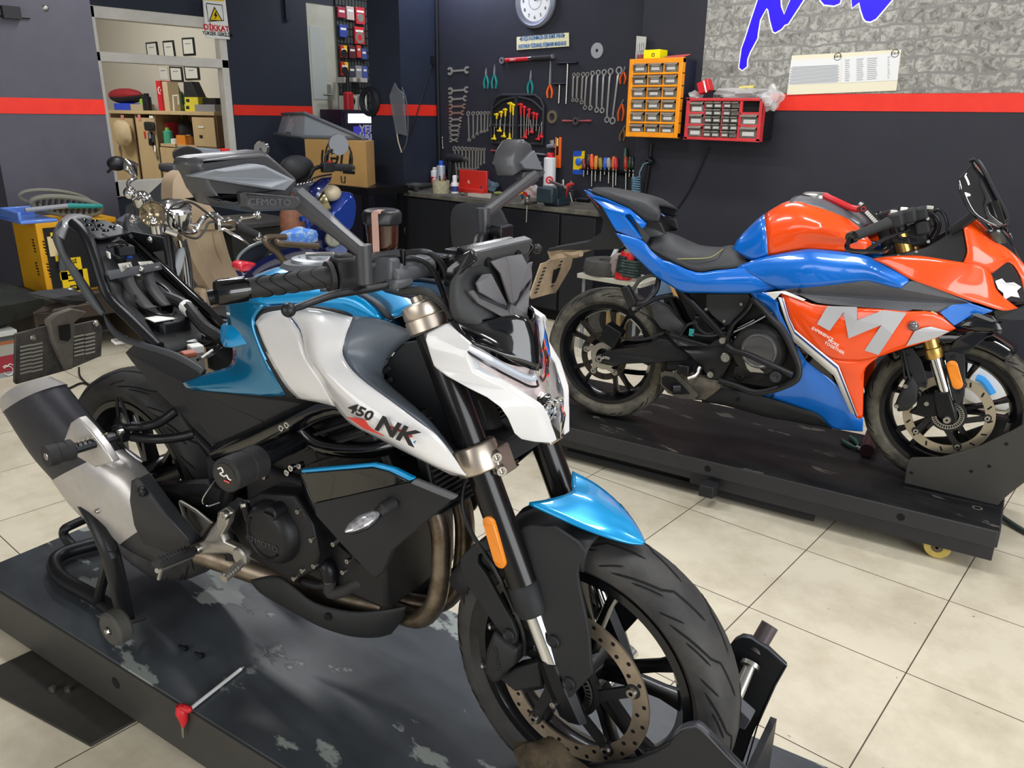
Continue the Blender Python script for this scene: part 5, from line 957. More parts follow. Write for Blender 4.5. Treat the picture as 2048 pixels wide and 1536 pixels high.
rod('rear_shock',[(1340,600,0),(1365,650,0),(1385,690,0)],.03,BLK,12,1)
m=MB().box(U(1225,670,.12),(.08,.06,.085),ax=((Xf*.9-Zu*.4).normalized(),Rt,(Zu*.9+Xf*.4).normalized())); m.lathe([(0,.006),(.02,.006),(.022,0),(.022,-.03)],U(1217,678,.14),Rt,20); m.build('rear_caliper',MBK,K,bev=.006)
rod('rear_brake_hose',[(1232,665,.13),(1250,678,.14),(1290,678,.14),(1320,668,.13),(1340,666,.13)],.006,CB,8)
rod('peg_bracket',[(1346,590,.12),(1310,598,.15),(1272,616,.19)],.011,MBK,12,3)
rod('peg_bracket',[(1318,552,.11),(1312,580,.13),(1290,603,.17),(1272,608,.19)],.011,MBK,12,3)
MB().plate(fr.us([(1240,577,.23),(1254,571,.23),(1273,606,.21),(1266,618,.2),(1255,614,.21)]),-Rt*.03,1,.003,.2).build('passenger_footrest',BLK,K,bev=.004); bolt([(1268,617,.215)],.009,STL)
MB().plate(fr.us([(1255,617,.2),(1272,610,.2),(1276,622,.2),(1262,632,.2),(1256,626,.2)]),-Rt*.03).build('peg_knuckle',MBK,K,bev=.004)
rod('breather_hose',[(1265,580,.08),(1280,560,.09),(1300,551,.1),(1316,552,.11)],.008,mat('hose_grey','#4d4c49',.5),10)
for P in ([(1360,672,.15),(1375,650,.15),(1395,645,.14)],[(1388,640,.14),(1400,660,.14),(1420,668,.14),(1450,655,.14)],[(1385,668,.15),(1420,672,.15),(1452,665,.14)]): rod('loom',P,.006,CB,10)
MB().box(U(1383,665,.15),(.02,.01,.03),ax=(Xf,Rt,Zu)).build('green_connector',GRN,K,bev=.002)
rod('chain',[(1240,741,-.05),(1262,744,-.05),(1296,746,-.05),(1340,740,-.05)],.012,MBK,6,2)
# muffler
mo=[(1321,746,.2),(1330,742,.2),(1353,745,.2),(1378,769,.2),(1397,790,.2),(1388,799,.2),(1360,797,.2),(1335,786,.2),(1320,768,.2)]
ic=[(1323,756,.17),(1330,752,.17),(1348,755,.17),(1366,772,.17),(1380,788,.17),(1360,789,.17),(1340,782,.17),(1324,768,.17)]
m=MB().loft([fr.us([(u+18,v+2,.05) for u,v,l in mo]),fr.us([(u+6,v+1,.15) for u,v,l in mo]),fr.us(mo)],2); mm=m.build('muffler',mat('muffler_tip_grey','#5d5a55',.45,metal=.5,noise=.3,nscale=30,col2='#4a4743'),K)
MB().plate(fr.us([(u,v,.203) for u,v,l in ic]),-Rt*.002).build('muffler_opening',GRV,mm); MB().cyl(U(1360,777,.2),U(1345,778,.215),.022).build('tail_pipe',MBK,mm)
MB().plate(fr.us([(1345,745,.18),(1400,755,.16),(1440,762,.15),(1440,778,.14),(1410,800,.13),(1392,798,.15),(1378,770,.18)]),-Rt*.12,1,.006,.2).build('muffler_body',mat('dusty_muffler','#4b4640',.7,noise=.4,nscale=15,col2='#6d6455'),K,bev=.006)
skin('belly_pan',[[(1405,797,.12),(1440,777,.14),(1500,788,.14),(1532,795,.14),(1603,817,.13),(1632,827,.12),(1662,854,.1)],[(1404,803,.1),(1450,808,.115),(1532,831,.11),(1575,838,.1),(1620,848,.09),(1640,851,.085),(1664,857,.08)],[(1410,803,.0),(1450,808,.0),(1532,829,.0),(1575,836,.0),(1620,845,.0),(1640,848,.0),(1664,853,.0)]],BLKM,.005,3,3)
bolt([(1476,800,.145),(1624,840,.1),(1544,793,.15)],.007,GRV,h=.003)
rod('brake_pedal',[(1400,735,.16),(1392,750,.19),(1375,757,.21)],.008,STL,8)
MB().box(U(1370,737,.19),(.05,.06,.04),ax=(Xf,Rt,Zu)).build('footrest',MBK,K,bev=.006)
# ---------------------------------------------------------------- tools on the back wall
NY=V((0,-1,0))
def W(u,v,d=.004): return ony(u,v,YW-d)
def zc(z,k,ox=880,oy=100): return (ox+z/k,oy+0)
def z5(x,y): return (880+x/4.876,100+y/4.876)     # readings from an enlarged view of the tool wall
WS_=mat('wrench_steel','#9b978e',.38,metal=.35); WSR=mat('rusty_wrench_steel','#93776a',.45,metal=.3); WSD=mat('dull_wrench_steel','#85878a',.4,metal=.3)
ORD=['first','second','third','fourth','fifth','sixth','seventh','eighth','ninth','tenth','eleventh','twelfth','thirteenth','fourteenth']
def spanner(a,b,ra,rb,ea,eb,w,mt,label,group,bend=0):
    a=W(*a,.0034); b=W(*b,.0034); d=(b-a).normalized(); s=d.cross(NY)
    m=MB()
    mid_=[a+d*ra*.8,a.lerp(b,.12)+NY*bend,a.lerp(b,.88)+NY*bend,b-d*rb*.8]
    m.loft([[p+s*w+NY*.003,p-s*w+NY*.003,p-s*w-NY*.003,p+s*w-NY*.003] for p in mid_])
    for p,r,e,dr in ((a,ra,ea,-d),(b,rb,eb,d)):
        if e=='r': m.lathe([(r*.62,-.005),(r,-.005),(r,.005),(r*.62,.005)],p,NY,18,closed=True)
        else: m.lathe([(r*.42,-.004),(r,-.004),(r,.004),(r*.42,.004)],p,NY,16,x=dr,a0=.55,a1=2*PI-.55,closed=True)
    return tag(m.build('spanner',mt),label,'wrench',group)
cols=[((97,207),(262,195),.055),((100,400),(258,387),.05),((102,482),(245,472),.045),((103,552),(236,548),.042),((103,616),(222,612),.04),((103,680),(202,676),.038),((100,738),(192,738),.033),((100,785),(182,785),.03),((105,828),(180,828),.028),((105,878),(165,878),.034)]
for i,(a,b,r) in enumerate(cols):
    spanner(z5(*a),z5(*b),r*.62,r*.55,'o','o',.008,WSR if i in (3,4) else WS_,'double open-end spanner hung flat, %s from the top of its column'%ORD[i],'open-end spanner column')
up=[((276,620),(284,880),.019),((324,620),(325,850),.018),((368,618),(362,818),.017),((400,618),(402,800),.016),((437,616),(432,795),.015),((470,614),(462,785),.014),((498,612),(492,740),.013)]
for i,(a,b,r) in enumerate(up):
    spanner(z5(*a),z5(*b),r,r*.9,'r','o',.005,WS_,'combination spanner in the row beside the hex key holder, %s from the open-end column'%ORD[i],'upper combination spanner row')
lo=[((142,962),(165,1240),.022),((180,963),(188,1160),.02),((216,963),(222,1160),.019),((252,965),(255,1160),.018),((287,966),(286,1160),.017),((318,966),(316,1165),.016),((350,968),(345,1160),.015),((376,970),(370,1150),.014),((404,970),(398,1115),.013),((432,970),(430,1100),.013)]
for i,(a,b,r) in enumerate(lo):
    spanner(z5(*a),z5(*b),r,r*.8,'r','o',.006,WS_,'combination spanner hung above the red case, %s counting from the cordless drill'%ORD[i],'lower combination spanner row')
rg=[((1308,243),(1298,488),.015),((1348,243),(1336,490),.016),((1398,240),(1384,510),.017),((1437,240),(1415,562),.018),((1490,228),(1468,565),.019),((1545,222),(1530,585),.021),((1603,218),(1582,590),.022),((1665,210),(1630,680),.024),((1748,200),(1685,690),.028)]
for i,(a,b,r) in enumerate(rg):
    spanner(z5(*a),z5(*b),r,r*.95,'r','r',.007,mat('polished_wrench','#b3b2ae',.28,metal=.4) if i>3 else WS_,'offset ring spanner hanging in the graded row, %s counting from the T-handle wrenches'%ORD[i],'ring spanner row',.008)
# nails that carry them
def handle_tool(name,label,cat_,parts,group=None):
    t=thing(name,label,cat_,parts[0][0]); 
    for p,nm,m,mt in parts: m.build(nm,mt,t)
    return t
def pliers(u,vt,vj,vb,w,mt,label,lean=0):
    c=W(u,vt,.004); j=W(u-lean*.4,vj,.0055); t=thing('pliers',label,'pliers',j)
    MB().tube([j-V((0,0,.012)),j,W(u,(vt+vj)/2,.0055),c],[.011,.015,.012,.004],8,2,sq=.5).build('jaws',WSD,t)
    for s in (-1,1):
        MB().tube([j,W(u-lean*.6+s*w*.6,vj+(vb-vj)*.3,.0055),W(u-lean*.8+s*w,vj+(vb-vj)*.6,.0055),W(u-lean+s*w*.7,vb,.0055)],[.008,.012,.0125,.009],8,3,sq=.6).build('handle',mt,t)
pliers(972.5,136,149,177,4.2,GRN,'smaller teal handled pliers hung beside a taller pair above the spanners'); pliers(989.5,129,148,177,4.6,GRN,'taller teal handled pliers of the close pair on the wall',1)
pliers(1062,140,158,187,5,GRN,'teal handled pliers hanging alone just above the hex key holder',2)
pliers(1101,121,168,196,5,ORGP,'long-nose pliers with orange handles hanging under the torque wrench',2)
pliers(1250,132,143,168,5.5,ORGP,'orange handled side cutters, upper pair beside the yellow drawer cabinet',5); pliers(1247,198,206,242,5.5,ORGP,'orange handled side cutters, lower pair beside the yellow drawer cabinet',6)
pliers(1250,250,258,282,5,mat('olive_grip','#8d6d3a',.5),'brown handled pliers half hidden below the yellow drawer cabinet',6)
# torque wrench
t=thing('torque_wrench','long red and black torque wrench hung level under the wall sign','torque wrench',W(1050,119,.015))
a,b=W(1004,121,.016),W(1104,114,.016)
MB().lathe([(.012,-.008),(.025,-.008),(.025,.008),(.012,.008)],a,NY,18,closed=True).build('head',WSD,t); MB().tube([b-(b-a)*.02,b+V((.01,0,.005))],.018,10).build('drive_end',WSD,t); MB().cyl(a.lerp(b,.08),a.lerp(b,.55),.016).build('red_tube',RED,t); MB().cyl(a.lerp(b,.55),a.lerp(b,.62),.0155).build('collar',CHR,t); MB().cyl(a.lerp(b,.62),b,.02).build('grip',RUB,t)
text('LINHA-Z' if 0 else 'LINK-2',.02,a.lerp(b,.25)+NY*.017,b-a,V((0,0,1)),PAPER,'lettering',t)
for nm,(x0,y0),(x1,y1),(sx,sy),(ex,ey),r,lab in (('t',(1150,130),(1340,125),(1245,128),(1228,525),.008,'long black T-handle wrench hung beside the ring spanners'),('t',(1104,334),(1228,330),(1166,334),(1157,520),.008,'short silver T-handle wrench tucked under the longer black one')):
    t=thing('t_handle_wrench',lab,'wrench',W(*z5(sx,sy),.014)); mt=MBK if 'black' in lab else STL
    MB().cyl(W(*z5(x0,y0),.014),W(*z5(x1,y1),.014),r*1.1).build('cross_bar',mt,t); MB().cyl(W(*z5(sx,sy),.014),W(*z5(ex,ey),.014),r).build('shaft',STL if r else mt,t)
# hex key holder and keys
hh=thing('hex_key_holder','black plastic wall holder with arched top full of hex keys','tool holder',W(1035,240,.01)); HB=mat('holder_black','#26272b',.5); d0=.014
def hp(x,y,d=d0): return W(*z5(x,y),d)
MB().plate([hp(500,905),hp(502,530),hp(540,455),hp(600,432),hp(930,432),hp(990,470),hp(1022,545),hp(1005,920),hp(960,925),hp(540,912)],-NY*-.0).plate([hp(500,905,.004),hp(502,530,.004),hp(540,455,.004),hp(600,432,.004),hp(930,432,.004),hp(990,470,.004),hp(1022,545,.004),hp(1005,920,.004)],-NY*.003) if 0 else None
MB().plate([hp(500,905),hp(502,530),hp(540,455),hp(600,432),hp(930,432),hp(990,470),hp(1022,545),hp(1005,925)],-NY*.0145).build('back_plate',mat('holder_back','#15161a',.6),hh)
MB().tube([hp(505,905,.02),hp(508,540,.02),hp(545,465,.02),hp(605,440,.02),hp(925,440,.02),hp(982,478,.02),hp(1012,545,.02),hp(1000,918,.02)],.014,8,1,closed=True).build('rim',HB,hh)
MB().tube([hp(512,570,.024),hp(620,490,.024),hp(745,460,.024)],.011,8,3).tube([hp(1005,590,.024),hp(900,495,.024),hp(770,460,.024)],.011,8,3).build('carry_handle',HB,hh)
MB().box((hp(748,450,.02)+hp(748,910,.02))/2,(.035,.03,(hp(748,450)-hp(748,910)).length)).build('spine',HB,hh)
MB().tube([hp(510,735,.026),hp(735,740,.026)],.012,8).build('lower_shelf',HB,hh); MB().tube([hp(765,740,.026),hp(1005,735,.026)],.012,8).build('lower_shelf',HB,hh)
def hexkey(tx,ty,bx_,by_,mt,lab,gr,w=26):
    t=thing('hex_key',lab,'hex key',hp(tx,ty,.034)); a=hp(tx,ty,.034); b=hp(bx_,by_,.034); s=1 if by_>ty else -1
    MB().tube([hp(tx-w,ty-2,.034),hp(tx,ty-4,.036),hp(tx+w*.6,ty+2,.034)],[.007,.012,.008],8,3).tube([a,a.lerp(b,.3 if s>0 else .35)],[.011,.007],8).build('grip',mt,t); MB().cyl(a,b,.0042,n=8).build('shaft',STL,t)
ky=[(555,632,548,760),(600,610,590,750),(640,585,630,790),(690,525,680,800),(715,540,708,860)]
for i,q in enumerate(ky): hexkey(*q,YEL,'yellow T-handle hex key in the upper row, %s counting from the holder edge'%ORD[i],'yellow T-handle hex keys',30 if i>2 else 24)
kl=[(530,868,530,745),(585,790,585,680),(625,845,626,720),(680,870,682,700)]
for i,q in enumerate(kl): hexkey(*q,YEL,'yellow L-handle hex key at the foot of the holder, %s counting from the holder edge'%ORD[i],'yellow L-handle hex keys')
kr=[(790,535,790,860),(822,560,820,850),(870,585,862,830),(915,620,905,800),(945,630,938,790)]
for i,q in enumerate(kr): hexkey(*q,RED,'red T-handle hex key in the upper row, %s counting from the holder spine'%ORD[i],'red T-handle hex keys',30 if i<2 else 22)
kd=[(835,855,852,620),(895,805,880,680),(960,872,972,745),(990,850,992,700)]
for i,q in enumerate(kd): hexkey(*q,RED,'red L-handle hex key at the foot of the holder, %s counting from the holder spine'%ORD[i],'red L-handle hex keys')
# assorted wall pieces
p=W(1194,101,.0015); r=(W(1206,101)-W(1182,101)).length/2
bl=MB().lathe([(.012,-.002),(r*.5,-.003),(r,-.002),(r,.002),(.012,.002)],p,NY,32).build('saw_blade',mat('bright_blade','#b5b7b8',.3,metal=.35)); tag(bl,'round steel cutting disc hung high above the ring spanners','cutting disc')
tag(MB().lathe([(.028,-.006),(.05,-.006),(.05,.006),(.028,.006)],W(*z5(1094,652),.0055),NY,20,closed=True).build('metal_ring',mat('brass_ring','#a99a7c',.4,metal=.8)),'small brass coloured ring hung beside the hex key holder','ring')
t=thing('tap_wrench','silver tap wrench with two red handles on the wall','wrench',W(*z5(1330,692),.011)); c=W(*z5(1330,692),.011)
MB().lathe([(.012,-.012),(.03,-.012),(.03,.012),(.012,.012)],c,NY,16,closed=True).build('head',STL,t)
for x in (1195,1475): MB().tube([c.lerp(W(*z5(x,690),.016),.18),W(*z5(x,690),.016)],[.005,.009],8).build('handle',mat('dull_red','#a4484c',.5),t)
t=thing('pipe_pliers','pipe wrench with red handles hung level below the hex key holder','wrench',W(*z5(700,990),.016))
MB().tube([W(*z5(500,980),.016),W(*z5(600,985),.016),W(*z5(660,990),.016)],[.014,.018,.014],10,3,sq=.5).build('handle',mat('dull_red'),t); MB().tube([W(*z5(660,990),.018),W(*z5(760,995),.018),W(*z5(1030,1020),.018)],[.018,.022,.016],10,1,sq=.5).build('jaw',WSD,t)
t=thing('adjustable_wrench','adjustable wrench with a red grip, lowest tool under the hex key holder','wrench',W(*z5(650,1085),.016)); c=W(*z5(545,1082),.006)
MB().lathe([(.014,-.007),(.035,-.007),(.035,.007),(.014,.007)],c,NY,16,x=V((-1,0,.4)),a0=.6,a1=5.7,closed=True).build('head',WSD,t); MB().tube([c+V((.03,0,0)),W(*z5(690,1090),.016)],[.011,.013],8,1,sq=.5).build('grip',mat('dull_red'),t); MB().tube([W(*z5(690,1090),.016),W(*z5(990,1100),.016)],.009,8,1).build('shaft',WSD,t)
t=thing('spirit_level','bright orange spirit level hung upright above the bench','spirit level',W(*z5(1152,1000),.02)); c=W(*z5(1152,1000),.0095); hgt=(W(*z5(1152,855))-W(*z5(1152,1155))).length; wd_=(W(*z5(1125,1000))-W(*z5(1180,1000))).length
MB().box(c,(wd_,.02,hgt)).build('body',ORGP,t,bev=.004); MB().box(c+NY*.011+V((0,0,.05)),(wd_*.4,.003,hgt*.6)).build('scale_slot',BLK,t); MB().box(c+NY*.013+V((0,0,.08)),(wd_*.3,.003,.06)).build('bubble_vial',mat('vial','#d9d27a',.2),t)
t=thing('hose_fitting','dull metal valve fitting hanging beside the orange level','fitting',W(*z5(1085,930),.018)); MB().tube([W(*z5(1092,880),.019),W(*z5(1095,925),.019)],.02,10).build('body',WSD,t); MB().cyl(W(*z5(1050,940),.03),W(*z5(1115,935),.03),.016).build('cross_pipe',WSD,t)
tag(MB().tube([W(*z5(22,855),.01),W(*z5(28,960),.01)],[.004,.004],6,1).ell(W(*z5(22,856),.01),.01,n=8,h=6).ell(W(*z5(28,958),.01),.01,n=8,h=6).build('small_key',STL),'thin double ended key hung alone beside the wall corner','key')
# wall clock
r=.165; c=V((-4.278,YW-.035,2.337)); t=thing('wall_clock','round grey wall clock with a white dial, high on the tool wall','clock',c)
MB().lathe([(0,-.0),(r,-.0),(r+.03,.008),(r+.03,.03),(r+.012,.045),(r-.012,.03),(r-.02,.02)],c+V((0,.035,0)),NY,48).build('case',mat('clock_grey','#80848d',.35,metal=.3),t)
MB().lathe([(0,.0),(r-.018,0)],c+V((0,.012,0)),NY,40).build('dial',PAPER,t)
for i in range(1,13):
    a=PI/2-i*PI/6; text(str(i),.035,c+V((math.cos(a)*.118,.009,math.sin(a)*.118)),(1,0,0),(0,0,1),BLKD,'numeral',t)
MB().lathe([(.06,0),(.063,0)],c+V((0,.010,0)),NY,30).build('dial_ring',GRYP,t)
for a,l,wd_ in ((.3,.09,.006),(1.1,.07,.008)): MB().box(c+V((math.cos(a)*l/2,.004,math.sin(a)*l/2)),(l,.003,wd_),ax=(V((math.cos(a),0,math.sin(a))),NY,V((-math.sin(a),0,math.cos(a))))).build('clock_hand',BLKD,t)
# enamel sign
a,b,cc_,d=W(1033,74,.012),W(1137,65,.012),W(1137.5,92.5,.012),W(1033,100,.012); t=thing('wall_sign','cream wall sign with two lines of blue lettering under the clock','sign',(a+cc_)/2)
MB().plate([a,b,cc_,d],-NY*.008).build('sign_plate',mat('cream_sign','#e6dfb4',.5),t,bev=.002); SB=mat('blue_sign_lettering','#3c74b4',.5); cx=(a+b+cc_+d)/4; ex=(b-a).normalized(); wd_=(b-a).length
for s,k in (('ER KİŞİ KAZANMAZSA BİR EKMEK PARASI,',.03),('DOSTUNUN YÜZKARASI, DÜŞMANIN MASKARASI',-.026)): text(s,.042,cx+NY*.002+V((0,0,k)),ex,V((0,0,1)),SB,'lettering',t,sx=wd_*.97/(.042*len(s)*.62),bold=.0008)
for q in ((.08,.05),(.92,.05)): MB().lathe([(0,.004),(.006,.003),(.007,0)],a.lerp(b,q[0])+V((0,0,-.018)),NY,10).build('screw',BLK,t)
# screwdrivers in their rack
t=thing('screwdriver_rack','narrow black shelf on the wall holding a row of screwdrivers','rack',W(1215,341,.03)); a,b=W(1163,339,.03),W(1270,344,.03)
MB().box((a+b)/2,((b-a).length,.058,.008)).build('shelf',MBK,t); MB().box((a+b)/2+V((0,.027,-.01)),((b-a).length,.006,.04)).build('bracket',MBK,t)
sds=[(1405,1060,1170,1235,'#7b2f22','dark red'),(1443,1015,1145,1215,'#2a2420','black and cream'),(1483,1015,1165,1330,'#e2562a','orange-red'),(1518,1030,1165,1280,'#d8892c','amber'),(1568,1050,1165,1280,'#96832c','olive'),(1608,1048,1165,1215,'#3560c9','blue'),(1648,1050,1160,1300,'#a9a493','pale grey'),(1690,1038,1165,1360,'#e0662b','orange'),(1718,1048,1165,1320,'#c9343a','red'),(1805,955,1150,1175,'#2f4c3c','tall green'),(1815,1015,1170,1390,'#d23c2b','red and yellow'),(1850,1040,1170,1235,'#26472f','dark green'),(1885,1045,1170,1370,'#1d2a24','black-green')]
for i,(x,t0,t1,be,cl,nm) in enumerate(sds):
    o=W(*z5(x,t1),.0165); s=thing('screwdriver','%s handled screwdriver standing in the wall rack, %s from the yellow card'%(nm,ORD[i]),'screwdriver',o,group='screwdrivers in the wall rack')
    tp=W(*z5(x+(8 if i%2 else -4),t0),.0165); MB().tube([o,o.lerp(tp,.15),o.lerp(tp,.25),o.lerp(tp,.8),tp],[.010,.015,.018,.018,.011],10,2).build('handle',mat('driver_'+nm,cl,.35,coat=.3),s); MB().cyl(o,W(*z5(x-4,be),.0165),.006,n=8).build('blade',STL,s)
t=thing('blister_card','blue and yellow blister card hung beside the screwdrivers','card',W(*z5(1345,1100),.012)); MB().plate([W(*z5(1303,985),.004),W(*z5(1410,985),.004),W(*z5(1402,1215),.004),W(*z5(1295,1210),.004)],-NY*.005).build('card',YEL,t)
MB().plate([W(*z5(1303,985),.0055),W(*z5(1385,985),.0055),W(*z5(1375,1035),.0055),W(*z5(1303,1040),.0055)],-NY*.001).build('blue_header',BLUP,t); MB().ell(W(*z5(1350,1090),.006),(.03,.012,.03)).build('blister',mat('blister_blue','#2f6fd6',.2),t); MB().plate([W(*z5(1298,1165),.0055),W(*z5(1400,1170),.0055),W(*z5(1402,1213),.0055),W(*z5(1295,1210),.0055)],-NY*.001).build('blue_footer',BLUP,t)
# cables and pipes on the wall
tag(MB().tube([ony(872.5,-30,YW-.02),ony(875,150,YW-.02),ony(879,330,YW-.02)],.013,8,2).build('wall_conduit',BLK),'black conduit running down the corner beside the spanners','conduit')
tag(MB().tube([onx(868,70,XP+.012),onx(866,118,XP+.012),onx(848,180,XP+.012),onx(830,240,XP+.012),onx(812,290,XP+.012)],.005,6,4).box(onx(866,121,XP+.02),(.03,.03,.07)).build('switch_cable',BLK),'thin black cable with an inline switch crossing the red stripe','cable')
tag(MB().tube([ony(1303,288,YR-.013),ony(1297,340,YR-.013),ony(1290,385,YR-.013),ony(1286,420,YR-.013)],.014,8,2).ell(ony(1300,322,YR-.04),.03,n=10,h=6).build('air_pipe',MBK),'dark air pipe with a valve running down beside the screwdriver rack','pipe')
pts=[ony(1299,324,YR-.06),ony(1287,328,YR-.08),ony(1279,345,YR-.1),ony(1279,352,YR-.1)]
for i in range(61):
    q=ony(1272,354+i*.58,YR-.1); pts.append(q+V((.03*math.cos(i*.78),.03*math.sin(i*.78),0)))
tag(MB().tube(pts,.005,6,1).build('coiled_air_hose',mat('blue_grey_hose','#587a8c',.4)),'pale blue coiled air hose hanging from the wall valve','hose')
tag(MB().tube([ony(1420,295,YR-.006),ony(1380,380,YR-.006),ony(1340,440,YR-.006),ony(1322,480,YR-.006)],.005,6,3).build('wall_cable',BLK),'thin black cable running down the dark wall behind the pillion seat','cable')
# ---- drawer cabinets
def z6(x,y): return (1230+x/5.535,60+y/5.535)
def cabinet(name,label,yf,TL,TR,BL,BR,depth,mf,ms,grid,labels=True):
    P=lambda u,v:ony(u,v,yf); tl,tr,bl,br=[P(*z6(*q)) for q in (TL,TR,BL,BR)]; c=(tl+tr+bl+br)/4; t=thing(name,label,'drawer cabinet',(c.x,yf+depth,min(bl.z,br.z)))
    x0=(tl.x+bl.x)/2; x1=(tr.x+br.x)/2; z0=(bl.z+br.z)/2; z1=(tl.z+tr.z)/2
    MB().bx((x0+.01,yf+.02,z0+.01),(x1-.01,YR-.005,z1-.01)).build('casing',ms,t,bev=.004)
    return t,x0,x1,z0,z1
ORC=mat('amber_cabinet','#f59a1e',.4,noise=.3,nscale=18,col2='#e88a12'); DRW=mat('grey_drawer','#6e6a62',.3,coat=.3,noise=.5,nscale=40,col2='#8b877c'); DKC=mat('navy_casing','#1d2136',.5)
yf=YR-.19
t,x0,x1,z0,z1=cabinet('drawer_cabinet','yellow-orange wall cabinet of eighteen small labelled drawers','' and 0 or yf,(172,330),(765,295),(122,1185),(697,1195),.18,ORC,DKC,None)
w_=x1-x0; h_=z1-z0; m=MB(); mg_=.05
xs=[x0+w_*q for q in (.0,.075,.345,.375,.635,.665,.925,1.0)]
for a,b in ((0,1),(6,7)): m.bx((xs[a],yf-.012,z0),(xs[b],yf+.03,z1))
for a,b in ((2,3),(4,5)): m.bx((xs[a],yf-.004,z0),(xs[b],yf+.03,z1))
zs=[z0+h_*(.035+.9325/6*i*1.0) for i in range(7)]
for i in range(7): m.bx((x0,yf-.01,zs[i]-h_*.014*(1 if 0<i<6 else 2.4)),(x1,yf+.03,zs[i]+h_*.014*(1 if 0<i<6 else 2.4)))
m.build('frame',ORC,t,bev=.004)
for i in range(6):
    for j in range(3):
        a,b=xs[1+2*j]+.004,xs[2+2*j]-.004; c0,c1=zs[i]+h_*.018,zs[i+1]-h_*.018
        d=MB().add([(a,yf-.004,c0),(b,yf-.004,c0),(b,yf-.004,c1-.02),(a,yf-.004,c1-.02),(a,yf-.03,c1-.016),(b,yf-.03,c1-.016),(b,yf-.004,c1),(a,yf-.004,c1)],[(0,1,2,3),(3,2,5,4),(4,5,6,7)]).build('drawer',DRW,t)
        for k in range(1 if (i+j)%4==0 or i==0 else 2): MB().bx((a+(b-a)*.15,yf-.0065,c0+.012+.024*k),(b-(b-a)*.22,yf-.005,c0+.03+.024*k)).build('drawer_label',PAPER,d)
yf2=YR-.19
t2,x0,x1,z0,z1=cabinet('drawer_cabinet','red wall cabinet of many small drawers with plastic bags on top',yf2,(800,765),(1655,740),(770,1215),(1615,1230),.18,RED,BLK,None)
RDC=mat('red_cabinet','#cf3a3e',.45,noise=.2,nscale=14,col2='#b92f34'); w_=x1-x0; h_=z1-z0; m=MB()
m.bx((x0,yf2-.012,z0),(x0+w_*.05,yf2+.03,z1)).bx((x1-w_*.05,yf2-.012,z0),(x1,yf2+.03,z1)).bx((x0,yf2-.012,z0),(x1,yf2+.03,z0+h_*.07)).bx((x0,yf2-.012,z1-h_*.07),(x1,yf2+.03,z1)).bx((x0+w_*.70,yf2-.008,z0),(x0+w_*.735,yf2+.03,z1)).bx((x0+w_*.24,yf2-.006,z0),(x0+w_*.252,yf2+.03,z1)).bx((x0+w_*.475,yf2-.004,z0),(x0+w_*.49,yf2+.03,z1))
for k in (1,2): m.bx((x0,yf2-.008,z0+h_*(.07+.287*k)-.007),(x0+w_*.25,yf2+.03,z0+h_*(.07+.287*k)+.007)).bx((x0+w_*.71,yf2-.008,z0+h_*(.07+.287*k)-.007),(x1,yf2+.03,z0+h_*(.07+.287*k)+.007))
m.build('frame',RDC,t2,bev=.004)
def drw(a,b,c0,c1,lab=True,op=False):
    a,b=x0+w_*a+.003,x0+w_*b-.003; c0,c1=z0+h_*c0+.003,z0+h_*c1-.003; hh_=(c1-c0)
    if op: MB().bx((a,yf2+.01,c0),(b,yf2+.02,c1)).build('open_slot',GRV,t2); return
    d=MB().add([(a,yf2-.004,c0),(b,yf2-.004,c0),(b,yf2-.004,c1-hh_*.3),(a,yf2-.004,c1-hh_*.3),(a,yf2-.03,c1-hh_*.25),(b,yf2-.03,c1-hh_*.25),(b,yf2-.004,c1),(a,yf2-.004,c1)],[(0,1,2,3),(3,2,5,4),(4,5,6,7)]).build('drawer',DRW,t2)
    if lab: MB().bx((a+(b-a)*.14,yf2-.007,c0+hh_*.16),(b-(b-a)*.14,yf2-.005,c0+hh_*.52)).build('drawer_label',PAPER,d)
for k in range(3): drw(.05,.24,.07+.287*k,.07+.287*(k+1)); drw(.735,.95,.07+.287*k,.07+.287*(k+1),k<2,k==2)
for r in range(5):
    for c in range(4): drw((.252,.363,.49,.595)[c],(.363,.475,.595,.70)[c],.07+.172*r,.07+.172*(r+1),not(c==3 and r in (0,3,4)))
# things on the cabinets
def at6(x,y,yy): return ony(*z6(x,y),yy)
a=at6(330,335,YR-.12); b=at6(450,218,YR-.12); bx0=thing('yellow_box','bright yellow box lying on the orange drawer cabinet','box',(a.x,a.y,a.z)); hh_=b.z-a.z
MB().bx((a.x,YR-.14,a.z-.0),(a.x+.125,YR-.04,a.z+hh_)).build('carton',mat('bright_yellow','#f2e400',.5),bx0,bev=.002); MB().lathe([(.008,0),(.012,0),(.012,.001),(.008,.001)],(a.x+.075,YR-.1405,a.z+.03),NY,14).build('emblem',BLKD,bx0)
a=at6(225,322,YR-.08); b=at6(345,75,YR-.06); t=thing('tool_blister','clear pack of small tools leaning on the wall above the orange cabinet','blister pack',a)
MB().plate([a,at6(325,322,YR-.08),b,at6(238,65,YR-.06)],V((0,.006,0))).build('pack',mat('clear_pack','#a7a49b',.3,coat=.5),t)
for x in (255,285,305): MB().cyl(at6(x,230,YR-.09),at6(x+8,140,YR-.07),.004).build('tool_shaft',STL,t); MB().cyl(at6(x-6,315,YR-.09),at6(x,270,YR-.09),.007).build('tool_handle',mat('dull_red'),t)
tag(MB().plate([at6(530,318,YR-.15),at6(700,312,YR-.15),at6(835,265,YR-.05),at6(700,275,YR-.05),at6(560,290,YR-.1)],V((0,0,-.004))).build('red_paper',mat('pink_red_paper','#cf5a58',.6)),'creased red and white paper lying on the orange cabinet','paper')
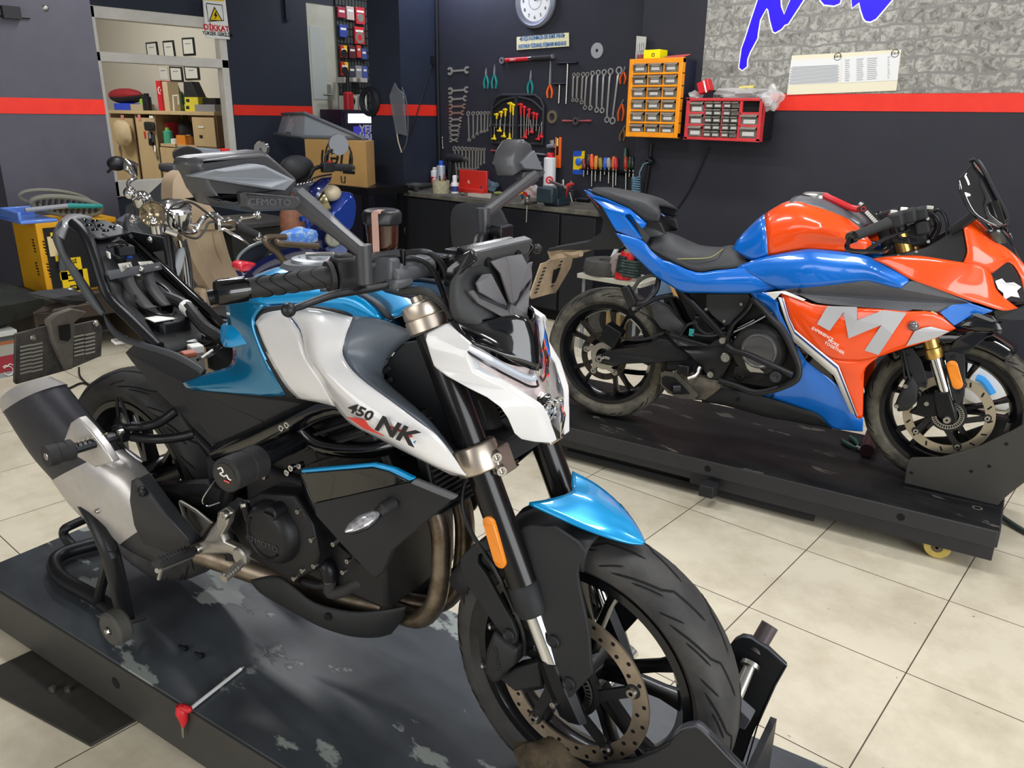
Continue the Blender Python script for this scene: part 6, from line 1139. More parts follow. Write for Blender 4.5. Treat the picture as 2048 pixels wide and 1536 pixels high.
a=at6(975,720,YR-.15); t=thing('plastic_holder','square red plastic cap standing at the corner of the red cabinet','cap',a); MB().box(a+V((.01,0,.05)),(.085,.06,.075),ax=(V((.94,0,.34)),V((0,1,0)),V((-.34,0,.94)))).build('body',RED,t,bev=.008); MB().box(a+V((.025,-.031,.05)),(.01,.002,.075),ax=(V((.94,0,.34)),V((0,1,0)),V((-.34,0,.94)))).build('white_band',PAPER,t)
BAG=mat('clear_bag','#d9d9d6',.25,alpha=.45,coat=.5,bump=.6,bscale=60)
def blob(name,label,cat_,c,r,mt,seed=0,ax=None,amp=.25):
    rr=random.Random(seed); m=MB().ell(c,r,ax,18,12); c=V(c)
    ph=[rr.uniform(0,6.28) for _ in range(6)]
    m.v=[c+(p-c)*(1+amp*math.sin((p-c).x/r[0]*4+ph[0])*math.sin((p-c).z/r[2]*5+ph[1])+amp*.6*math.sin((p-c).y/r[1]*6+(p-c).x/r[0]*3+ph[2])) for p in m.v]
    return tag(m.build(name,mt),label,cat_)
blob('plastic_bag','clear plastic bag hanging over the end of the red cabinet','plastic bag',at6(1730,770,YR-.16),(.065,.05,.07),BAG,3); blob('plastic_bag','flat clear bag of parts lying along the red cabinet top','plastic bag',at6(1400,705,YR-.1),(.17,.05,.035),BAG,5); blob('plastic_bag','small crumpled clear bag between the two drawer cabinets','plastic bag',at6(890,735,YR-.12),(.05,.04,.03),BAG,6)
tag(MB().tube([at6(1380,650,YR-.06),at6(1540,640,YR-.06)],.016,8).build('yellow_strip_pack',mat('straw_yellow','#d2c26a',.5)),'straw yellow packet lying behind the clear bag on the red cabinet','packet')
for x in (1125,1165): tag(MB().lathe([(.006,-.02),(.013,-.02),(.013,.02),(.006,.02)],at6(x,735,YR-.15),NY,14,closed=True).build('bushing',STL),('steel bushing beside the red cap on the red cabinet' if x<1150 else 'steel bushing next to the flat bag on the red cabinet'),'bushing')
# ---- poster
def stone_mat():
    m=bpy.data.materials.new('stone_print'); m.use_nodes=True; nt=m.node_tree; b=nt.nodes['Principled BSDF']; L=nt.links; N=nt.nodes.new
    tc=N('ShaderNodeTexCoord'); mp=N('ShaderNodeMapping'); mp.inputs['Rotation'].default_value=(PI/2,0,0); L.new(tc.outputs['Object'],mp.inputs[0])
    dn=N('ShaderNodeTexNoise'); dn.inputs['Scale'].default_value=7; L.new(mp.outputs[0],dn.inputs['Vector']); ad=N('ShaderNodeMix'); ad.data_type='RGBA'; ad.blend_type='LINEAR_LIGHT'; ad.inputs['Factor'].default_value=.035; L.new(mp.outputs[0],ad.inputs[6]); L.new(dn.outputs['Color'],ad.inputs[7])
    br=N('ShaderNodeTexBrick'); br.inputs['Scale'].default_value=1; br.inputs['Brick Width'].default_value=.215; br.inputs['Row Height'].default_value=.085; br.inputs['Mortar Size'].default_value=.009; br.inputs['Mortar Smooth'].default_value=.5; br.offset=.43; br.squash=1.5; br.squash_frequency=3
    br.inputs['Color1'].default_value=(*lin('#8f8d86'),1); br.inputs['Color2'].default_value=(*lin('#a3a19a'),1); br.inputs['Mortar'].default_value=(*lin('#7d7b76'),1); L.new(ad.outputs[2],br.inputs['Vector'])
    n=N('ShaderNodeTexNoise'); n.inputs['Scale'].default_value=26; n.inputs['Detail'].default_value=6; n.inputs['Roughness'].default_value=.7; n.inputs['Distortion'].default_value=.8; L.new(mp.outputs[0],n.inputs['Vector'])
    r=N('ShaderNodeValToRGB'); e=r.color_ramp.elements; e[0].position=.38; e[0].color=(.42,.42,.41,1); e[1].position=.62; e[1].color=(1.25,1.25,1.22,1); L.new(n.outputs['Fac'],r.inputs[0])
    mm=N('ShaderNodeMix'); mm.data_type='RGBA'; mm.blend_type='MULTIPLY'; iv=N('ShaderNodeMath'); iv.operation='SUBTRACT'; iv.inputs[0].default_value=1; L.new(br.outputs['Fac'],iv.inputs[1]); L.new(iv.outputs[0],mm.inputs['Factor']); L.new(br.outputs['Color'],mm.inputs[6]); L.new(r.outputs[0],mm.inputs[7]); L.new(mm.outputs[2],b.inputs['Base Color']); b.inputs['Roughness'].default_value=.5; return m
def PR(u,v,d=.006): return ony(u,v,YR-d)
po=thing('wall_banner','grey stone-print wall banner with large blue brush lettering','banner',PR(1700,180))
tl=PR(1417,-30); bl=PR(1402.5,166); br=PR(1600,188); e=PR(2048,177); zz=(br.z+e.z)/2
MB().plate([V((tl.x,YR-.006,3.1)),V((bl.x,YR-.006,zz+.02)),V((br.x,YR-.006,br.z)),V((3.2,YR-.006,e.z-.02)),V((3.2,YR-.006,3.1))],V((0,.004,0))).build('banner_sheet',stone_mat(),po)
BLL=mat('ultramarine_print','#2a0ee0',.35)
def z7(x,y): return (1400+x/4.551,y/4.551)
s1=[(357,615),(382,637),(425,605),(428,540),(455,470),(520,350),(527,290),(545,180),(605,72),(622,90),(640,190),(665,285),(685,295),(740,262),(770,225),(800,215),(940,0),(980,-90),(860,-90),(765,135),(735,60),(728,-90),(560,-90),(520,20),(470,170),(410,360),(380,440)]
s2=[(1080,-90),(1100,5),(1130,40),(1220,50),(1270,30),(1310,-90)]
s3=[(1370,-90),(1385,70),(1450,20),(1465,90),(1490,165),(1510,190),(1550,195),(1600,170),(1745,0),(1800,-90)]
for i,s in enumerate((s1,s2,s3)):
    P=[PR(*z7(*q),.0085) for q in s]; c=sum(P,V())/len(P)
    f=MB().plate(P,V((0,.001,0))).build('brush_letter',BLL,po,smooth=False)
    O=[]
    n=len(P)
    for k in range(n):
        d1=(P[k]-P[k-1]).normalized(); d2=(P[(k+1)%n]-P[k]).normalized(); nn=(d1+d2).cross(NY).normalized(); O.append(P[k]+nn*.009*(1))
    ar=sum((P[k].x*P[(k+1)%n].z-P[(k+1)%n].x*P[k].z) for k in range(n))
    if ar<0: O=[p*2-q for p,q in zip(P,O)]
    MB().plate([p+V((0,.0012,0)) for p in O],V((0,.0005,0))).build('letter_outline',PAPER,po,smooth=False)
# price list sheets on the banner
def z8(x,y): return (1348+x/2.926,y/2.926)
ch=thing('price_chart','cream printed table sheet pinned over the lower edge of the stone banner','chart',PR(1690,150,.012)); P=lambda x,y,d=.012:PR(*z8(x,y),d)
MB().plate([P(690,325),P(1330,290),P(1300,530),P(660,555)],V((0,.0135,0))).build('backing_sheet',mat('cream_sheet','#dfd8bd',.6),ch)
for q in ([(685,352),(978,336),(972,486),(668,496)],[(986,336),(1322,305),(1308,470),(978,486)]): MB().plate([P(x,y,.0135) for x,y in q],V((0,.001,0))).build('printed_page',mat('page_white','#dcdcda',.6),ch)
INK=mat('grey_ink','#8b8d92',.7)
m=MB()
for k in range(13):
    y=385+k*8; a,b=P(682-k*1.3,y+9,.0142),P(970,y-4,.0142); m.box((a+b)/2,((b-a).length*(.98 if k%2 else .93),.0004,.0035),ax=((b-a).normalized(),NY,V((0,0,1))))
m.build('table_print',INK,ch,smooth=False); m=MB()
for k in range(12):
    y=352+k*11
    for xa,xb in ((1000,1030),(1068,1110),(1130,1190),(1250,1265)):
        a,b=P(xa,y-(xa-1000)*.07,.0142),P(xb-(k*7)%9,y-(xb-1000)*.07,.0142); m.box((a+b)/2,((b-a).length,.0004,.003),ax=((b-a).normalized(),NY,V((0,0,1))))
m.build('price_print',INK,ch,smooth=False)
for x,y in ((958,331),(1294,312)):
    o=P(x,y,.0142); MB().lathe([(.019,0),(.022,0)],o,NY,24).build('logo_ring',BLKD,ch); text('JAWA' if 0 else 'JOLA',.018,o+NY*.0005,(1,0,.1),(0,0,1),BLKD,'lettering',ch)
# pillar: cable coil, plastic pouch
yp_=yp-.014; c=ony(738,203,yp-.02); ra=(ony(758,203,yp_)-ony(718,203,yp_)).length/2*.8; rz_=(ony(738,174,yp_)-ony(738,232,yp_)).length/2*.85; m=MB()
for k in range(7):
    f=.86+.045*k; m.tube([c+V((math.cos(a)*ra*f,.008+.012*math.sin(k*2.1),math.sin(a)*rz_*f)) for a in [2*PI*j/36 for j in range(36)]],.012,6,1,closed=True)
tag(m.build('cable_coil',mat('coil_black','#17171a',.5)),'thick coil of black cable hung on the pillar over the red stripe','cable coil')
t=thing('plastic_pouch','long clear plastic pouch hung on the pillar across the red stripe','plastic pouch',ony(790,200,yp_)); Pp=lambda x,y,d=.0:ony(600+x/4.653,y/4.653,yp_-d)
MB().plate([Pp(878,765),Pp(905,820,.02),Pp(960,870,.02),Pp(990,1265,.01),Pp(890,1240,.03),Pp(850,1020,.03),Pp(828,890,.02)],V((0,.015,0))).build('pouch',mat('pouch_clear','#6d7076',.22,alpha=.6,coat=.6,bump=.7,bscale=70),t,bev=.004); MB().tube([Pp(900,1230,.02),Pp(915,1320,.01),Pp(940,1400,.0),Pp(945,1420,.0)],.006,6,3).build('wire_tail',mat('beige_wire','#b8ae95',.5),t)
tag(MB().tube([ony(804,175,yp_),ony(812,200,yp_),ony(816,240,yp_),ony(814,280,yp_),ony(807,300,yp_)],.006,6,4).build('hanging_wire',GRYP),'loose grey wire hanging beside the plastic pouch','wire')
# ---------------------------------------------------------------- work bench and what lies on it
YB=4.69; BT=.865; bxl=-5.35; bxr=-3.235
BK=mat('bench_black','#17181c',.5,noise=.15,nscale=6,col2='#1d1f24'); BTM=mat('dirty_worktop','#4a4840',.6,noise=.6,nscale=9,col2='#6d6a5c')
wb=thing('workbench','long black workbench with cluttered top under the tool wall','workbench',((bxl+bxr)/2,4.96,0))
MB().bx((bxl,YB,BT-.035),(bxr,YW-.005,BT)).build('worktop',BTM,wb,bev=.003)
MB().bx((bxl+.02,YB+.02,.1),(bxr-.02,YW-.01,BT-.035)).build('carcass',BK,wb); MB().bx((bxl+.02,YB+.07,0),(bxr-.02,YW-.02,.1)).build('plinth',GRV,wb)
xa=ony(815,392,YB).x; xb=ony(897,402,YB).x; xd=ony(1121,421,YB).x
for a,b in ((xa,xb-.004),(xb+.004,xd-.012),(xd+.012,bxr-.02)): MB().bx((a,YB,.1),(b,YB+.018,BT-.05)).build('door',BK,wb,bev=.002)
def T_(u,v): return onz(u,v,BT)
def Bz(u,v,y): return ony(u,v,y)
def zb(x,y): return (760+x/4.655,300+y/4.655)
def base(x,y):
    p=onz(*zb(x,y),BT); yy=min(max(p.y,YB+.06),YW-.09); p=ony(*zb(x,y),yy); p.z=BT; return p
def upto(x,y,yy): return ony(*zb(x,y),yy).z-BT
def can(label,x0,x1,yb,yt,body,cap,capf=.2,name='spray_can',band=None,cat_='spray can'):
    o=base((x0+x1)/2,yb); r=(ony(*zb(x1,yb),o.y)-ony(*zb(x0,yb),o.y)).length/2; h=upto((x0+x1)/2,yt,o.y); t=thing(name,label,cat_,o)
    MB().lathe([(0,0),(r,0),(r,h*(1-capf)),(r*.85,h*(1-capf)+.008),(0,h*(1-capf)+.008)],o,(0,0,1),22).build('body',body,t); MB().lathe([(r*.6,h*(1-capf)),(r*.6,h-.008),(r*.45,h),(0,h)],o,(0,0,1),18).build('cap',cap,t)
    if band: MB().lathe([(r+.0006,h*band[0]),(r+.0006,h*band[1])],o,(0,0,1),22).build('label_band',band[2],t)
    return t,o,r,h
CW_=mat('can_white','#dadada',.3,coat=.3)
FC=lambda o:(CP-o).xy.normalized()
def face(o,r,z,s,size,mt,t,**k):
    f=FC(o); n=V((f.x,f.y,0)); return text(s,size,V((o.x,o.y,BT+z))+n*(r+.002),V((0,0,1)).cross(n),(0,0,1),mt,'lettering',t,**k)
t,o,r,h=can('tall white spray can with a red cap, standing by the vise',1532,1622,318,25,CW_,RED,.12); 
f=V((*FC(o),0)); cc_=V((o.x,o.y,BT+h*.42))+f*(r+.001)
MB().lathe([(r*.34,0),(r*.62,0)],cc_,f,20).lathe([(0,0),(r*.2,0)],cc_,f,16).build('label_emblem',RED,t)
t,o,r,h=can('white and red aerosol can marked dz beside the brush cup',486,542,310,160,CW_,CREAM,.2,band=(.02,.55,mat('can_red','#b8232c',.35))); face(o,r,h*.45,'dz',r*1.3,PAPER,t,bold=.001)
can('silver aerosol can with a blue cap in front of the drill',542,598,300,100,mat('can_silver','#b9c0cc',.3,metal=.4),BLUP,.2)
can('small white can with a red top beside the black box',372,430,330,195,CW_,RED,.18,name='cleaner_can',cat_='can')
t,o,r,h=can('small white glue bottle with blue label at the bench edge',672,722,402,235,CW_,CW_,.45,name='glue_bottle',band=(.1,.4,mat('navy_label','#2a3a78',.4)),cat_='bottle')
o=base(568,400); r=(ony(*zb(625,400),o.y)-ony(*zb(512,400),o.y)).length/2; h=upto(568,283,o.y); t=thing('brush_cup','stained beige cup holding brushes and a thin stick','cup',o); MB().lathe([(0,0),(r*.92,0),(r,h),(r*.9,h),(r*.82,.01),(0,.01)],o,(0,0,1),24).build('cup',mat('stained_beige','#b5ae93',.7,noise=.5,nscale=30,col2='#8f8868'),t)
for x,y,mt in ((555,240,BLK),(600,225,mat('dull_red')),(620,250,BLK),(585,262,YEL)): MB().cyl(o+V((0,0,.02)),ony(*zb(x,y),o.y),.006,n=8).build('brush',mt,t)
o=base(190,345); h=upto(185,222,o.y); t=thing('black_box','square black box with a white label at the end of the bench','box',o); wd_=(ony(*zb(233,340),o.y)-ony(*zb(133,340),o.y)).length; MB().bx((o.x-wd_/2,o.y,BT),(o.x+wd_/2,o.y+.22,BT+h)).build('carton',BLK,t,bev=.003); MB().bx((o.x-.025,o.y-.001,BT+.03),(o.x+.025,o.y,BT+.07)).bx((o.x-.03,o.y-.001,BT+h*.72),(o.x+.02,o.y,BT+h*.86)).build('box_label',PAPER,t)
o=base(640,330); o.y+=.08; t=thing('cordless_drill','black cordless drill standing on its battery behind the cans','drill',o); hx=upto(640,70,o.y)
MB().tube([o+V((-.09,0,hx)),o+V((.05,0,hx)),o+V((.12,0,hx-.005))],[.035,.036,.018],14).build('motor_body',BLKM,t); MB().tube([o+V((-.05,0,hx-.02)),o+V((-.065,0,.08))],.024,10,sq=.8).build('handle',BLKM,t); MB().bx(o+V((-.12,-.035,0)),o+V((-.01,.035,.075))).build('battery',BLK,t,bev=.006); MB().tube([o+V((.12,0,hx-.005)),o+V((.16,0,hx-.005))],[.02,.014],12).build('chuck',STL,t)
# angle tool
o=base(370,385); t=thing('heat_gun','dark green-black pistol tool lying on its side at the bench edge','power tool',o); MB().tube([base(255,372)+V((0,0,.034)),base(330,375)+V((0,0,.035)),base(420,372)+V((0,0,.036)),base(498,368)+V((0,0,.036))],[.03,.034,.026,.018],12,2).build('barrel',mat('tool_green_black','#2c302c',.5),t); MB().tube([base(300,375)+V((0,0,.03)),base(345,400)+V((0,0,.024))],.02,10).build('grip',RUB,t)
# red case
o=base(860,335); o.y=YW-.16; wd_=(ony(*zb(990,335),o.y)-ony(*zb(735,335),o.y)).length; ht=upto(860,188,o.y); xc=ony(*zb(862,335),o.y).x; t=thing('red_metal_case','open red metal case lid standing behind the bench clutter','case',V((xc,o.y,BT)))
MB().bx((xc-wd_/2,o.y,BT),(xc+wd_/2,o.y+.025,BT+ht)).build('lid',mat('case_red','#cf2f26',.4,noise=.2,nscale=6,col2='#bb2a22'),t,bev=.006); MB().bx((xc-wd_/2,o.y-.05,BT),(xc+wd_/2,o.y-.001,BT+.035)).build('tray',mat('case_red'),t,bev=.004); text('R.',.035,V((xc-wd_*.13,o.y-.001,BT+ht*.46)),(1,0,0),(0,0,1),PAPER,'lettering',t)
def lay(name,label,cat_,pts,rs,mt,n=10,k=2,lift=.0,sq=1):
    P=[base(x,y)+V((0,0,(max(rs) if isinstance(rs,list) else rs)*sq+lift+.001)) for x,y in pts]; return tag(MB().tube(P,rs,n,k,sq=sq).build(name,mt),label,cat_)
t=thing('grinder','orange and black hand grinder lying in front of the red case','power tool',base(850,365)); q=[base(x,y)+V((0,0,.036)) for x,y in ((735,372),(790,370),(840,374),(940,366))]
MB().tube(q[:3],[.03,.034,.03],12,2).build('orange_body',ORGP,t); MB().tube(q[2:],[.024,.02],12).build('black_grip',BLKM,t)
blob('shop_rag','crumpled dark and pale blue rag beside the red case','rag',base(1010,345)+V((0,0,.058)),(.1,.06,.045),mat('blue_rag','#59707f',.8,noise=.6,nscale=22,col2='#1f2226'),9)
lay('yellow_plug','round yellow plug lying beside the blue rag','plug',[(930,325),(945,325)],.022,YEL)
pf=[onz(*zb(x,y),BT+.002) for x,y in ((820,400),(1040,402),(1030,455),(815,430))]; tag(MB().plate(pf,V((0,0,.002))).build('paper_sheet',mat('greasy_paper','#b3ae98',.7,noise=.4,nscale=14,col2='#8d8872')),'greasy pale paper sheet lying on the bench top','paper')
lay('red_marker','red marker lying on the greasy paper','marker',[(935,388),(1035,392)],.012,RED)
lay('brass_cutter','small green and brass fitting near the bench edge','fitting',[(1180,455),(1235,445)],.014,mat('green_brass','#6f7d3e',.5))
lay('black_cable','black cable lying across the bench behind the clutter','cable',[(1200,380),(1290,370),(1330,372)],.01,BLK)
o=base(1372,428); h=upto(1372,348,o.y); wd_=(ony(*zb(1420,428),o.y)-ony(*zb(1328,428),o.y)).length; t=thing('red_carton','small red carton with white lettering on the bench','carton',o); MB().bx((o.x-wd_/2,o.y,BT),(o.x+wd_/2,o.y+.06,BT+h)).build('carton',RED,t,bev=.002); MB().bx((o.x-wd_*.35,o.y-.001,BT+h*.55),(o.x+wd_*.3,o.y,BT+h*.68)).bx((o.x-wd_*.3,o.y-.001,BT+h*.75),(o.x+wd_*.2,o.y,BT+h*.83)).build('print',PAPER,t)
blob('plastic_bag','crumpled clear plastic bag in front of the red carton','plastic bag',base(1445,440)+V((0,0,.04)),(.08,.05,.05),BAG,11)
o=base(1302,418); t=thing('yellow_tape','small roll of yellow tape lying near the red carton','tape',o); MB().lathe([(.012,-.015),(.03,-.015),(.03,.015),(.012,.015)],o+V((0,0,.03)),V((-.4,-.9,0)),20,closed=True).build('roll',YEL,t); MB().lathe([(0,0),(.012,0)],o+V((-.006,-.014,.03)),V((-.4,-.9,0)),14).build('core',BLK,t)
o=base(1305,365); tag(MB().box(o+V((0,0,.012)),(.05,.03,.024)).build('blue_clip',BLUP,bev=.003),'small blue plastic block behind the yellow tape','block')
tag(MB().tube([base(1340,335)+V((0,0,.06)),base(1500,335)+V((0,.0,.075))],[.012,.006],8).build('wooden_stick',mat('wood_stick','#b08b50',.6)),'tan wooden stick lying over the red carton','stick')
for i,x in enumerate((1332,1382)): tag(MB().lathe([(.006,0),(.014,0),(.014,.045),(.01,.05),(.006,.05)],base(x,478),(0,0,1),16,closed=True).build('socket',CHR),('chrome socket standing at the bench edge, the one nearer the paper' if i==0 else 'chrome socket standing at the bench edge, the one nearer the vise'),'socket')
# vise and clamp
o=ony(*zb(1625,500),YB+.1); o.z=BT+.001; t=thing('bench_vise','dark blue bench vise with hanging handle bar at the bench edge','vise',o); VB=mat('vise_blue','#22333d',.45,metal=.3,noise=.4,nscale=20,col2='#3a4448'); hv=upto(1640,335,YB+.05)
MB().box(o+V((0,.03,.03)),(.14,.16,.06)).box(o+V((0,.02,hv*.55)),(.1,.12,hv*.8)).build('body',VB,t,bev=.012); MB().box(o+V((0,-.1,hv*.55)),(.15,.06,hv*.75)).build('jaw',VB,t,bev=.012); MB().box(o+V((-.0,-.065,hv*.9)),(.12,.012,.03)).build('jaw_plate',WSD,t)
MB().cyl(o+V((-.1,-.1,.02)),o+V((-.1,-.22,.02)),.014).build('screw',STL,t); vh0=o+V((-.1,-.2,.05)); MB().cyl(vh0,V((vh0.x-.005,vh0.y,ony(*zb(1555,695),vh0.y).z)),.007).ell(vh0+V((0,0,.005)),.012,n=8,h=6).build('handle_bar',STL,t)
o=base(1745,470); t=thing('red_clamp','red pipe clamp standing at the bench edge beside the vise','clamp',o); q=lambda x,y:ony(*zb(x,y),o.y); MB().tube([q(1730,480),q(1735,400),q(1740,345),q(1770,322),q(1800,315)],[.016,.018,.02,.016,.012],10,2).build('frame',mat('clamp_red','#c4332f',.45),t); MB().cyl(q(1778,285),q(1772,350),.008).build('screw',STL,t)
t=thing('steel_rod','bright steel rod leaning across the vise','rod',base(1650,330)+V((0,0,.1))); MB().cyl(ony(*zb(1590,295),YB+.12),ony(*zb(1725,345),YB+.02),.011).build('rod',STL,t)
tag(MB().cyl(base(1712,330),ony(*zb(1705,275),base(1712,330).y),.012).build('steel_pin',STL),'short steel pin standing behind the red clamp','pin')
t=thing('black_clamp','small black screw clamp on the bench edge beside the red clamp','clamp',base(1790,470)); o=base(1790,470); MB().box(o+V((0,0,.045)),(.05,.07,.09)).build('frame',BLKM,t,bev=.008); MB().cyl(o+V((.0,-.04,.07)),ony(*zb(1800,525),o.y-.04),.006).build('screw',STL,t)
lay('scissors_tool','pair of silver pliers lying beside the black clamp','pliers',[(1830,440),(1880,425),(1940,430)],.014,WSD)
lay('ratchet','dark ratchet handle lying at the far bench end','ratchet',[(1835,465),(1900,455),(1950,445)],.016,MBK)
# small clutter between the larger items
for i,(x,y,a,b,c,cl,lab) in enumerate(((455,300,.05,.05,.05,'#3c3f48','dark round cap standing between the two cans'),(650,330,.05,.04,.03,'#6b4a44','brown rag knot behind the glue bottle'),(770,420,.04,.03,.015,'#6a655a','grey scrap lying at the bench edge under the grinder'),(1110,420,.09,.05,.02,'#7d8b4a','green paper scrap beside the sheet'),(1150,430,.03,.03,.02,'#2a2a2a','black knob near the green scrap'))):
    blob('scrap',lab,'scrap',base(x,y)+V((0,0,c*.75)),(a*.6,b*.6,c*.7),mat('scrap_%d'%i,cl,.7),20+i,amp=.15)
# orange handled driver hung on the door, chair back
t=thing('screwdriver','thin screwdriver with an orange handle hung on the bench door','screwdriver',ony(806,490,YB-.02)); a,b,c=[ony(640+x/4.452,380+y/4.452,YB-.012) for x,y in ((755,335),(742,465),(732,530))]; MB().cyl(a,b,.004,n=8).build('blade',STL,t); MB().tube([b,b.lerp(c,.2),c],[.008,.012,.011],10).build('handle',ORGP,t)
yc=4.35; P=lambda x,y:ony(760+x/4.655,300+y/4.655,yc); c=P(910,740); t=thing('stool','dark grey rounded seat panel standing in front of the bench doors','stool',V((c.x,yc,0)))
MB().plate([P(655,620),P(690,530),P(760,495),P(900,490),P(1040,500),P(1110,545),P(1160,640),P(1180,700),P(1150,850),P(1050,960),P(900,1000),P(740,985),P(680,900),P(658,760)],V((0,.02,0)),3,.006,.08).build('seat_panel',mat('stool_grey','#36373a',.5),t,bev=.004); MB().cyl(V((c.x,yc+.03,0)),V((c.x,yc+.03,c.z-.05)),.025).lathe([(0,.0),(.2,0),(.2,.02),(0,.04)],V((c.x,yc+.03,0)),(0,0,1),24).build('post',MBK,t)
# ---------------------------------------------------------------- office seen through the window
YO=4.6
def O(u,v,y=YO): return ony(u,v,y)
def zo(x,y): return (210+x/7.585,130+y/7.585)
def Oz(x,y,d=0): return ony(*zo(x,y),YO-d)
xw0=Oz(95,900).x; xw1=Oz(1700,900).x; zt=(Oz(300,700).z+Oz(1500,690).z)/2; CABT=zt
oc=thing('office_cabinet','tall maple office cabinet wall with open shelf, behind the window','cabinet',((xw0+xw1)/2,YO+.2,0))
OB=mat('cabinet_interior','#a98f6d',.6); OBD=mat('cabinet_edge_brown','#8a6a4e',.6)
xs_=[Oz(x,900).x for x in (95,430,500,760,800,1150,1350,1700)]
MB().bx((xw0-.9,YO-.02,zt-.04),(xw1,YO+.42,zt)).build('top_board',WOOD,oc,bev=.004)
MB().bx((xw0-.9,YO+.4,0),(xw1,YO+.42,zt-.04)).build('back_board',OB,oc)
zsh=Oz(1000,1200).z
for i,x in enumerate((xs_[1]+.08,xs_[3]+.0,xw1-.02)): MB().bx((x-.02,YO,0),(x+.02,YO+.4,zt-.04)).build('partition',OBD,oc)
MB().bx((xs_[3]+.07,YO,zsh-.03),(xw1,YO+.4,zsh)).build('shelf_board',WOOD,oc)
for a,b,z0_,z1_ in ((xw0-.9,xs_[1]+.02,.05,zt-.09),(xs_[1]+.11,xs_[3]+.03,.05,zt-.08),(xs_[4]+.02,(xs_[4]+xs_[6])/2,.05,zsh-.04),((xs_[4]+xs_[6])/2+.01,xs_[6]+.1,.05,zsh-.04),(xs_[6],xw1-.02,zsh,zt-.06),(xs_[6]+.11,xw1-.02,.05,zsh-.04)):
    d=MB().bx((a,YO-.02,z0_),(b,YO,z1_)).build('door',WOOD,oc,bev=.003)
for x,y0_,y1_ in ((760,1210,1440),(210,1150,1400),(1080,1210,1290)): MB().tube([Oz(x,y0_,.02),Oz(x+10,(y0_+y1_)/2,.05),Oz(x+40,y1_,.02)],.012,8,3).build('door_handle',STL,oc)
def sticker(x,y,w,h,mt,name,d=.024): p=Oz(x,y,d); MB().box(p,(w,.002,h)).build(name,mt,oc)
for x,y,w,h,mt in ((520,800,.07,.07,mat('pink_sticker','#d98a86',.6)),(265,805,.08,.07,mat('pink_sticker')),(605,1060,.04,.08,RED),(1455,1085,.06,.03,BLKD),(1455,940,.12,.02,PAPER),(700,790,.09,.03,PAPER)): sticker(x,y,w,h,mt,'sticker')
def obox(name,label,cat_,x0,y0,x1,y1,dep,mt,d=.02,up=True):
    a=Oz(x0,y1,d); b=Oz(x1,y0,d); return tag(MB().bx((a.x,YO-d,a.z),(b.x,YO-d+dep,b.z)).build(name,mt,bev=.003),label,cat_)
def onto(x0,x1,y0): # box resting on the cabinet top
    a=Oz(x0,690,-.1); b=Oz(x1,y0,-.1); return a.x,b.x,b.z
def tbox(name,label,cat_,x0,x1,y0,mt,d0=.05,dep=.15):
    a=ony(*zo(x0,690),YO+d0); b=ony(*zo(x1,y0),YO+d0); return tag(MB().bx((a.x,YO+d0,CABT),(b.x,YO+d0+dep,max(b.z,CABT+.02))).build(name,mt,bev=.003),label,cat_),a.x,b.x,b.z
tbox('blue_box','bright blue box on the office cabinet top','box',145,380,580,mat('royal_blue_box','#2c4fd8',.5))
tbox('cream_box','low cream box beside the blue box on the office cabinet','box',385,560,595,mat('cream_card','#b9aa93',.6))
t=thing('tool_bag','red and black soft bag lying on the boxes on the office cabinet','bag',Oz(330,580,-.12)); a,b=ony(*zo(110,530),YO+.14),ony(*zo(560,560),YO+.14); z_=ony(*zo(300,590),YO+.14).z
m=MB().ell(V(((a.x+b.x)/2,YO+.14,z_+.085)),((b.x-a.x)/2,.12,.085),None,20,10); m.build('bag_body',mat('bag_black','#1c1b20',.7),t); MB().ell(V(((a.x+b.x)/2,YO+.13,z_+.105)),((b.x-a.x)/2*.98,.118,.075),None,20,10).build('bag_top',mat('bag_red','#98222c',.7),t)
def obot(name,label,x,w,y0,mt,cap,cat_='bottle'):
    o=ony(*zo(x,690),YO+.1); o.z=CABT; h=ony(*zo(x,y0),YO+.1).z-CABT; r=w; t=thing(name,label,cat_,o); MB().lathe([(0,0),(r,0),(r,h*.78),(r*.6,h*.85),(0,h*.85)],o,(0,0,1),16).build('body',mt,t); MB().lathe([(r*.62,h*.8),(r*.62,h),(0,h)],o,(0,0,1),14).build('cap',cap,t)
obot('green_bottle','lime green bottle on the office cabinet beside a black can',590,.035,480,mat('lime','#93c34a',.4),BLK); obot('black_can','tall black can on the office cabinet top',655,.05,430,mat('can_black','#1d1f24',.4),BLK,'can')
# calendar box with the national flag
o=ony(*zo(890,680),YO+.1); o.z=CABT; t=thing('desk_calendar','upright box with a red crescent and star flag on the office cabinet','calendar',o); a=ony(*zo(765,240),YO+.1); b=ony(*zo(880,640),YO+.1); c=ony(*zo(990,250),YO+.2)
MB().bx((a.x,YO+.1,CABT),(b.x,YO+.25,a.z)).build('flag_panel',mat('flag_red','#c8202e',.5),t); MB().bx((b.x,YO+.12,CABT),(b.x+.12,YO+.25,a.z-.01)).build('side_panel',mat('card_tan','#c7b596',.6),t)
p=ony(*zo(825,385),YO+.099); r=.04; MB().plate([p+V((r*math.cos(q),0,r*math.sin(q))) for q in [R_(x) for x in range(40,321,20)]]+[p+V((.011+r*.8*math.cos(q),0,r*.8*math.sin(q))) for q in [R_(x) for x in range(315,44,-20)]],V((0,.0005,0))).build('crescent',PAPER,t,smooth=False)
st=[p+V((.03+(.016 if k%2==0 else .0065)*math.cos(PI+k*PI/5),0,(.016 if k%2==0 else .0065)*math.sin(PI+k*PI/5))) for k in range(10)]; MB().plate(st,V((0,.0005,0))).build('star',PAPER,t,smooth=False)
